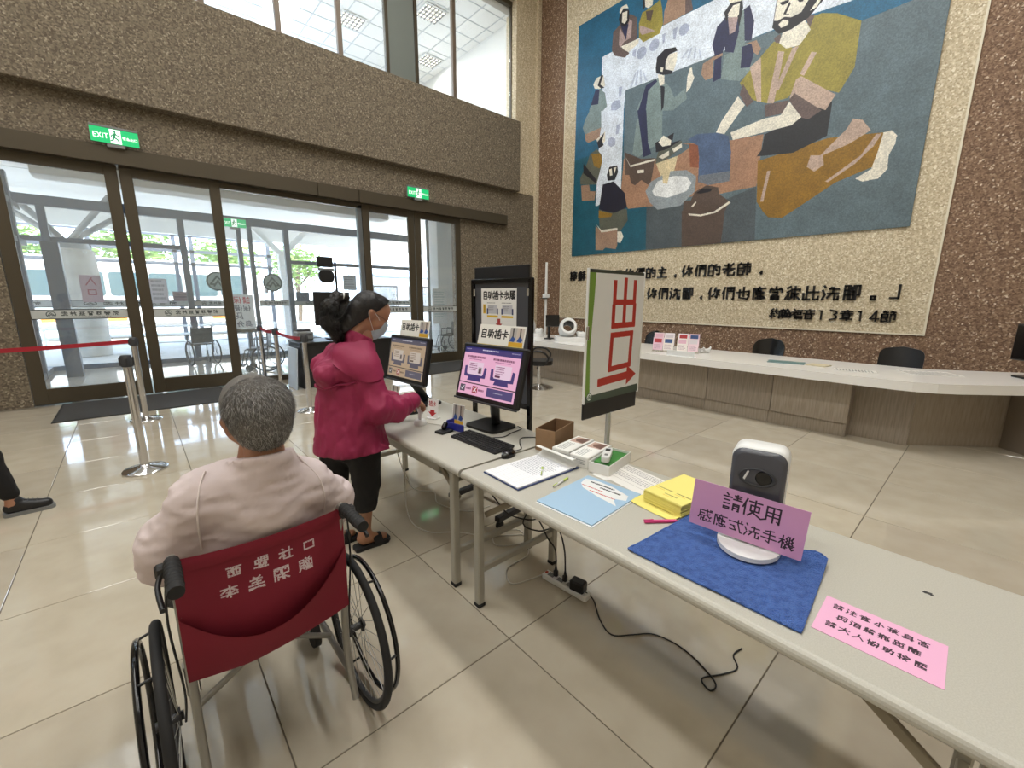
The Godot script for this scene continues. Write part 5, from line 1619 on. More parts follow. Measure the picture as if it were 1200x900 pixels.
func build_cables() -> void:
	# power strip on the floor with two plugs and an adapter
	var t := thing("power_strip", "white power strip lying on the floor under the table", "power strip", V(1.63, 0, -1.375), 0.09)
	piece("body", M.white_plastic, t, V(0, 0.018, 0), V(0.055, 0.034, 0.3), 0.005)
	for k in 4: piece("socket", M.mid_grey, t, V(0, 0.0352, -0.1 + k * 0.065), V(0.032, 0.001, 0.04))
	piece("switch", mk("switch_red", C(176, 60, 40), 0.4), t, V(0, 0.037, -0.135), V(0.018, 0.004, 0.014), 0.001)
	for k in 2:
		var p := thing("power_plug", ["black plug in the socket beside the red switch of the power strip", "black plug in the power strip next to the square adapter"][k], "plug", V(1.63 + 0.005 * k, 0.036, -1.45 + k * 0.065), 0, "plugs in the power strip")
		piece("body", M.black_plastic, p, V(0, 0.02, 0), V(0.026, 0.04, 0.026), 0.006)
		var s := S()
		cyl(s, V(0, 0.04, 0), V(0, 0.065, 0), 0.009, 0.005, 10)
		obj("strain_relief", s, M.black_plastic, p)
	var a := thing("power_adapter", "square black power adapter plugged into the white power strip", "adapter", V(1.635, 0.036, -1.29), 0.2)
	piece("body", M.black_plastic, a, V(0, 0.03, 0), V(0.06, 0.06, 0.085), 0.008)
	mk("cable_black", C(20, 20, 22), 0.5)
	mk("cable_grey", C(196, 192, 182), 0.5)
	cable("thin black cable wandering over the floor from the adapter", [V(1.65, 0.04, -1.25), V(1.66, 0.01, -1.2), V(1.58, 0.005, -1.1), V(1.54, 0.005, -1.0), V(1.62, 0.005, -0.93), V(1.7, 0.005, -0.86), V(1.72, 0.005, -0.72), V(1.66, 0.005, -0.56), V(1.6, 0.005, -0.55), V(1.63, 0.005, -0.6), V(1.72, 0.005, -0.55), V(1.8, 0.005, -0.52), V(1.86, 0.005, -0.56), V(1.93, 0.005, -0.55)], 0.0035, M.cable_black, 6)
	cable("black mains cable hanging from the table to the first plug", [V(1.7, 0.66, -2.0), V(1.62, 0.45, -1.95), V(1.68, 0.3, -1.85), V(1.72, 0.26, -1.7), V(1.66, 0.22, -1.55), V(1.63, 0.2, -1.46), V(1.63, 0.1, -1.45)], 0.0045, M.cable_black)
	cable("black mains cable looping under the table to the second plug", [V(1.8, 0.66, -1.85), V(1.76, 0.35, -1.78), V(1.64, 0.24, -1.74), V(1.7, 0.2, -1.66), V(1.74, 0.25, -1.55), V(1.66, 0.22, -1.42), V(1.635, 0.1, -1.385)], 0.0045, M.cable_black)
	cable("black cable drooping from the table shelf beside the leg", [V(1.42, 0.6, -1.95), V(1.5, 0.4, -1.82), V(1.6, 0.28, -1.8), V(1.75, 0.24, -1.72), V(1.8, 0.4, -1.66), V(1.82, 0.64, -1.66)], 0.0045, M.cable_black)
	cable("pale cable lying in loops on the floor under the tables", [V(1.3, 0.5, -2.6), V(1.28, 0.1, -2.55), V(1.34, 0.006, -2.4), V(1.5, 0.006, -2.25), V(1.6, 0.006, -2.1), V(1.72, 0.006, -2.0), V(1.82, 0.006, -1.92), V(1.74, 0.006, -1.86), V(1.6, 0.006, -1.95), V(1.68, 0.008, -2.06), V(1.84, 0.006, -1.98), V(1.7, 0.006, -1.75), V(1.5, 0.006, -1.72), V(1.42, 0.006, -1.6), V(1.55, 0.006, -1.55), V(1.63, 0.015, -1.53)], 0.004, M.cable_grey, 6)
	cable("pale cable hanging from the far end of the table shelf", [V(1.5, 0.58, -3.2), V(1.5, 0.3, -3.1), V(1.56, 0.05, -3.0), V(1.7, 0.006, -2.9), V(1.62, 0.006, -2.7), V(1.72, 0.006, -2.45), V(1.9, 0.006, -2.4)], 0.004, M.cable_grey)
	cable("black cable sagging below the table shelf", [V(1.36, 0.57, -2.75), V(1.4, 0.46, -2.6), V(1.46, 0.44, -2.45), V(1.44, 0.5, -2.3), V(1.4, 0.57, -2.25)], 0.004, M.cable_black)
	var y := TOP + 0.005
	cable("black mouse cable curling over the table to the poster board", [V(1.535, y + 0.004, -1.71), V(1.6, y, -1.72), V(1.66, y, -1.8), V(1.74, y, -1.86), V(1.84, y, -1.78), V(1.88, y, -1.76)], 0.003, M.cable_black)
	cable("black keyboard cable running back past the monitor foot", [V(1.58, y + 0.004, -1.98), V(1.66, y, -1.95), V(1.76, y, -1.98), V(1.86, y, -2.0), V(1.88, y, -2.06)], 0.003, M.cable_black)
	cable("thin grey reader cable on the table", [V(1.44, y, -2.54), V(1.5, y, -2.42), V(1.56, y, -2.38), V(1.62, y, -2.36)], 0.0025, M.cable_grey)
	# a box hung on the table shelf
	var c := thing("shelf_box", "grey box resting on the shelf under the table", "box", V(1.6, 0.586, -1.98))
	piece("body", M.mid_grey, c, V(0, 0.035, 0), V(0.3, 0.07, 0.24), 0.006)
	piece("front_strip", M.dark_grey, c, V(-0.151, 0.035, 0), V(0.003, 0.04, 0.2))

# ---------------------------------------------------------------- the occupied wheelchair
func build_wheelchair() -> void:
	mk("sling_red", C(122, 16, 40), 0.8)
	mk("frame_silver", C(150, 148, 142), 0.4, 0.6)
	var t := thing("wheelchair", "silver wheelchair with a dark red lettered sling, carrying the seated man", "wheelchair", V(0.218, 0, -1.53))
	# local: -z is forward, the back canes stand at z = 0.14
	for k in [-1, 1]:
		var x: float = k * 0.225
		var s := S()
		tube(s, spline([V(x, 0.915, 0.2), V(x, 0.912, 0.17), V(x, 0.885, 0.14), V(x, 0.8, 0.135), V(x, 0.5, 0.115), V(x, 0.3, 0.105), V(x, 0.13, 0.16)], 5), 0.0125, 10)
		obj("back_cane", s, M.frame_silver, t)
		s = S()
		var prof := []
		for i in 9: prof.append(V(x, 0.915, 0.19 + 0.02 * i))
		tube(s, prof, 0.0175, 12)
		for i in 7: lathe(s, [Vector2(0.0175, -0.004), Vector2(0.0195, 0), Vector2(0.0175, 0.004)], 14, Transform3D(Basis(Vector3.RIGHT, PI / 2), V(x, 0.915, 0.21 + 0.018 * i)))
		obj("push_grip", s, M.rubber, t)
		s = S()
		tube(s, spline([V(x + k * 0.02, 0.9, 0.19), V(x + k * 0.035, 0.87, 0.22), V(x + k * 0.03, 0.85, 0.3)], 5), 0.007, 6)
		bx(s, V(x + k * 0.012, 0.895, 0.185), V(0.05, 0.035, 0.03), 0.006)
		obj("brake_lever", s, M.black_plastic, t)
		s = S()
		tube(s, spline([V(x + k * 0.015, 0.88, 0.17), V(x + k * 0.03, 0.7, 0.13), V(x + k * 0.02, 0.45, 0.1), V(x + k * 0.03, 0.31, 0.06)], 5), 0.0035, 5)
		obj("brake_cable", s, M.black_plastic, t)
		s = S()
		tube(s, [V(x, 0.5, 0.12), V(x, 0.5, -0.36)], 0.0125, 10)
		tube(s, [V(x, 0.22, 0.11), V(x, 0.22, -0.34)], 0.0125, 10)
		tube(s, spline([V(x, 0.5, -0.3), V(x, 0.5, -0.4), V(x, 0.46, -0.44), V(x, 0.16, -0.58)], 4), 0.0125, 10)
		tube(s, [V(x, 0.52, -0.32), V(x, 0.2, -0.32)], 0.0125, 10)
		obj("side_frame", s, M.frame_silver, t)
		s = S()
		tube(s, spline([V(x, 0.71, 0.13), V(x, 0.715, -0.18), V(x, 0.68, -0.25), V(x, 0.52, -0.27)], 4), 0.011, 8)
		bx(s, V(x, 0.735, -0.03), V(0.05, 0.03, 0.27), 0.012)
		obj("armrest", s, M.black_plastic, t)
		piece("skirt_guard", M.black_plastic, t, V(x + k * 0.008, 0.6, -0.06), V(0.006, 0.17, 0.3), 0.002)
		# big wheel: tyre, rim, spokes, hub, push rim
		var w := Node3D.new()
		w.name = "rear_wheel"
		t.add_child(w, true)
		w.position = V(k * 0.292, 0.305, 0.02)
		w.rotation.z = 0.0
		var ring := func(r: float, n: int, xo: float) -> Array:
			var p := []
			for i in n: p.append(V(xo, cos(TAU * i / n) * r, sin(TAU * i / n) * r))
			return p
		s = S()
		tube(s, ring.call(0.291, 56, 0.0), 0.0145, 10, true)
		obj("tyre", s, M.rubber, w)
		s = S()
		tube(s, ring.call(0.274, 56, 0.0), 0.009, 6, true)
		obj("rim", s, M.dark_grey, w)
		s = S()
		for i in 28:
			var a := TAU * i / 28
			var b: float = a + (0.5 if i % 2 else -0.5)
			cyl(s, V((0.022 if i % 4 < 2 else -0.022), cos(b) * 0.024, sin(b) * 0.024), V(0, cos(a) * 0.272, sin(a) * 0.272), 0.0013, -1, 4, false)
		var sp := obj("spokes", s, M.steel_tube, w)
		sp.set_meta("kind", "stuff")
		s = S()
		cyl(s, V(-0.035, 0, 0), V(0.035, 0, 0), 0.014, -1, 14)
		for e in [-0.024, 0.024]: cyl(s, V(e - 0.003, 0, 0), V(e + 0.003, 0, 0), 0.028, -1, 18)
		obj("hub", s, M.dark_grey, w)
		s = S()
		tube(s, ring.call(0.262, 52, k * 0.05), 0.0095, 8, true)
		obj("push_rim", s, M.black_gloss, w)
		for i in 6:
			var a := TAU * i / 6 + 0.4
			s = S()
			cyl(s, V(k * 0.002, cos(a) * 0.276, sin(a) * 0.276), V(k * 0.05, cos(a) * 0.264, sin(a) * 0.264), 0.005, -1, 6)
			obj("rim_stud", s, M.black_plastic, w)
		# castor and foot rest
		s = S()
		cyl(s, V(x - 0.014, 0.08, -0.36), V(x + 0.014, 0.08, -0.36), 0.078, -1, 24)
		var c := obj("castor", s, M.rubber, t)
		s = S()
		for e in [-0.02, 0.02]: bx(s, V(x + e, 0.13, -0.35), V(0.005, 0.13, 0.03), 0.001)
		bx(s, V(x, 0.2, -0.34), V(0.05, 0.012, 0.04), 0.002)
		obj("fork", s, M.frame_silver, c)
		piece("footplate", M.black_plastic, t, V(k * 0.12, 0.13, -0.66), V(0.17, 0.014, 0.15), 0.005)
	for k in [-1, 1]:
		var s := S()
		tube(s, [V(k * 0.225, 0.49, -0.08 + k * 0.012), V(-k * 0.225, 0.23, -0.08 + k * 0.012)], 0.011, 8)
		obj("cross_brace", s, M.frame_silver, t)
	piece("seat_sling", M.black_plastic, t, V(0, 0.505, -0.12), V(0.44, 0.014, 0.42), 0.005)
	# back sling: printed cloth stretched between the canes, with a sagging pocket
	var im := blank(720, 560, C(124, 18, 42))
	var rng := RandomNumberGenerator.new()
	rng.seed = 77
	for y in range(0, 560, 5): im.fill_rect(Rect2i(0, y, 720, 1), C(112, 14, 36))
	var ink := C(206, 194, 198)
	for k in 4:
		say(im, "西螺社口"[k], 190 + k * 108, 92, 56, 0, ink, 8)
		say(im, "李美麗贈"[k], 160 + k * 108, 188, 62, 0, ink, 8)
	for n in 900: im.fill_rect(Rect2i(rng.randi_range(150, 600), rng.randi_range(80, 260), 3, 2), C(124, 18, 42))   # worn print
	var cloth := printed("sling_print", im, 0.8)
	var sling := func(u: float, v: float) -> Vector3:
		var x := lerpf(-0.232, 0.232, u)
		var dip := 1.0 - pow(u * 2 - 1, 2)
		var y := lerpf(0.895, 0.53, v) - dip * 0.012 * (1 - v)
		return V(x, y, lerpf(0.152, 0.135, v) + 0.025 * dip * (0.4 + 0.6 * v) + 0.003 * sin(v * 9 + u * 4))
	var s := S()
	surf(s, 24, 20, sling, true)
	surf(s, 24, 20, func(u, v): return sling.call(u, v) - V(0, 0, 0.006))
	obj("back_sling", s, cloth, t)
	s = S()
	surf(s, 24, 4, func(u, v): return sling.call(u, v * 0.1) + V(0, 0.006 * (1 - v), 0.004 + 0.003 * sin(v * PI)), true)
	obj("top_hem", s, M.sling_red, t)
	# pocket: its upper edge hangs open
	var pocket := func(u: float, v: float) -> Vector3:
		var dip := 1.0 - pow(u * 2 - 1, 2)
		var edge := 0.5 + 0.34 * dip - 0.12 * u
		var b: Vector3 = sling.call(u, lerpf(edge, 1.06 + 0.12 * (0.5 - absf(u - 0.32)), v))
		return b + V(0, 0.0, 0.008 + 0.055 * dip * pow(1 - v, 0.7) * (1.0 - 0.3 * u))
	s = S()
	surf(s, 26, 12, pocket, true)
	surf(s, 26, 12, func(u, v): return pocket.call(u, v) - V(0, 0, 0.004))
	obj("pocket", s, M.sling_red, t)

# ---------------------------------------------------------------- people
func moved(bones: Array, xf: Transform3D) -> Array:
	var k := xf.basis.get_scale().x
	return bones.map(func(b): return [xf * b[0], xf * b[1], b[2] * k, b[3] * k])

# distance to a body and the point of its surface nearest to p
func sd(bones: Array, k: float, p: Vector3) -> float:
	var o := 0.5
	for b in bones:
		var ba: Vector3 = b[1] - b[0]
		var t := clampf((p - b[0]).dot(ba) / maxf(ba.length_squared(), 1e-9), 0.0, 1.0)
		var d: float = (p - b[0] - ba * t).length() - lerpf(b[2], b[3], t)
		var h := maxf(k - absf(d - o), 0.0) / k
		o = minf(d, o) - h * h * k * 0.25
	return o

func snap(bones: Array, k: float, p: Vector3, lift := 0.0) -> Vector3:
	for it in 5:
		var d := sd(bones, k, p)
		var g := V(sd(bones, k, p + V(0.002, 0, 0)) - d, sd(bones, k, p + V(0, 0.002, 0)) - d, sd(bones, k, p + V(0, 0, 0.002)) - d)
		p -= g.normalized() * (d - lift)
	return p

# head with face and neck; local: face towards -z, origin at mid head
func head_bones() -> Array:
	var b := [
		[V(0, 0.03, 0.03), V(0, 0.042, -0.022), 0.08, 0.076],
		[V(0, 0.02, 0.0), V(0, -0.03, -0.03), 0.074, 0.062],
		[V(0, -0.05, -0.03), V(0, -0.092, -0.056), 0.05, 0.026],
		[V(0, 0.012, -0.09), V(0, -0.028, -0.108), 0.008, 0.013],
		[V(-0.014, -0.034, -0.095), V(0.014, -0.034, -0.095), 0.008, 0.008],
		[V(-0.02, -0.066, -0.082), V(0.02, -0.066, -0.082), 0.009, 0.009],
		[V(0, -0.06, 0.022), V(0, -0.15, 0.032), 0.052, 0.052],
	]
	for k in [-1, 1]:
		b.append([V(k * 0.034, -0.02, -0.068), V(k * 0.045, -0.035, -0.045), 0.022, 0.025])
		b.append([V(k * 0.018, 0.022, -0.088), V(k * 0.046, 0.022, -0.074), 0.009, 0.009])
		b.append([V(k * 0.077, 0.016, 0.012), V(k * 0.084, 0.008, 0.024), 0.009, 0.009])
		b.append([V(k * 0.084, 0.008, 0.024), V(k * 0.077, -0.028, 0.008), 0.01, 0.008])
	return b

func add_eyes(p: Node, xf: Transform3D) -> void:
	for k in [-1, 1]:
		var s := S()
		lathe(s, [Vector2(0, -0.008), Vector2(0.006, -0.005), Vector2(0.008, 0), Vector2(0.006, 0.005), Vector2(0, 0.008)], 12, xf * Transform3D(Basis(), V(k * 0.031, 0.004, -0.0835)))
		obj("eye", s, M.eye_dark, p)

# a hand: palm and five fingers of different lengths, each bent at its knuckles; local: fingers along -z, palm facing -y, thumb on the side of sx
func hand_bones(sx: float, curl: float) -> Array:
	var b := [
		[V(-0.022, 0, 0.0), V(-0.026, 0, -0.06), 0.016, 0.014],
		[V(0.0, 0.002, 0.0), V(0.0, 0.002, -0.065), 0.018, 0.014],
		[V(0.022, 0, 0.0), V(0.026, 0, -0.058), 0.016, 0.013],
		[V(0, 0, 0.05), V(0, 0, 0.0), 0.024, 0.022],
	]
	var len := [0.068, 0.078, 0.072, 0.056]
	for i in 4:
		var a := V(sx * (0.031 - i * 0.0205), 0.0, -0.06 + absf(i - 1.3) * 0.004)
		var d := V(0, 0, -1)
		var ang := 0.0
		for j in 3:
			ang += curl * [0.55, 1.0, 0.7][j]
			d = V(0, -sin(ang), -cos(ang))
			var e: Vector3 = a + d * len[i] * [0.45, 0.32, 0.23][j]
			b.append([a, e, 0.0098 - j * 0.0008, 0.009 - j * 0.0008])
			a = e
	var t0 := V(sx * 0.03, -0.006, -0.008)
	var t1 := V(sx * 0.055, -0.018, -0.035)
	var t2 := V(sx * 0.05, -0.032, -0.062)
	var t3 := V(sx * 0.04, -0.04, -0.082)
	b.append([t0, t1, 0.013, 0.0115])
	b.append([t1, t2, 0.0112, 0.0102])
	b.append([t2, t3, 0.01, 0.0085])
	return b

# short hairs lying along a body's surface
func strands(s: SurfaceTool, bones: Array, mid: Vector3, ax: Basis, count: int, length: float, width: float, tone: Array, cuts: Array) -> void:
	var rng := RandomNumberGenerator.new()
	rng.seed = 23
	s.set_smooth_group(-1)
	for n in count:
		var d := V(rng.randfn(), rng.randfn(), rng.randfn()).normalized()
		var at := snap(bones, 0.02, mid + d * 0.11)
		var out := false
		for c in cuts:
			if c[1].dot(at - c[0]) > 0.0: out = true
		if out: continue
		var nrm := (at - mid).normalized()
		var down := (-ax.y + ax.z * 0.6 + V(rng.randfn(), rng.randfn(), rng.randfn()) * 0.35)
		down = (down - nrm * down.dot(nrm)).normalized()
		var side := nrm.cross(down) * width
		var l := length * rng.randf_range(0.5, 1.1)
		var g := lerpf(tone[0], tone[1], pow(rng.randf(), 1.6))
		s.set_color(Color(g, g * 0.97, g * 0.93))
		for q in [at - side - nrm * 0.002, at + side - nrm * 0.002, at + down * l + nrm * (0.002 + l * 0.16)]: s.add_vertex(q)

func towards(at: Vector3, dir: Vector3, up: Vector3) -> Transform3D:
	return Transform3D(Basis.looking_at(dir.normalized(), up), at)

func build_people() -> void:
	mk("skin_tan", C(168, 122, 96), 0.6)
	M.skin_tan.subsurf_scatter_enabled = true
	M.skin_tan.subsurf_scatter_strength = 0.15
	mk("eye_dark", C(30, 24, 22), 0.2)
	build_man()
	build_woman()
	build_walker()

func build_man() -> void:
	var p := thing("person", "seated person with short grey hair and pale pink shirt, in the wheelchair", "person", V(0.238, 0, -1.548))
	var hx := Transform3D((Basis(Vector3.UP, 0.1) * Basis(Vector3.RIGHT, -0.1)).scaled(Vector3.ONE * 1.07), V(0.012, 1.226, 0.06))
	var s := S()
	# body under the clothes
	skin(s, [[V(0, 0.6, -0.08), V(0, 0.95, 0.03), 0.13, 0.13], [V(-0.15, 0.99, 0.04), V(0.14, 0.96, 0.04), 0.05, 0.05],
		[V(0, 1.0, 0.05), V(0.012, 1.13, 0.06), 0.07, 0.06],
		[V(-0.17, 1.0, 0.04), V(-0.245, 0.8, -0.02), 0.04, 0.034], [V(-0.245, 0.8, -0.02), V(-0.225, 0.775, -0.24), 0.034, 0.025],
		[V(0.15, 0.97, 0.04), V(0.235, 0.8, -0.02), 0.04, 0.034], [V(0.235, 0.8, -0.02), V(0.225, 0.775, -0.24), 0.034, 0.025],
		[V(-0.1, 0.59, -0.1), V(-0.12, 0.58, -0.48), 0.065, 0.05], [V(-0.12, 0.58, -0.48), V(-0.12, 0.22, -0.62), 0.045, 0.032], [V(-0.12, 0.18, -0.6), V(-0.13, 0.165, -0.72), 0.034, 0.026],
		[V(0.1, 0.59, -0.1), V(0.12, 0.58, -0.48), 0.065, 0.05], [V(0.12, 0.58, -0.48), V(0.12, 0.22, -0.62), 0.045, 0.032], [V(0.12, 0.18, -0.6), V(0.13, 0.165, -0.72), 0.034, 0.026]], 0.015, 0.05)
	skin(s, moved(head_bones(), hx), 0.0055, 0.02)
	for k in [-1, 1]: skin(s, moved(hand_bones(-k, 0.35), towards(V(k * 0.225, 0.775, -0.27), V(0, -0.08, -1), Vector3.UP)), 0.005, 0.008)
	obj("body", s, M.skin_tan, p)
	add_eyes(p, hx)
	# hair: short grey, fuller on the crown
	s = S()
	skin(s, moved([[V(0, 0.036, 0.034), V(0, 0.05, -0.02), 0.087, 0.081], [V(0, -0.012, 0.048), V(0, 0.03, 0.03), 0.075, 0.082]], hx), 0.005, 0.03, 0.0022, 90.0,
		[[hx * V(0, 0.02, -0.06), hx.basis * V(0, -0.62, -0.78)], [hx * V(0, -0.062, 0), hx.basis * V(0, -1, -0.35).normalized()], [hx * V(0, -0.03, 0.012), hx.basis * V(0, -0.62, -0.78)]])
	var hm := mk("hair_grey", C(140, 137, 133), 0.85)
	tri(hm, noise_tex(0.3, [[0.0, C(96, 92, 88)], [0.45, C(176, 172, 168)], [1.0, C(255, 252, 248)]], 256, 61), 9.0)
	obj("hair", s, hm, p)
	s = S()
	strands(s, moved([[V(0, 0.036, 0.034), V(0, 0.05, -0.02), 0.0885, 0.0825], [V(0, -0.012, 0.048), V(0, 0.03, 0.03), 0.0765, 0.0835]], hx), hx * V(0, 0.02, 0.02), hx.basis, 15000, 0.024, 0.0011, [0.05, 0.5], [[hx * V(0, 0, -0.012), hx.basis * V(0, 0.35, -0.94)], [hx * V(0, 0.02, -0.06), hx.basis * V(0, -0.62, -0.78)], [hx * V(0, -0.06, 0), hx.basis * V(0, -1, -0.35).normalized()], [hx * V(0, -0.03, 0.012), hx.basis * V(0, -0.62, -0.78)]])
	var hs := mk("hair_strand", Color.WHITE, 0.6)
	hs.vertex_color_use_as_albedo = true
	hs.cull_mode = BaseMaterial3D.CULL_DISABLED
	hs.backlight_enabled = true
	hs.backlight = Color(0.35, 0.34, 0.32)
	obj("hair_strands", s, hs, p).set_meta("kind", "stuff")
	# shirt: loose, with wide sleeves falling outside the back canes
	var cloth := [[V(0, 0.68, -0.06), V(0, 0.93, 0.02), 0.16, 0.155], [V(-0.1, 0.75, 0.0), V(-0.1, 0.97, 0.03), 0.12, 0.1], [V(0.1, 0.75, 0.0), V(0.09, 0.94, 0.03), 0.12, 0.1],
		[V(-0.15, 0.99, 0.04), V(0.13, 0.955, 0.04), 0.08, 0.078], [V(0, 0.98, 0.05), V(0.012, 1.11, 0.088), 0.125, 0.092], [V(-0.01, 1.04, 0.05), V(-0.13, 1.01, 0.045), 0.078, 0.075], [V(0.02, 1.03, 0.05), V(0.12, 0.965, 0.045), 0.075, 0.075],
		[V(-0.155, 0.985, 0.04), V(-0.235, 0.87, 0.0), 0.082, 0.08], [V(-0.235, 0.87, 0.0), V(-0.255, 0.79, -0.05), 0.08, 0.076],
		[V(0.14, 0.955, 0.04), V(0.225, 0.86, 0.0), 0.078, 0.076], [V(0.225, 0.86, 0.0), V(0.25, 0.79, -0.05), 0.076, 0.072]]
	s = S()
	skin(s, cloth, 0.01, 0.04, 0.009, 9.0, [[V(0, 1.108, 0.05), V(0, 0.97, -0.24).normalized()], [V(0, 0.6, 0), V(0, -1, 0)]], V(0.5, 1.7, 0.8))
	var sm := mk("shirt_pink", C(216, 202, 202), 0.85)
	tri(sm, noise_tex(0.4, [[0.0, C(238, 236, 236)], [1.0, C(255, 255, 255)]], 256, 62), 8.0)
	obj("shirt", s, sm, p)
	# sleeve seams lie on the cloth
	mk("seam_white", C(226, 214, 212), 0.8)
	for k in [-1, 1]:
		s = S()
		var line_ := []
		for q in spline([V(k * 0.14, 1.1, 0.07), V(k * 0.17, 1.05, 0.14), V(k * 0.185, 0.96, 0.16), V(k * 0.19, 0.86, 0.15)], 6): line_.append(snap(cloth, 0.04, q, 0.002))
		tube(s, line_, 0.0034, 5)
		obj("sleeve_seam", s, M.seam_white, p)
	# trousers and shoes
	s = S()
	skin(s, [[V(0, 0.6, -0.08), V(0, 0.64, -0.08), 0.15, 0.14], [V(-0.1, 0.6, -0.1), V(-0.12, 0.585, -0.48), 0.085, 0.068], [V(-0.12, 0.585, -0.48), V(-0.12, 0.24, -0.62), 0.064, 0.055], [V(0.1, 0.6, -0.1), V(0.12, 0.585, -0.48), 0.085, 0.068], [V(0.12, 0.585, -0.48), V(0.12, 0.24, -0.62), 0.064, 0.055]], 0.014, 0.04, 0.006, 9.0)
	obj("trousers", s, mk("trousers_grey", C(74, 76, 82), 0.85), p)
	for k in [-1, 1]:
		s = S()
		skin(s, [[V(k * 0.12, 0.175, -0.58), V(k * 0.128, 0.17, -0.73), 0.04, 0.036], [V(k * 0.12, 0.2, -0.6), V(k * 0.12, 0.23, -0.61), 0.042, 0.04]], 0.008, 0.02, 0.0, 1.0, [[V(0, 0.139, 0), V(0, -1, 0)]])
		obj("shoe", s, M.rubber, p)

func build_woman() -> void:
	# local: she faces +x; origin on the floor under her
	var at := V(0.95, 0, -2.58)
	var p := thing("person", "standing person in a pink hooded jacket, face mask and black trousers, using the card reader", "person", at)
	var hx := Transform3D(Basis(Vector3.UP, -PI / 2 - 0.12) * Basis(Vector3.RIGHT, -0.55), V(0.135, 1.495, 0.045))
	hx.basis = hx.basis.scaled(Vector3.ONE * 1.05)
	var s := S()
	skin(s, [[V(0.0, 0.8, 0), V(0.02, 1.18, 0), 0.12, 0.12], [V(0.03, 1.2, -0.13), V(0.03, 1.2, 0.15), 0.05, 0.05], [V(0.04, 1.22, 0.02), V(0.1, 1.38, 0.04), 0.065, 0.052],
		[V(0.04, 1.2, 0.16), V(0.09, 0.94, 0.23), 0.042, 0.036], [V(0.09, 0.94, 0.23), V(0.35, 0.935, 0.12), 0.036, 0.025],
		[V(0.04, 1.2, -0.14), V(0.1, 0.95, -0.2), 0.042, 0.036], [V(0.1, 0.95, -0.2), V(0.36, 0.9, -0.12), 0.036, 0.025],
		[V(0.02, 0.78, 0.09), V(0.02, 0.42, 0.09), 0.09, 0.055], [V(0.02, 0.42, 0.09), V(0.0, 0.08, 0.075), 0.052, 0.034],
		[V(-0.06, 0.78, -0.07), V(-0.12, 0.42, -0.08), 0.09, 0.055], [V(-0.12, 0.42, -0.08), V(-0.15, 0.08, -0.08), 0.052, 0.034],
		[V(-0.01, 0.06, 0.07), V(0.12, 0.04, 0.085), 0.036, 0.026], [V(-0.16, 0.06, -0.08), V(-0.03, 0.04, -0.08), 0.036, 0.026]], 0.014, 0.05, 0.0, 1.0, [[V(0, 0.022, 0), V(0, -1, 0)]])
	skin(s, moved(head_bones(), hx), 0.0055, 0.02)
	skin(s, moved(hand_bones(-1.0, 0.55), towards(V(0.385, 0.925, 0.1), V(1, -0.55, -0.35), V(0.4, 0.9, 0.25))), 0.0045, 0.008)
	skin(s, moved(hand_bones(1.0, 0.4), towards(V(0.385, 0.885, -0.11), V(1, -0.5, 0.1), V(0.3, 0.95, 0))), 0.0055, 0.008)
	obj("body", s, M.skin_tan, p)
	add_eyes(p, hx)
	# hair, drawn back into a ponytail
	mk("hair_black", C(24, 20, 20), 0.5)
	s = S()
	skin(s, moved([[V(0, 0.04, 0.032), V(0, 0.054, -0.024), 0.088, 0.081], [V(0, 0.0, 0.05), V(0, 0.03, 0.03), 0.074, 0.082], [V(-0.05, 0.02, -0.045), V(-0.062, 0.0, -0.03), 0.03, 0.02], [V(0.05, 0.02, -0.045), V(0.062, 0.0, -0.03), 0.03, 0.02], [V(0, -0.02, 0.06), V(0, -0.14, 0.082), 0.066, 0.054]], hx), 0.0055, 0.025, 0.003, 70.0,
		[[hx * V(0, 0.045, -0.075), hx.basis * V(0, -0.5, -0.86)], [hx * V(0, -0.01, 0.012), hx.basis * V(0, -0.42, -0.9)]], V(1, 0.3, 0.3))
	var tail := [[V(-0.0, 1.6, 0.03), V(-0.05, 1.6, 0.03), 0.02, 0.03], [V(-0.05, 1.6, 0.03), V(-0.095, 1.54, 0.035), 0.032, 0.046], [V(-0.095, 1.54, 0.035), V(-0.105, 1.46, 0.04), 0.046, 0.05], [V(-0.105, 1.46, 0.04), V(-0.07, 1.38, 0.045), 0.046, 0.03], [V(-0.07, 1.38, 0.045), V(-0.03, 1.335, 0.05), 0.028, 0.008], [V(-0.11, 1.44, 0.06), V(-0.085, 1.35, 0.07), 0.03, 0.01]]
	skin(s, tail, 0.0065, 0.02, 0.014, 34.0, [], V(1, 0.4, 1))
	obj("hair", s, M.hair_black, p)
	s = S()
	strands(s, tail, V(-0.08, 1.47, 0.03), Basis(), 2600, 0.05, 0.0016, [0.006, 0.022], [])
	strands(s, moved([[V(0, 0.04, 0.032), V(0, 0.054, -0.024), 0.0875, 0.0805]], hx), hx * V(0, 0.03, 0.02), hx.basis, 2600, 0.035, 0.0012, [0.006, 0.02], [[hx * V(0, 0.045, -0.07), hx.basis * V(0, -0.5, -0.86)], [hx * V(0, 0.0, 0.02), hx.basis * V(0, -0.42, -0.9)]])
	obj("hair_strands", s, M.hair_strand, p).set_meta("kind", "stuff")
	s = S()
	lathe(s, [Vector2(0.026, -0.006), Vector2(0.033, 0), Vector2(0.026, 0.006)], 16, Transform3D(Basis(Vector3.BACK, 1.2), V(-0.022, 1.602, 0.03)))
	obj("hair_tie", s, M.white_plastic, p)
	# mask with ear loops
	s = S()
	var face_shell := moved([[V(0, -0.03, -0.062), V(0, -0.078, -0.06), 0.058, 0.046], [V(0, -0.02, -0.085), V(0, -0.05, -0.085), 0.034, 0.036]], hx)
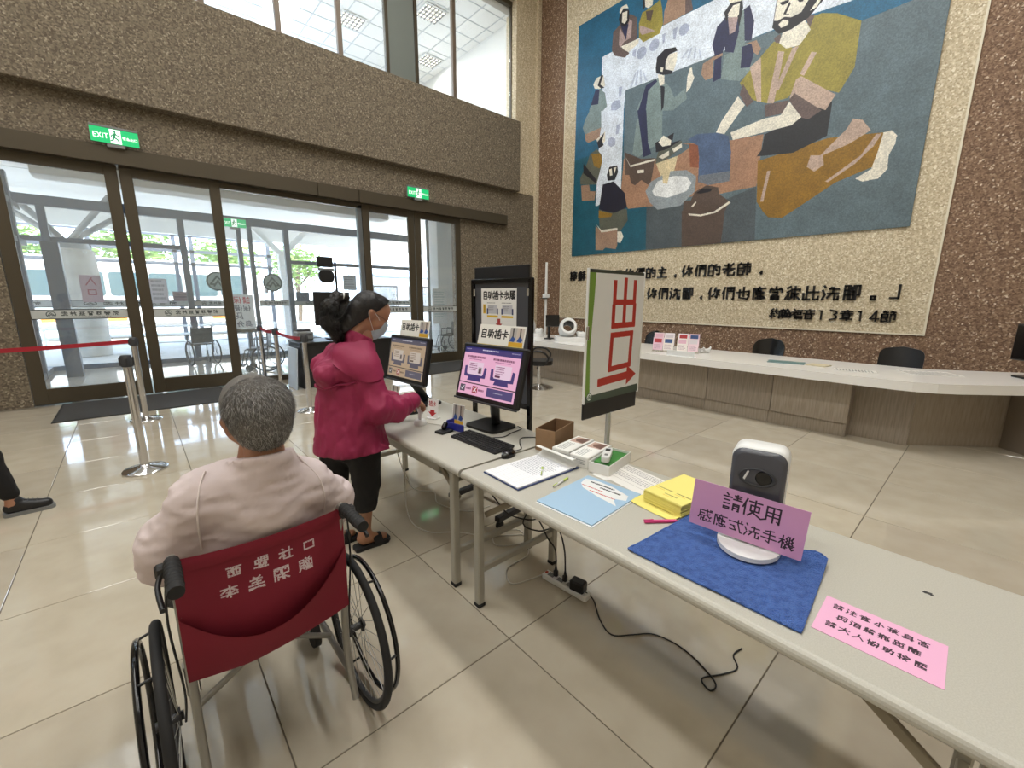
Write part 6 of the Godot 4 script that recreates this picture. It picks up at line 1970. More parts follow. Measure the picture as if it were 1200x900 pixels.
	skin(s, face_shell, 0.005, 0.02, 0.003, 50.0, [[hx * V(0, 0.002, -0.08), hx.basis * V(0, 0.9, 0.4).normalized()], [hx * V(0, 0, -0.036), hx.basis * V(0, 0, 1)]], V(0.4, 2.0, 0.4))
	obj("face_mask", s, mk("mask_blue", C(176, 192, 206), 0.8), p)
	for k in [-1, 1]:
		s = S()
		tube(s, spline([hx * V(k * 0.052, -0.02, -0.06), hx * V(k * 0.073, 0.0, -0.03), hx * V(k * 0.088, 0.016, 0.02), hx * V(k * 0.088, -0.006, 0.034), hx * V(k * 0.074, -0.05, -0.01), hx * V(k * 0.05, -0.075, -0.045)], 5), 0.0016, 5)
		obj("ear_loop", s, M.white_plastic, p)
		s = S()
		var ring := []
		for i in 16: ring.append(hx * V(k * 0.033 + cos(TAU * i / 16) * 0.024, 0.002 + sin(TAU * i / 16) * 0.019, -0.106 - k * 0.0))
		tube(s, ring, 0.0013, 5, true)
		tube(s, [hx * V(k * 0.057, 0.008, -0.105), hx * V(k * 0.078, 0.012, -0.05), hx * V(k * 0.083, 0.012, 0.02)], 0.0013, 5)
		obj("glasses_frame", s, M.dark_grey, p)
	# jacket
	var jm := mk("jacket_pink", C(152, 32, 78), 0.62)
	tri(jm, noise_tex(0.05, [[0.0, C(236, 228, 232)], [1.0, C(255, 255, 255)]], 256, 71), 2.0)
	var coat := [[V(-0.02, 0.7, 0.0), V(-0.01, 1.16, 0.0), 0.19, 0.15], [V(-0.09, 0.66, 0.0), V(-0.09, 1.12, 0.0), 0.15, 0.1], [V(0.05, 0.64, 0.02), V(0.07, 1.1, 0.02), 0.14, 0.1], [V(-0.03, 0.7, 0.09), V(0, 1.1, 0.09), 0.16, 0.11], [V(-0.03, 0.7, -0.09), V(0, 1.1, -0.09), 0.15, 0.11], [V(0.05, 0.68, 0.12), V(0.06, 0.6, 0.22), 0.12, 0.1],
		[V(0.02, 1.2, -0.14), V(0.02, 1.2, 0.15), 0.075, 0.075], [V(0.02, 1.2, 0.02), V(0.06, 1.38, 0.035), 0.11, 0.088],
		[V(0.03, 1.19, 0.15), V(0.07, 0.96, 0.24), 0.085, 0.085], [V(0.07, 0.95, 0.24), V(0.2, 0.92, 0.19), 0.085, 0.078], [V(0.2, 0.92, 0.19), V(0.345, 0.935, 0.12), 0.076, 0.058],
		[V(0.03, 1.19, -0.13), V(0.09, 0.96, -0.2), 0.085, 0.08], [V(0.09, 0.96, -0.2), V(0.33, 0.905, -0.13), 0.08, 0.055],
		# hood lying on the back and shoulders
		[V(-0.12, 1.19, -0.1), V(-0.15, 1.16, 0.08), 0.062, 0.07], [V(-0.15, 1.16, 0.08), V(-0.03, 1.2, 0.16), 0.065, 0.05], [V(-0.12, 1.2, -0.1), V(0.0, 1.24, -0.13), 0.06, 0.045], [V(-0.06, 1.28, -0.06), V(-0.06, 1.28, 0.1), 0.045, 0.045], [V(-0.06, 1.28, 0.1), V(0.06, 1.27, 0.13), 0.04, 0.035]]
	s = S()
	skin(s, coat, 0.0105, 0.035, 0.013, 6.5,
		[[V(0, 0.685, 0), V(0.08, -0.99, 0.0)], [V(0.08, 1.372, 0.03), V(0.45, 0.89, 0)]], V(1.3, 0.55, 1.3))
	obj("jacket", s, jm, p)
	# wide collar flap folded over the shoulder, and the hood's lower edge
	var inner := spline([V(-0.1, 1.36, 0.08), V(-0.01, 1.36, 0.15), V(0.08, 1.35, 0.14), V(0.15, 1.31, 0.08)], 6)
	var outer := spline([V(-0.14, 1.22, 0.14), V(-0.02, 1.13, 0.25), V(0.08, 1.14, 0.28), V(0.17, 1.17, 0.15)], 6)
	var flap := func(u: float, v: float, lift: float) -> Vector3:
		var i := mini(int(u * 18.0), 17)
		var f := u * 18.0 - i
		var a: Vector3 = inner[i].lerp(inner[i + 1], f)
		var c: Vector3 = outer[i].lerp(outer[i + 1], f)
		return snap(coat, 0.035, a.lerp(c, v), lift + 0.006 * sin(v * PI))
	s = S()
	surf(s, 18, 6, func(u, v): return flap.call(u, v, 0.014), true)
	surf(s, 18, 6, func(u, v): return flap.call(u, v, 0.004))
	for e in [0.0, 1.0]:
		surf(s, 18, 1, func(u, v): return flap.call(u, e, 0.004 + 0.01 * v), e == 1.0, 2)
		surf(s, 1, 6, func(u, v): return flap.call(e, v, 0.004 + 0.01 * u), e == 0.0, 3)
	obj("collar_flap", s, jm, p)
	s = S()
	var edge := []
	for q in spline([V(-0.2, 1.09, -0.06), V(-0.2, 1.08, 0.06), V(-0.14, 1.09, 0.17), V(-0.04, 1.13, 0.22)], 6): edge.append(snap(coat, 0.035, q, 0.004))
	tube(s, edge, 0.007, 6)
	obj("hood_seam", s, jm, p)
	# cropped black trousers, cuffs open above the calf
	s = S()
	skin(s, [[V(-0.03, 0.74, 0.0), V(-0.02, 0.82, 0.0), 0.16, 0.14], [V(0.02, 0.75, 0.09), V(0.025, 0.45, 0.09), 0.11, 0.085], [V(0.025, 0.45, 0.09), V(0.01, 0.25, 0.08), 0.082, 0.068], [V(-0.07, 0.75, -0.07), V(-0.12, 0.45, -0.08), 0.11, 0.085], [V(-0.12, 0.45, -0.08), V(-0.135, 0.25, -0.08), 0.082, 0.068]], 0.012, 0.03, 0.006, 9.0, [[V(0, 0.265, 0), V(0, -1, 0)]])
	obj("trousers", s, mk("trousers_black", C(18, 17, 19), 0.8), p)
	for k in 2:
		var o: Vector3 = [V(-0.005, 0, 0.078), V(-0.155, 0, -0.08)][k]
		s = S()
		var sole := PackedVector2Array([Vector2(-0.07, -0.03), Vector2(-0.055, -0.042), Vector2(0.0, -0.038), Vector2(0.08, -0.05), Vector2(0.14, -0.048), Vector2(0.165, -0.02), Vector2(0.165, 0.02), Vector2(0.14, 0.048), Vector2(0.08, 0.048), Vector2(0.0, 0.036), Vector2(-0.055, 0.042), Vector2(-0.07, 0.03)])
		prism(s, sole, 0.024, Transform3D(Basis(Vector3.RIGHT, -PI / 2), o + V(0, 0.012, 0)))
		var sh := obj("sandal", s, M.rubber, p)
		s = S()
		surf(s, 14, 5, func(u, v): return o + V(0.045 + v * 0.06, 0.022 + 0.052 * pow(sin(u * PI), 0.6) - 0.008 * v, (u - 0.5) * -0.094), true)
		surf(s, 14, 5, func(u, v): return o + V(0.045 + v * 0.06, 0.027 + 0.054 * pow(sin(u * PI), 0.6) - 0.008 * v, (u - 0.5) * -0.1))
		obj("strap", s, M.black_plastic, sh)
	# the insurance card in her fingers
	s = S()
	bx(s, V(1.405, 0.845, -2.545), V(0.004, 0.054, 0.08), 0.001)
	tag(obj("chip_card", s, M.white_plastic), "white chip card in the fingers of the person in pink", "card")

func build_walker() -> void:
	# mostly out of the frame: a walking person in a pale blue gown, one black sneaker in view
	var p := thing("person", "walking person in black trousers, black sneakers and a pale blue top by the rough wall", "person", V(-1.05, 0, -4.66))
	var hx := Transform3D(Basis(Vector3.UP, -PI / 2), V(-0.02, 1.52, 0))
	var s := S()
	skin(s, [[V(-0.02, 0.85, 0), V(0, 1.22, 0), 0.12, 0.12], [V(0, 1.28, -0.14), V(0, 1.28, 0.14), 0.05, 0.05], [V(0, 1.28, 0), V(-0.01, 1.42, 0), 0.06, 0.052],
		[V(0, 1.27, 0.17), V(-0.06, 1.02, 0.2), 0.042, 0.036], [V(-0.06, 1.02, 0.2), V(-0.08, 0.8, 0.2), 0.036, 0.026], [V(0, 1.27, -0.17), V(0.0, 1.02, -0.2), 0.042, 0.036], [V(0.0, 1.02, -0.2), V(0.02, 0.8, -0.2), 0.036, 0.026],
		[V(0, 0.84, 0.07), V(0.14, 0.47, 0.06), 0.085, 0.055], [V(0.14, 0.47, 0.06), V(0.21, 0.1, 0.05), 0.05, 0.034], [V(-0.02, 0.84, -0.07), V(-0.1, 0.47, -0.07), 0.085, 0.055], [V(-0.1, 0.47, -0.07), V(-0.3, 0.14, -0.07), 0.05, 0.034],
		[V(0.2, 0.07, 0.05), V(0.34, 0.045, 0.05), 0.034, 0.026], [V(-0.3, 0.1, -0.07), V(-0.2, 0.04, -0.07), 0.034, 0.026]], 0.016, 0.05)
	skin(s, moved(head_bones(), hx), 0.007, 0.02)
	skin(s, moved(hand_bones(1.0, 0.5), towards(V(-0.08, 0.77, 0.2), V(0.05, -1, 0), V(1, 0, 0.3))), 0.007, 0.008)
	skin(s, moved(hand_bones(-1.0, 0.5), towards(V(0.02, 0.77, -0.2), V(0.05, -1, 0), V(1, 0, -0.3))), 0.007, 0.008)
	obj("body", s, M.skin_tan, p)
	add_eyes(p, hx)
	s = S()
	skin(s, moved([[V(0, 0.04, 0.032), V(0, 0.054, -0.024), 0.088, 0.081], [V(0, 0.0, 0.05), V(0, 0.03, 0.03), 0.074, 0.082]], hx), 0.008, 0.03, 0.0, 1.0, [[hx * V(0, 0.045, -0.075), hx.basis * V(0, -0.5, -0.86)], [hx * V(0, -0.02, 0.01), hx.basis * V(0, -0.8, -0.6)]])
	obj("hair", s, M.hair_black, p)
	s = S()
	skin(s, [[V(-0.01, 0.78, 0), V(0, 1.2, 0), 0.17, 0.14], [V(0, 0.72, 0.05), V(0.04, 0.62, 0.05), 0.15, 0.14], [V(0, 1.27, -0.14), V(0, 1.27, 0.14), 0.07, 0.07], [V(0, 1.27, 0.16), V(-0.06, 1.02, 0.2), 0.062, 0.056], [V(-0.06, 1.02, 0.2), V(-0.075, 0.85, 0.2), 0.055, 0.045], [V(0, 1.27, -0.16), V(0.0, 1.02, -0.2), 0.062, 0.056], [V(0.0, 1.02, -0.2), V(0.02, 0.85, -0.2), 0.055, 0.045]], 0.015, 0.04, 0.008, 8.0, [[V(0, 0.56, 0), V(0, -1, 0)]])
	obj("gown", s, mk("gown_blue", C(166, 178, 188), 0.8), p)
	s = S()
	skin(s, [[V(0, 0.82, 0.07), V(0.14, 0.47, 0.06), 0.1, 0.07], [V(0.14, 0.47, 0.06), V(0.2, 0.17, 0.05), 0.068, 0.052], [V(-0.02, 0.82, -0.07), V(-0.1, 0.47, -0.07), 0.1, 0.07], [V(-0.1, 0.47, -0.07), V(-0.28, 0.2, -0.07), 0.068, 0.052]], 0.012, 0.03, 0.005, 9.0)
	obj("trousers", s, M.trousers_black, p)
	for k in 2:
		var xf: Transform3D = [Transform3D(Basis(), V(0.26, 0, 0.05)), Transform3D(Basis(Vector3.BACK, -0.55), V(-0.25, 0.02, -0.07))][k]
		s = S()
		skin(s, moved([[V(-0.07, 0.055, 0), V(0.11, 0.045, 0), 0.04, 0.036], [V(-0.05, 0.08, 0), V(-0.04, 0.11, 0), 0.04, 0.036], [V(-0.02, 0.075, 0), V(0.05, 0.055, 0), 0.038, 0.034]], xf), 0.007, 0.02, 0.0, 1.0, [[xf * V(0, 0.024, 0), xf.basis * V(0, -1, 0)]])
		var sh := obj("sneaker", s, M.black_plastic, p)
		s = S()
		var sole := PackedVector2Array()
		for v in rounded(0.27, 0.088, 0.042, 6): sole.append(v + Vector2(0.02, 0))
		prism(s, sole, 0.026, xf * Transform3D(Basis(Vector3.RIGHT, -PI / 2), V(0, 0.013, 0)))
		obj("sole", s, M.mid_grey, sh)
		for i in 4:
			s = S()
			bx(s, xf * V(0.0 + i * 0.022, 0.106 - i * 0.007, 0), V(0.006, 0.005, 0.05), 0.002, xf.basis)
			obj("lace", s, M.dark_grey, sh)

# ---------------------------------------------------------------- helpers
func C(r: float, g: float, b: float) -> Color:
	return Color(r / 255.0, g / 255.0, b / 255.0)

func V(x: float, y: float, z: float) -> Vector3:
	return Vector3(x, y, z)

func mk(called: String, col: Color, rough := 0.6, metal := 0.0) -> StandardMaterial3D:
	var m := StandardMaterial3D.new()
	m.resource_name = called
	m.albedo_color = col
	m.roughness = rough
	m.metallic = metal
	M[called] = m
	return m

func numbered(called: String) -> String:
	counts[called] = counts.get(called, -1) + 1
	return called if counts[called] == 0 else "%s_%03d" % [called, counts[called]]

func tag(o: Node, label: String, category: String, group := "", kind := "") -> Node:
	o.set_meta("label", label)
	o.set_meta("category", category)
	if group: o.set_meta("group", group)
	if kind: o.set_meta("kind", kind)
	return o

func thing(called: String, label: String, category: String, at := Vector3.ZERO, turn := 0.0, group := "") -> Node3D:
	var o := Node3D.new()
	o.name = numbered(called)
	add_child(o)
	o.position = at
	o.rotation.y = turn
	tag(o, label, category, group)
	return o

func struct(called: String, label: String, category: String, at := Vector3.ZERO) -> Node3D:
	var o := thing(called, label, category, at)
	o.set_meta("kind", "structure")
	return o

func S() -> SurfaceTool:
	var s := SurfaceTool.new()
	s.begin(Mesh.PRIMITIVE_TRIANGLES)
	s.set_smooth_group(-1)
	return s

func obj(called: String, s: SurfaceTool, m: Material, parent: Node = null, tangents := false) -> MeshInstance3D:
	s.generate_normals()
	if tangents: s.generate_tangents()
	return inst(called, s.commit(), m, parent)

func inst(called: String, mesh: Mesh, m: Material, parent: Node = null) -> MeshInstance3D:
	var o := MeshInstance3D.new()
	o.mesh = mesh
	o.material_override = m
	o.cast_shadow = GeometryInstance3D.SHADOW_CASTING_SETTING_ON
	if parent == null or parent == self:
		o.name = numbered(called)
		add_child(o)
	else:
		o.name = called
		parent.add_child(o, true)
	return o

func piece(called: String, m: Material, parent: Node, c: Vector3, size: Vector3, bev := 0.0) -> MeshInstance3D:
	var s := S()
	bx(s, c, size, bev)
	return obj(called, s, m, parent)

# a triangle or quad of a convex solid, turned outward from the solid's middle
func face(s: SurfaceTool, mid: Vector3, p: Array, uv := []) -> void:
	var n: Vector3 = (p[2] - p[0]).cross(p[1] - p[0])
	var flip: bool = n.dot((p[0] + p[1] + p[2]) / 3.0 - mid) < 0
	for k in range(1, p.size() - 1):
		for i in ([0, k + 1, k] if flip else [0, k, k + 1]):
			if uv: s.set_uv(uv[i])
			s.add_vertex(p[i])

func bx(s: SurfaceTool, c: Vector3, size: Vector3, bev := 0.0, b := Basis()) -> void:
	s.set_smooth_group(-1)
	var h := size / 2.0
	var e := minf(bev, minf(h.x, minf(h.y, h.z)) * 0.98)
	var P := func(x, y, z, ax):
		var v := Vector3(x * h.x, y * h.y, z * h.z)
		for k in 3:
			if k != ax: v[k] -= signf(v[k]) * e
		return c + b * v
	for ax in 3:
		for sg in [-1, 1]:
			var q := []
			for t in [[-1, -1], [1, -1], [1, 1], [-1, 1]]:
				var v := [0, 0, 0]
				v[ax] = sg
				v[(ax + 1) % 3] = t[0]
				v[(ax + 2) % 3] = t[1]
				q.append(P.call(v[0], v[1], v[2], ax))
			face(s, c, q)
	if e <= 0.0: return
	for ax in 3:
		for t in [[-1, -1], [1, -1], [1, 1], [-1, 1]]:
			var v := [0, 0, 0]
			v[(ax + 1) % 3] = t[0]
			v[(ax + 2) % 3] = t[1]
			var w := v.duplicate()
			v[ax] = -1
			w[ax] = 1
			var a1 := (ax + 1) % 3
			var a2 := (ax + 2) % 3
			face(s, c, [P.call(v[0], v[1], v[2], a1), P.call(w[0], w[1], w[2], a1), P.call(w[0], w[1], w[2], a2), P.call(v[0], v[1], v[2], a2)])
	for x in [-1, 1]:
		for y in [-1, 1]:
			for z in [-1, 1]:
				face(s, c, [P.call(x, y, z, 0), P.call(x, y, z, 1), P.call(x, y, z, 2)])

# a surface over (u, v) in 0..1, smooth, with its own texture coordinates
func surf(s: SurfaceTool, nu: int, nv: int, f: Callable, flip := false, group := 1) -> void:
	s.set_smooth_group(group)
	var p := []
	for j in nv + 1:
		for i in nu + 1:
			p.append(f.call(float(i) / nu, float(j) / nv))
	for j in nv:
		for i in nu:
			var a := j * (nu + 1) + i
			var q := [a, a + 1, a + nu + 2, a + nu + 1]
			for k in ([0, 2, 1, 0, 3, 2] if flip else [0, 1, 2, 0, 2, 3]):
				var n: int = q[k]
				s.set_uv(Vector2(float(n % (nu + 1)) / nu, float(n / (nu + 1)) / nv))
				s.add_vertex(p[n])

func frame_of(d: Vector3) -> Basis:
	var y := d.normalized()
	var x := (Vector3.RIGHT if absf(y.x) < 0.8 else Vector3.BACK).cross(y).normalized()
	return Basis(x, y, x.cross(y))

func cyl(s: SurfaceTool, a: Vector3, b: Vector3, r0: float, r1 := -1.0, n := 14, caps := true) -> void:
	if r1 < 0.0: r1 = r0
	var f := frame_of(b - a)
	var mid := (a + b) / 2.0
	for i in n:
		var t0 := TAU * i / n
		var t1 := TAU * (i + 1) / n
		var d0 := f.x * cos(t0) + f.z * sin(t0)
		var d1 := f.x * cos(t1) + f.z * sin(t1)
		s.set_smooth_group(1)
		face(s, mid, [a + d0 * r0, a + d1 * r0, b + d1 * r1, b + d0 * r1])
		if caps:
			s.set_smooth_group(-1)
			if r0 > 0.0: face(s, mid, [a, a + d0 * r0, a + d1 * r0])
			if r1 > 0.0: face(s, mid, [b, b + d0 * r1, b + d1 * r1])

func tube(s: SurfaceTool, pts: Array, r: float, n := 8, closed := false) -> void:
	var f := frame_of(pts[1] - pts[0])
	var rings := []
	var np := pts.size()
	for k in np:
		var d: Vector3
		if closed: d = pts[(k + 1) % np] - pts[(k - 1 + np) % np]
		else: d = pts[mini(k + 1, np - 1)] - pts[maxi(k - 1, 0)]
		var y := d.normalized()
		var x := (f.x - y * f.x.dot(y)).normalized()
		f = Basis(x, y, x.cross(y))
		var ring := []
		for i in n:
			ring.append(pts[k] + (f.x * cos(TAU * i / n) + f.z * sin(TAU * i / n)) * r)
		rings.append(ring)
	s.set_smooth_group(1)
	for k in (np if closed else np - 1):
		var m := (k + 1) % np
		var mid: Vector3 = (pts[k] + pts[m]) / 2.0
		for i in n:
			var j := (i + 1) % n
			face(s, mid, [rings[k][i], rings[k][j], rings[m][j], rings[m][i]])
	if closed: return
	s.set_smooth_group(-1)
	for e in [0, np - 1]:
		for i in n:
			face(s, (pts[1] + pts[np - 2]) / 2.0 if np > 2 else (pts[0] + pts[1]) / 2.0, [pts[e], rings[e][i], rings[e][(i + 1) % n]])

# a smooth line through points
func spline(pts: Array, steps := 5, closed := false) -> Array:
	var out := []
	var n := pts.size()
	for k in (n if closed else n - 1):
		var p0: Vector3 = pts[(k - 1 + n) % n] if closed else pts[maxi(k - 1, 0)]
		var p3: Vector3 = pts[(k + 2) % n] if closed else pts[mini(k + 2, n - 1)]
		var p1: Vector3 = pts[k]
		var p2: Vector3 = pts[(k + 1) % n]
		for i in steps:
			out.append(p1.cubic_interpolate(p2, p0, p3, float(i) / steps))
	if not closed: out.append(pts[n - 1])
	return out

# profile of (radius, height) points turned round the y axis of xf
func lathe(s: SurfaceTool, prof: Array, n := 24, xf := Transform3D()) -> void:
	var g := 1
	for k in prof.size() - 1:
		var a: Vector2 = prof[k]
		var b: Vector2 = prof[k + 1]
		if k > 0:
			var d0: Vector2 = (a - prof[k - 1]).normalized()
			if d0.dot((b - a).normalized()) < 0.75: g += 1
		s.set_smooth_group(g)
		var out := Vector2(b.y - a.y, a.x - b.x)   # outside lies to the right of a rising profile
		for i in n:
			var t0 := TAU * i / n
			var t1 := TAU * (i + 1) / n
			var q := [xf * V(a.x * cos(t0), a.y, a.x * sin(t0)), xf * V(a.x * cos(t1), a.y, a.x * sin(t1)), xf * V(b.x * cos(t1), b.y, b.x * sin(t1)), xf * V(b.x * cos(t0), b.y, b.x * sin(t0))]
			var tm := (t0 + t1) / 2.0
			var c: Vector3 = (q[0] + q[1] + q[2] + q[3]) / 4.0 - xf.basis * V(out.x * cos(tm), out.y, out.x * sin(tm)) * 0.01
			if a.x < 0.00001: face(s, c, [q[0], q[2], q[3]])
			elif b.x < 0.00001: face(s, c, [q[0], q[1], q[2]])
			else: face(s, c, q)

# flat outline (x, y) pushed from z = -depth / 2 to depth / 2
func prism(s: SurfaceTool, poly: PackedVector2Array, depth: float, xf := Transform3D()) -> void:
	s.set_smooth_group(-1)
	var t := Geometry2D.triangulate_polygon(poly)
	for k in range(0, t.size(), 3):
		for z in [-depth / 2.0, depth / 2.0]:
			var q := []
			for i in 3: q.append(xf * V(poly[t[k + i]].x, poly[t[k + i]].y, z))
			face(s, (q[0] + q[1] + q[2]) / 3.0 - xf.basis.z * z, q)
	var cw := Geometry2D.is_polygon_clockwise(poly)
	for i in poly.size():
		var a := poly[i]
		var b := poly[(i + 1) % poly.size()]
		var o := (b - a).orthogonal() * (1.0 if cw else -1.0)
		var m := (a + b) / 2.0 + o.normalized() * 0.001
		face(s, xf * V(m.x, m.y, 0), [xf * V(a.x, a.y, -depth / 2.0), xf * V(b.x, b.y, -depth / 2.0), xf * V(b.x, b.y, depth / 2.0), xf * V(a.x, a.y, depth / 2.0)])

func rounded(w: float, h: float, r: float, n := 5) -> PackedVector2Array:
	var p := PackedVector2Array()
	for c in [[1, 1, 0.0], [-1, 1, PI / 2], [-1, -1, PI], [1, -1, PI * 1.5]]:
		for i in n + 1:
			var a: float = c[2] + PI / 2 * i / n
			p.append(Vector2(c[0] * (w / 2 - r) + cos(a) * r, c[1] * (h / 2 - r) + sin(a) * r))
	return p

# a printed card: its picture on the local +z face, plain elsewhere
func card(s: SurfaceTool, w: float, h: float, t: float, xf := Transform3D()) -> void:
	s.set_smooth_group(-1)
	var x := w / 2
	var y := h / 2
	var z := t / 2
	var p := [V(-x, y, z), V(x, y, z), V(x, -y, z), V(-x, -y, z), V(-x, y, -z), V(x, y, -z), V(x, -y, -z), V(-x, -y, -z)]
	for i in 8: p[i] = xf * p[i]
	var k := Vector2(0.004, 0.004)
	var e := [k, k, k, k]
	face(s, xf.origin, [p[0], p[1], p[2], p[3]], [Vector2(0, 0), Vector2(1, 0), Vector2(1, 1), Vector2(0, 1)])
	for q in [[4, 5, 6, 7], [0, 1, 5, 4], [1, 2, 6, 5], [2, 3, 7, 6], [3, 0, 4, 7]]:
		face(s, xf.origin, [p[q[0]], p[q[1]], p[q[2]], p[q[3]]], e)

# ---- print: pictures computed for flat printed matter
func blank(w: int, h: int, col: Color) -> Image:
	var im := Image.create_empty(w, h, false, Image.FORMAT_RGB8)
	im.fill(col)
	return im

func fill_poly(im: Image, p: PackedVector2Array, col: Color) -> void:
	var y0 := 1e9
	var y1 := -1e9
	for v in p:
		y0 = minf(y0, v.y)
		y1 = maxf(y1, v.y)
	var n := p.size()
	for y in range(maxi(0, int(floor(y0))), mini(im.get_height() - 1, int(ceil(y1))) + 1):
		var yc := y + 0.5
		var xs := []
		for i in n:
			var a := p[i]
			var b := p[(i + 1) % n]
			if (a.y <= yc) != (b.y <= yc): xs.append(a.x + (yc - a.y) / (b.y - a.y) * (b.x - a.x))
		xs.sort()
		for k in range(0, xs.size() - 1, 2):
			var x0 := int(round(xs[k]))
			var x1 := int(round(xs[k + 1]))
			if x1 > x0: im.fill_rect(Rect2i(x0, y, x1 - x0, 1), col)

func line(im: Image, a: Vector2, b: Vector2, w: float, col: Color) -> void:
	var d := (b - a).normalized() if a.distance_to(b) > 0.01 else Vector2.RIGHT
	var o := d.orthogonal() * w / 2.0
	var e := d * w * 0.42
	fill_poly(im, PackedVector2Array([a - e + o, b + e + o, b + e - o, a - e - o]), col)

func strokes(g: String) -> Array:
	var out := []
	for t in String(GLYPH.get(g, "")).split(" ", false):
		if ":" in t:
			var b := t.get_slice(":", 1)
			var x0 := float(b[0])
			var y0 := float(b[1])
			for k in strokes(t.get_slice(":", 0)):
				var q := []
				for v in k: q.append(Vector2(x0 + v.x / 9.0 * (float(b[2]) - x0), y0 + v.y / 9.0 * (float(b[3]) - y0)))
				out.append(q)
		else:
			var q := []
			for i in range(0, t.length(), 2): q.append(Vector2(float(t[i]), float(t[i + 1])))
			out.append(q)
	return out

# a run of characters; (x, y) is the top left corner, size the height of one, pitch the step
func say(im: Image, text: String, x: float, y: float, size: float, pitch: float, col: Color, w: float, down := false, mirror := false, sx := 1.0) -> void:
	for i in text.length():
		var px := x + (0.0 if down else pitch * i)
		var py := y + (pitch * i if down else 0.0)
		for q in strokes(text[i]):
			for k in q.size() - 1:
				var a: Vector2 = Vector2(px + q[k].x / 9.0 * size * sx, py + q[k].y / 9.0 * size)
				var b: Vector2 = Vector2(px + q[k + 1].x / 9.0 * size * sx, py + q[k + 1].y / 9.0 * size)
				if mirror:
					a.x = im.get_width() - a.x
					b.x = im.get_width() - b.x
				line(im, a, b, w, col)

# rows of small print too fine to read: short dashes
func scribble(im: Image, r: Rect2, rows: int, col: Color, rng: RandomNumberGenerator, h := 0.5) -> void:
	for k in rows:
		var y := r.position.y + r.size.y * k / rows
		var x := r.position.x
		var stop := r.end.x - rng.randf() * r.size.x * 0.25
		while x < stop:
			var w := r.size.x * rng.randf_range(0.02, 0.06)
			im.fill_rect(Rect2i(int(x), int(y), int(maxf(w, 1)), int(maxf(1, r.size.y / rows * h))), col)
			x += w + r.size.x * rng.randf_range(0.006, 0.02)

func printed(called: String, im: Image, rough := 0.55) -> StandardMaterial3D:
	var m := mk(called, Color.WHITE, rough)
	im.generate_mipmaps()
	m.albedo_texture = ImageTexture.create_from_image(im)
	m.texture_repeat = false
	return m

func noise_tex(freq: float, ramp: Array, size := 512, seed_ := 1, kind := FastNoiseLite.TYPE_SIMPLEX, octaves := 4, normal := false, strength := 4.0) -> NoiseTexture2D:
	var n := FastNoiseLite.new()
	n.noise_type = kind
	n.frequency = freq
	n.seed = seed_
	n.fractal_octaves = octaves
	if kind == FastNoiseLite.TYPE_CELLULAR:
		n.cellular_return_type = FastNoiseLite.RETURN_CELL_VALUE
		n.fractal_type = FastNoiseLite.FRACTAL_NONE
	var t := NoiseTexture2D.new()
	t.width = size
	t.height = size
	t.seamless = true
	t.noise = n
	if normal:
		t.as_normal_map = true
		t.bump_strength = strength
	else:
		var g := Gradient.new()
		g.offsets = PackedFloat32Array(ramp.map(func(e): return e[0]))
		g.colors = PackedColorArray(ramp.map(func(e): return e[1]))
		t.color_ramp = g
	return t

func tri(m: StandardMaterial3D, tex: Texture2D, scale: float, world := true) -> StandardMaterial3D:
	m.albedo_texture = tex
	m.uv1_triplanar = true
	m.uv1_world_triplanar = world
	m.uv1_scale = Vector3.ONE * scale
	return m

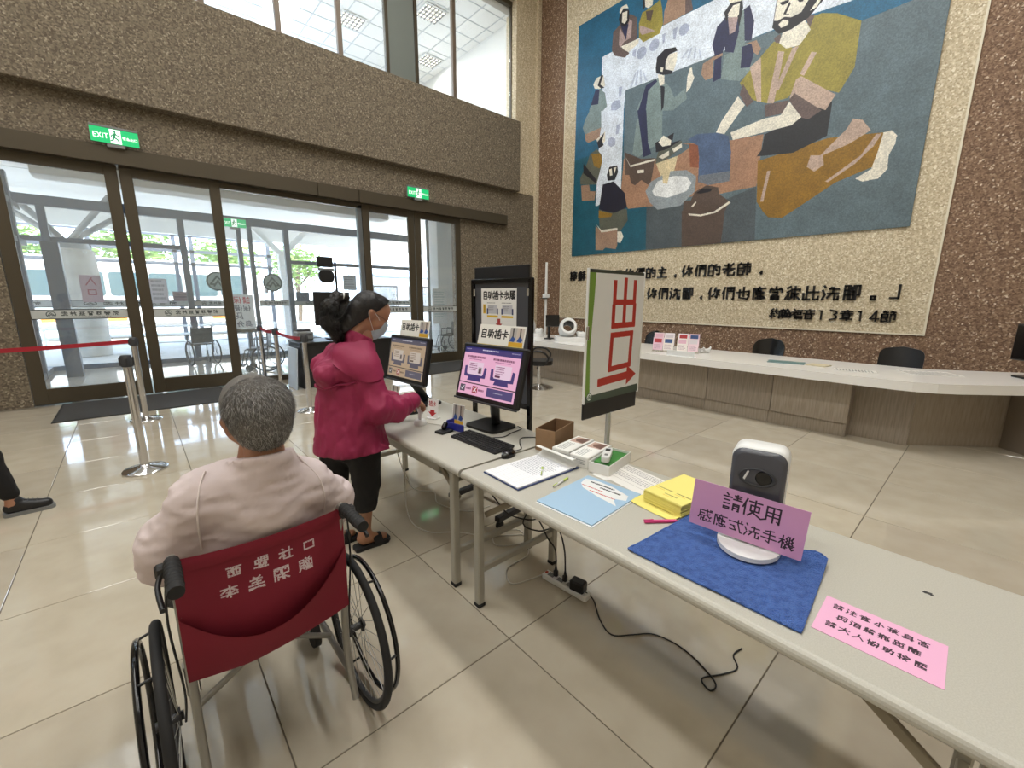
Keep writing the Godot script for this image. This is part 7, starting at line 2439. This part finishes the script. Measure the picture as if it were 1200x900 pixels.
# ---- bodies: tapered capsules joined by a smooth minimum, meshed as surface nets. bone = [a, b, ra, rb]; squash stretches space first
func skin(s: SurfaceTool, bones: Array, cell: float, k: float, wrinkle := 0.0, wfreq := 12.0, cuts := [], squash := Vector3.ONE) -> void:
	var lo := Vector3.ONE * 1e9
	var hi := -lo
	for b in bones:
		var r: float = maxf(b[2], b[3]) + k * 0.3 + cell * 2.5
		lo = lo.min(b[0] - Vector3.ONE * r).min(b[1] - Vector3.ONE * r)
		hi = hi.max(b[0] + Vector3.ONE * r).max(b[1] + Vector3.ONE * r)
	var nx := int((hi.x - lo.x) / cell) + 2
	var ny := int((hi.y - lo.y) / cell) + 2
	var nz := int((hi.z - lo.z) / cell) + 2
	var sy := nx
	var sz := nx * ny
	var f := PackedFloat32Array()
	f.resize(nx * ny * nz)
	f.fill(0.5)
	for b in bones:
		var a: Vector3 = b[0]
		var ba: Vector3 = b[1] - a
		var ra: float = b[2]
		var rb: float = b[3]
		var l2 := maxf(ba.length_squared(), 1e-9)
		var r := maxf(ra, rb) + k + cell * 2.5
		var p0: Vector3 = (a.min(b[1]) - Vector3.ONE * r - lo) / cell
		var p1: Vector3 = (a.max(b[1]) + Vector3.ONE * r - lo) / cell
		for z in range(maxi(0, int(p0.z)), mini(nz, int(p1.z) + 1)):
			for y in range(maxi(0, int(p0.y)), mini(ny, int(p1.y) + 1)):
				var at := z * sz + y * sy
				for x in range(maxi(0, int(p0.x)), mini(nx, int(p1.x) + 1)):
					var p := Vector3(lo.x + x * cell, lo.y + y * cell, lo.z + z * cell) - a
					var t := clampf(p.dot(ba) / l2, 0.0, 1.0)
					var d := (p - ba * t).length() - lerpf(ra, rb, t)
					var o := f[at + x]
					var h := maxf(k - absf(d - o), 0.0) / k
					f[at + x] = minf(d, o) - h * h * k * 0.25
	var noise := FastNoiseLite.new()
	noise.seed = 5
	noise.frequency = 1.0
	noise.fractal_octaves = 3
	if wrinkle > 0.0 or cuts:
		for z in nz:
			for y in ny:
				for x in nx:
					var i := z * sz + y * sy + x
					if absf(f[i]) < 0.06 + wrinkle:
						var p := Vector3(lo.x + x * cell, lo.y + y * cell, lo.z + z * cell)
						if wrinkle > 0.0:
							f[i] += wrinkle * (absf(noise.get_noise_3d(p.x * wfreq * squash.x, p.y * wfreq * squash.y, p.z * wfreq * squash.z)) * 2.0 - 0.5)
					if cuts and f[i] < 0.06:
						var p := Vector3(lo.x + x * cell, lo.y + y * cell, lo.z + z * cell)
						for c in cuts: f[i] = maxf(f[i], c[1].dot(p - c[0]))
	s.set_smooth_group(1)
	var at_cell := {}
	var verts := []
	var off := [0, 1, sy, sy + 1, sz, sz + 1, sz + sy, sz + sy + 1]
	var edges := [[0, 1], [2, 3], [4, 5], [6, 7], [0, 2], [1, 3], [4, 6], [5, 7], [0, 4], [1, 5], [2, 6], [3, 7]]
	for z in nz - 1:
		for y in ny - 1:
			for x in nx - 1:
				var i := z * sz + y * sy + x
				if absf(f[i]) > cell * 4.0: continue
				var neg := 0
				for o in off:
					if f[i + o] < 0.0: neg += 1
				if neg == 0 or neg == 8: continue
				var sum := Vector3.ZERO
				var cnt := 0
				for e in edges:
					var a := f[i + off[e[0]]]
					var b := f[i + off[e[1]]]
					if (a < 0.0) != (b < 0.0):
						var t := a / (a - b)
						var pa := Vector3(e[0] & 1, (e[0] >> 1) & 1, e[0] >> 2)
						var pb := Vector3(e[1] & 1, (e[1] >> 1) & 1, e[1] >> 2)
						sum += pa.lerp(pb, t)
						cnt += 1
				at_cell[i] = verts.size()
				verts.append(lo + (Vector3(x, y, z) + sum / cnt) * cell)
	var quads := []
	for i in at_cell:
		for ax in 3:
			var st: int = [1, sy, sz][ax]
			var u: int = [sy, sz, 1][ax]
			var w: int = [sz, 1, sy][ax]
			if (f[i] < 0.0) == (f[i + st] < 0.0): continue
			if not (at_cell.has(i - u) and at_cell.has(i - w) and at_cell.has(i - u - w)): continue
			var q := [verts[at_cell[i]], verts[at_cell[i - u]], verts[at_cell[i - u - w]], verts[at_cell[i - w]]]
			var inside := f[i] < 0.0
			for t in ([0, 2, 1, 0, 3, 2] if inside else [0, 1, 2, 0, 2, 3]): s.add_vertex(q[t])
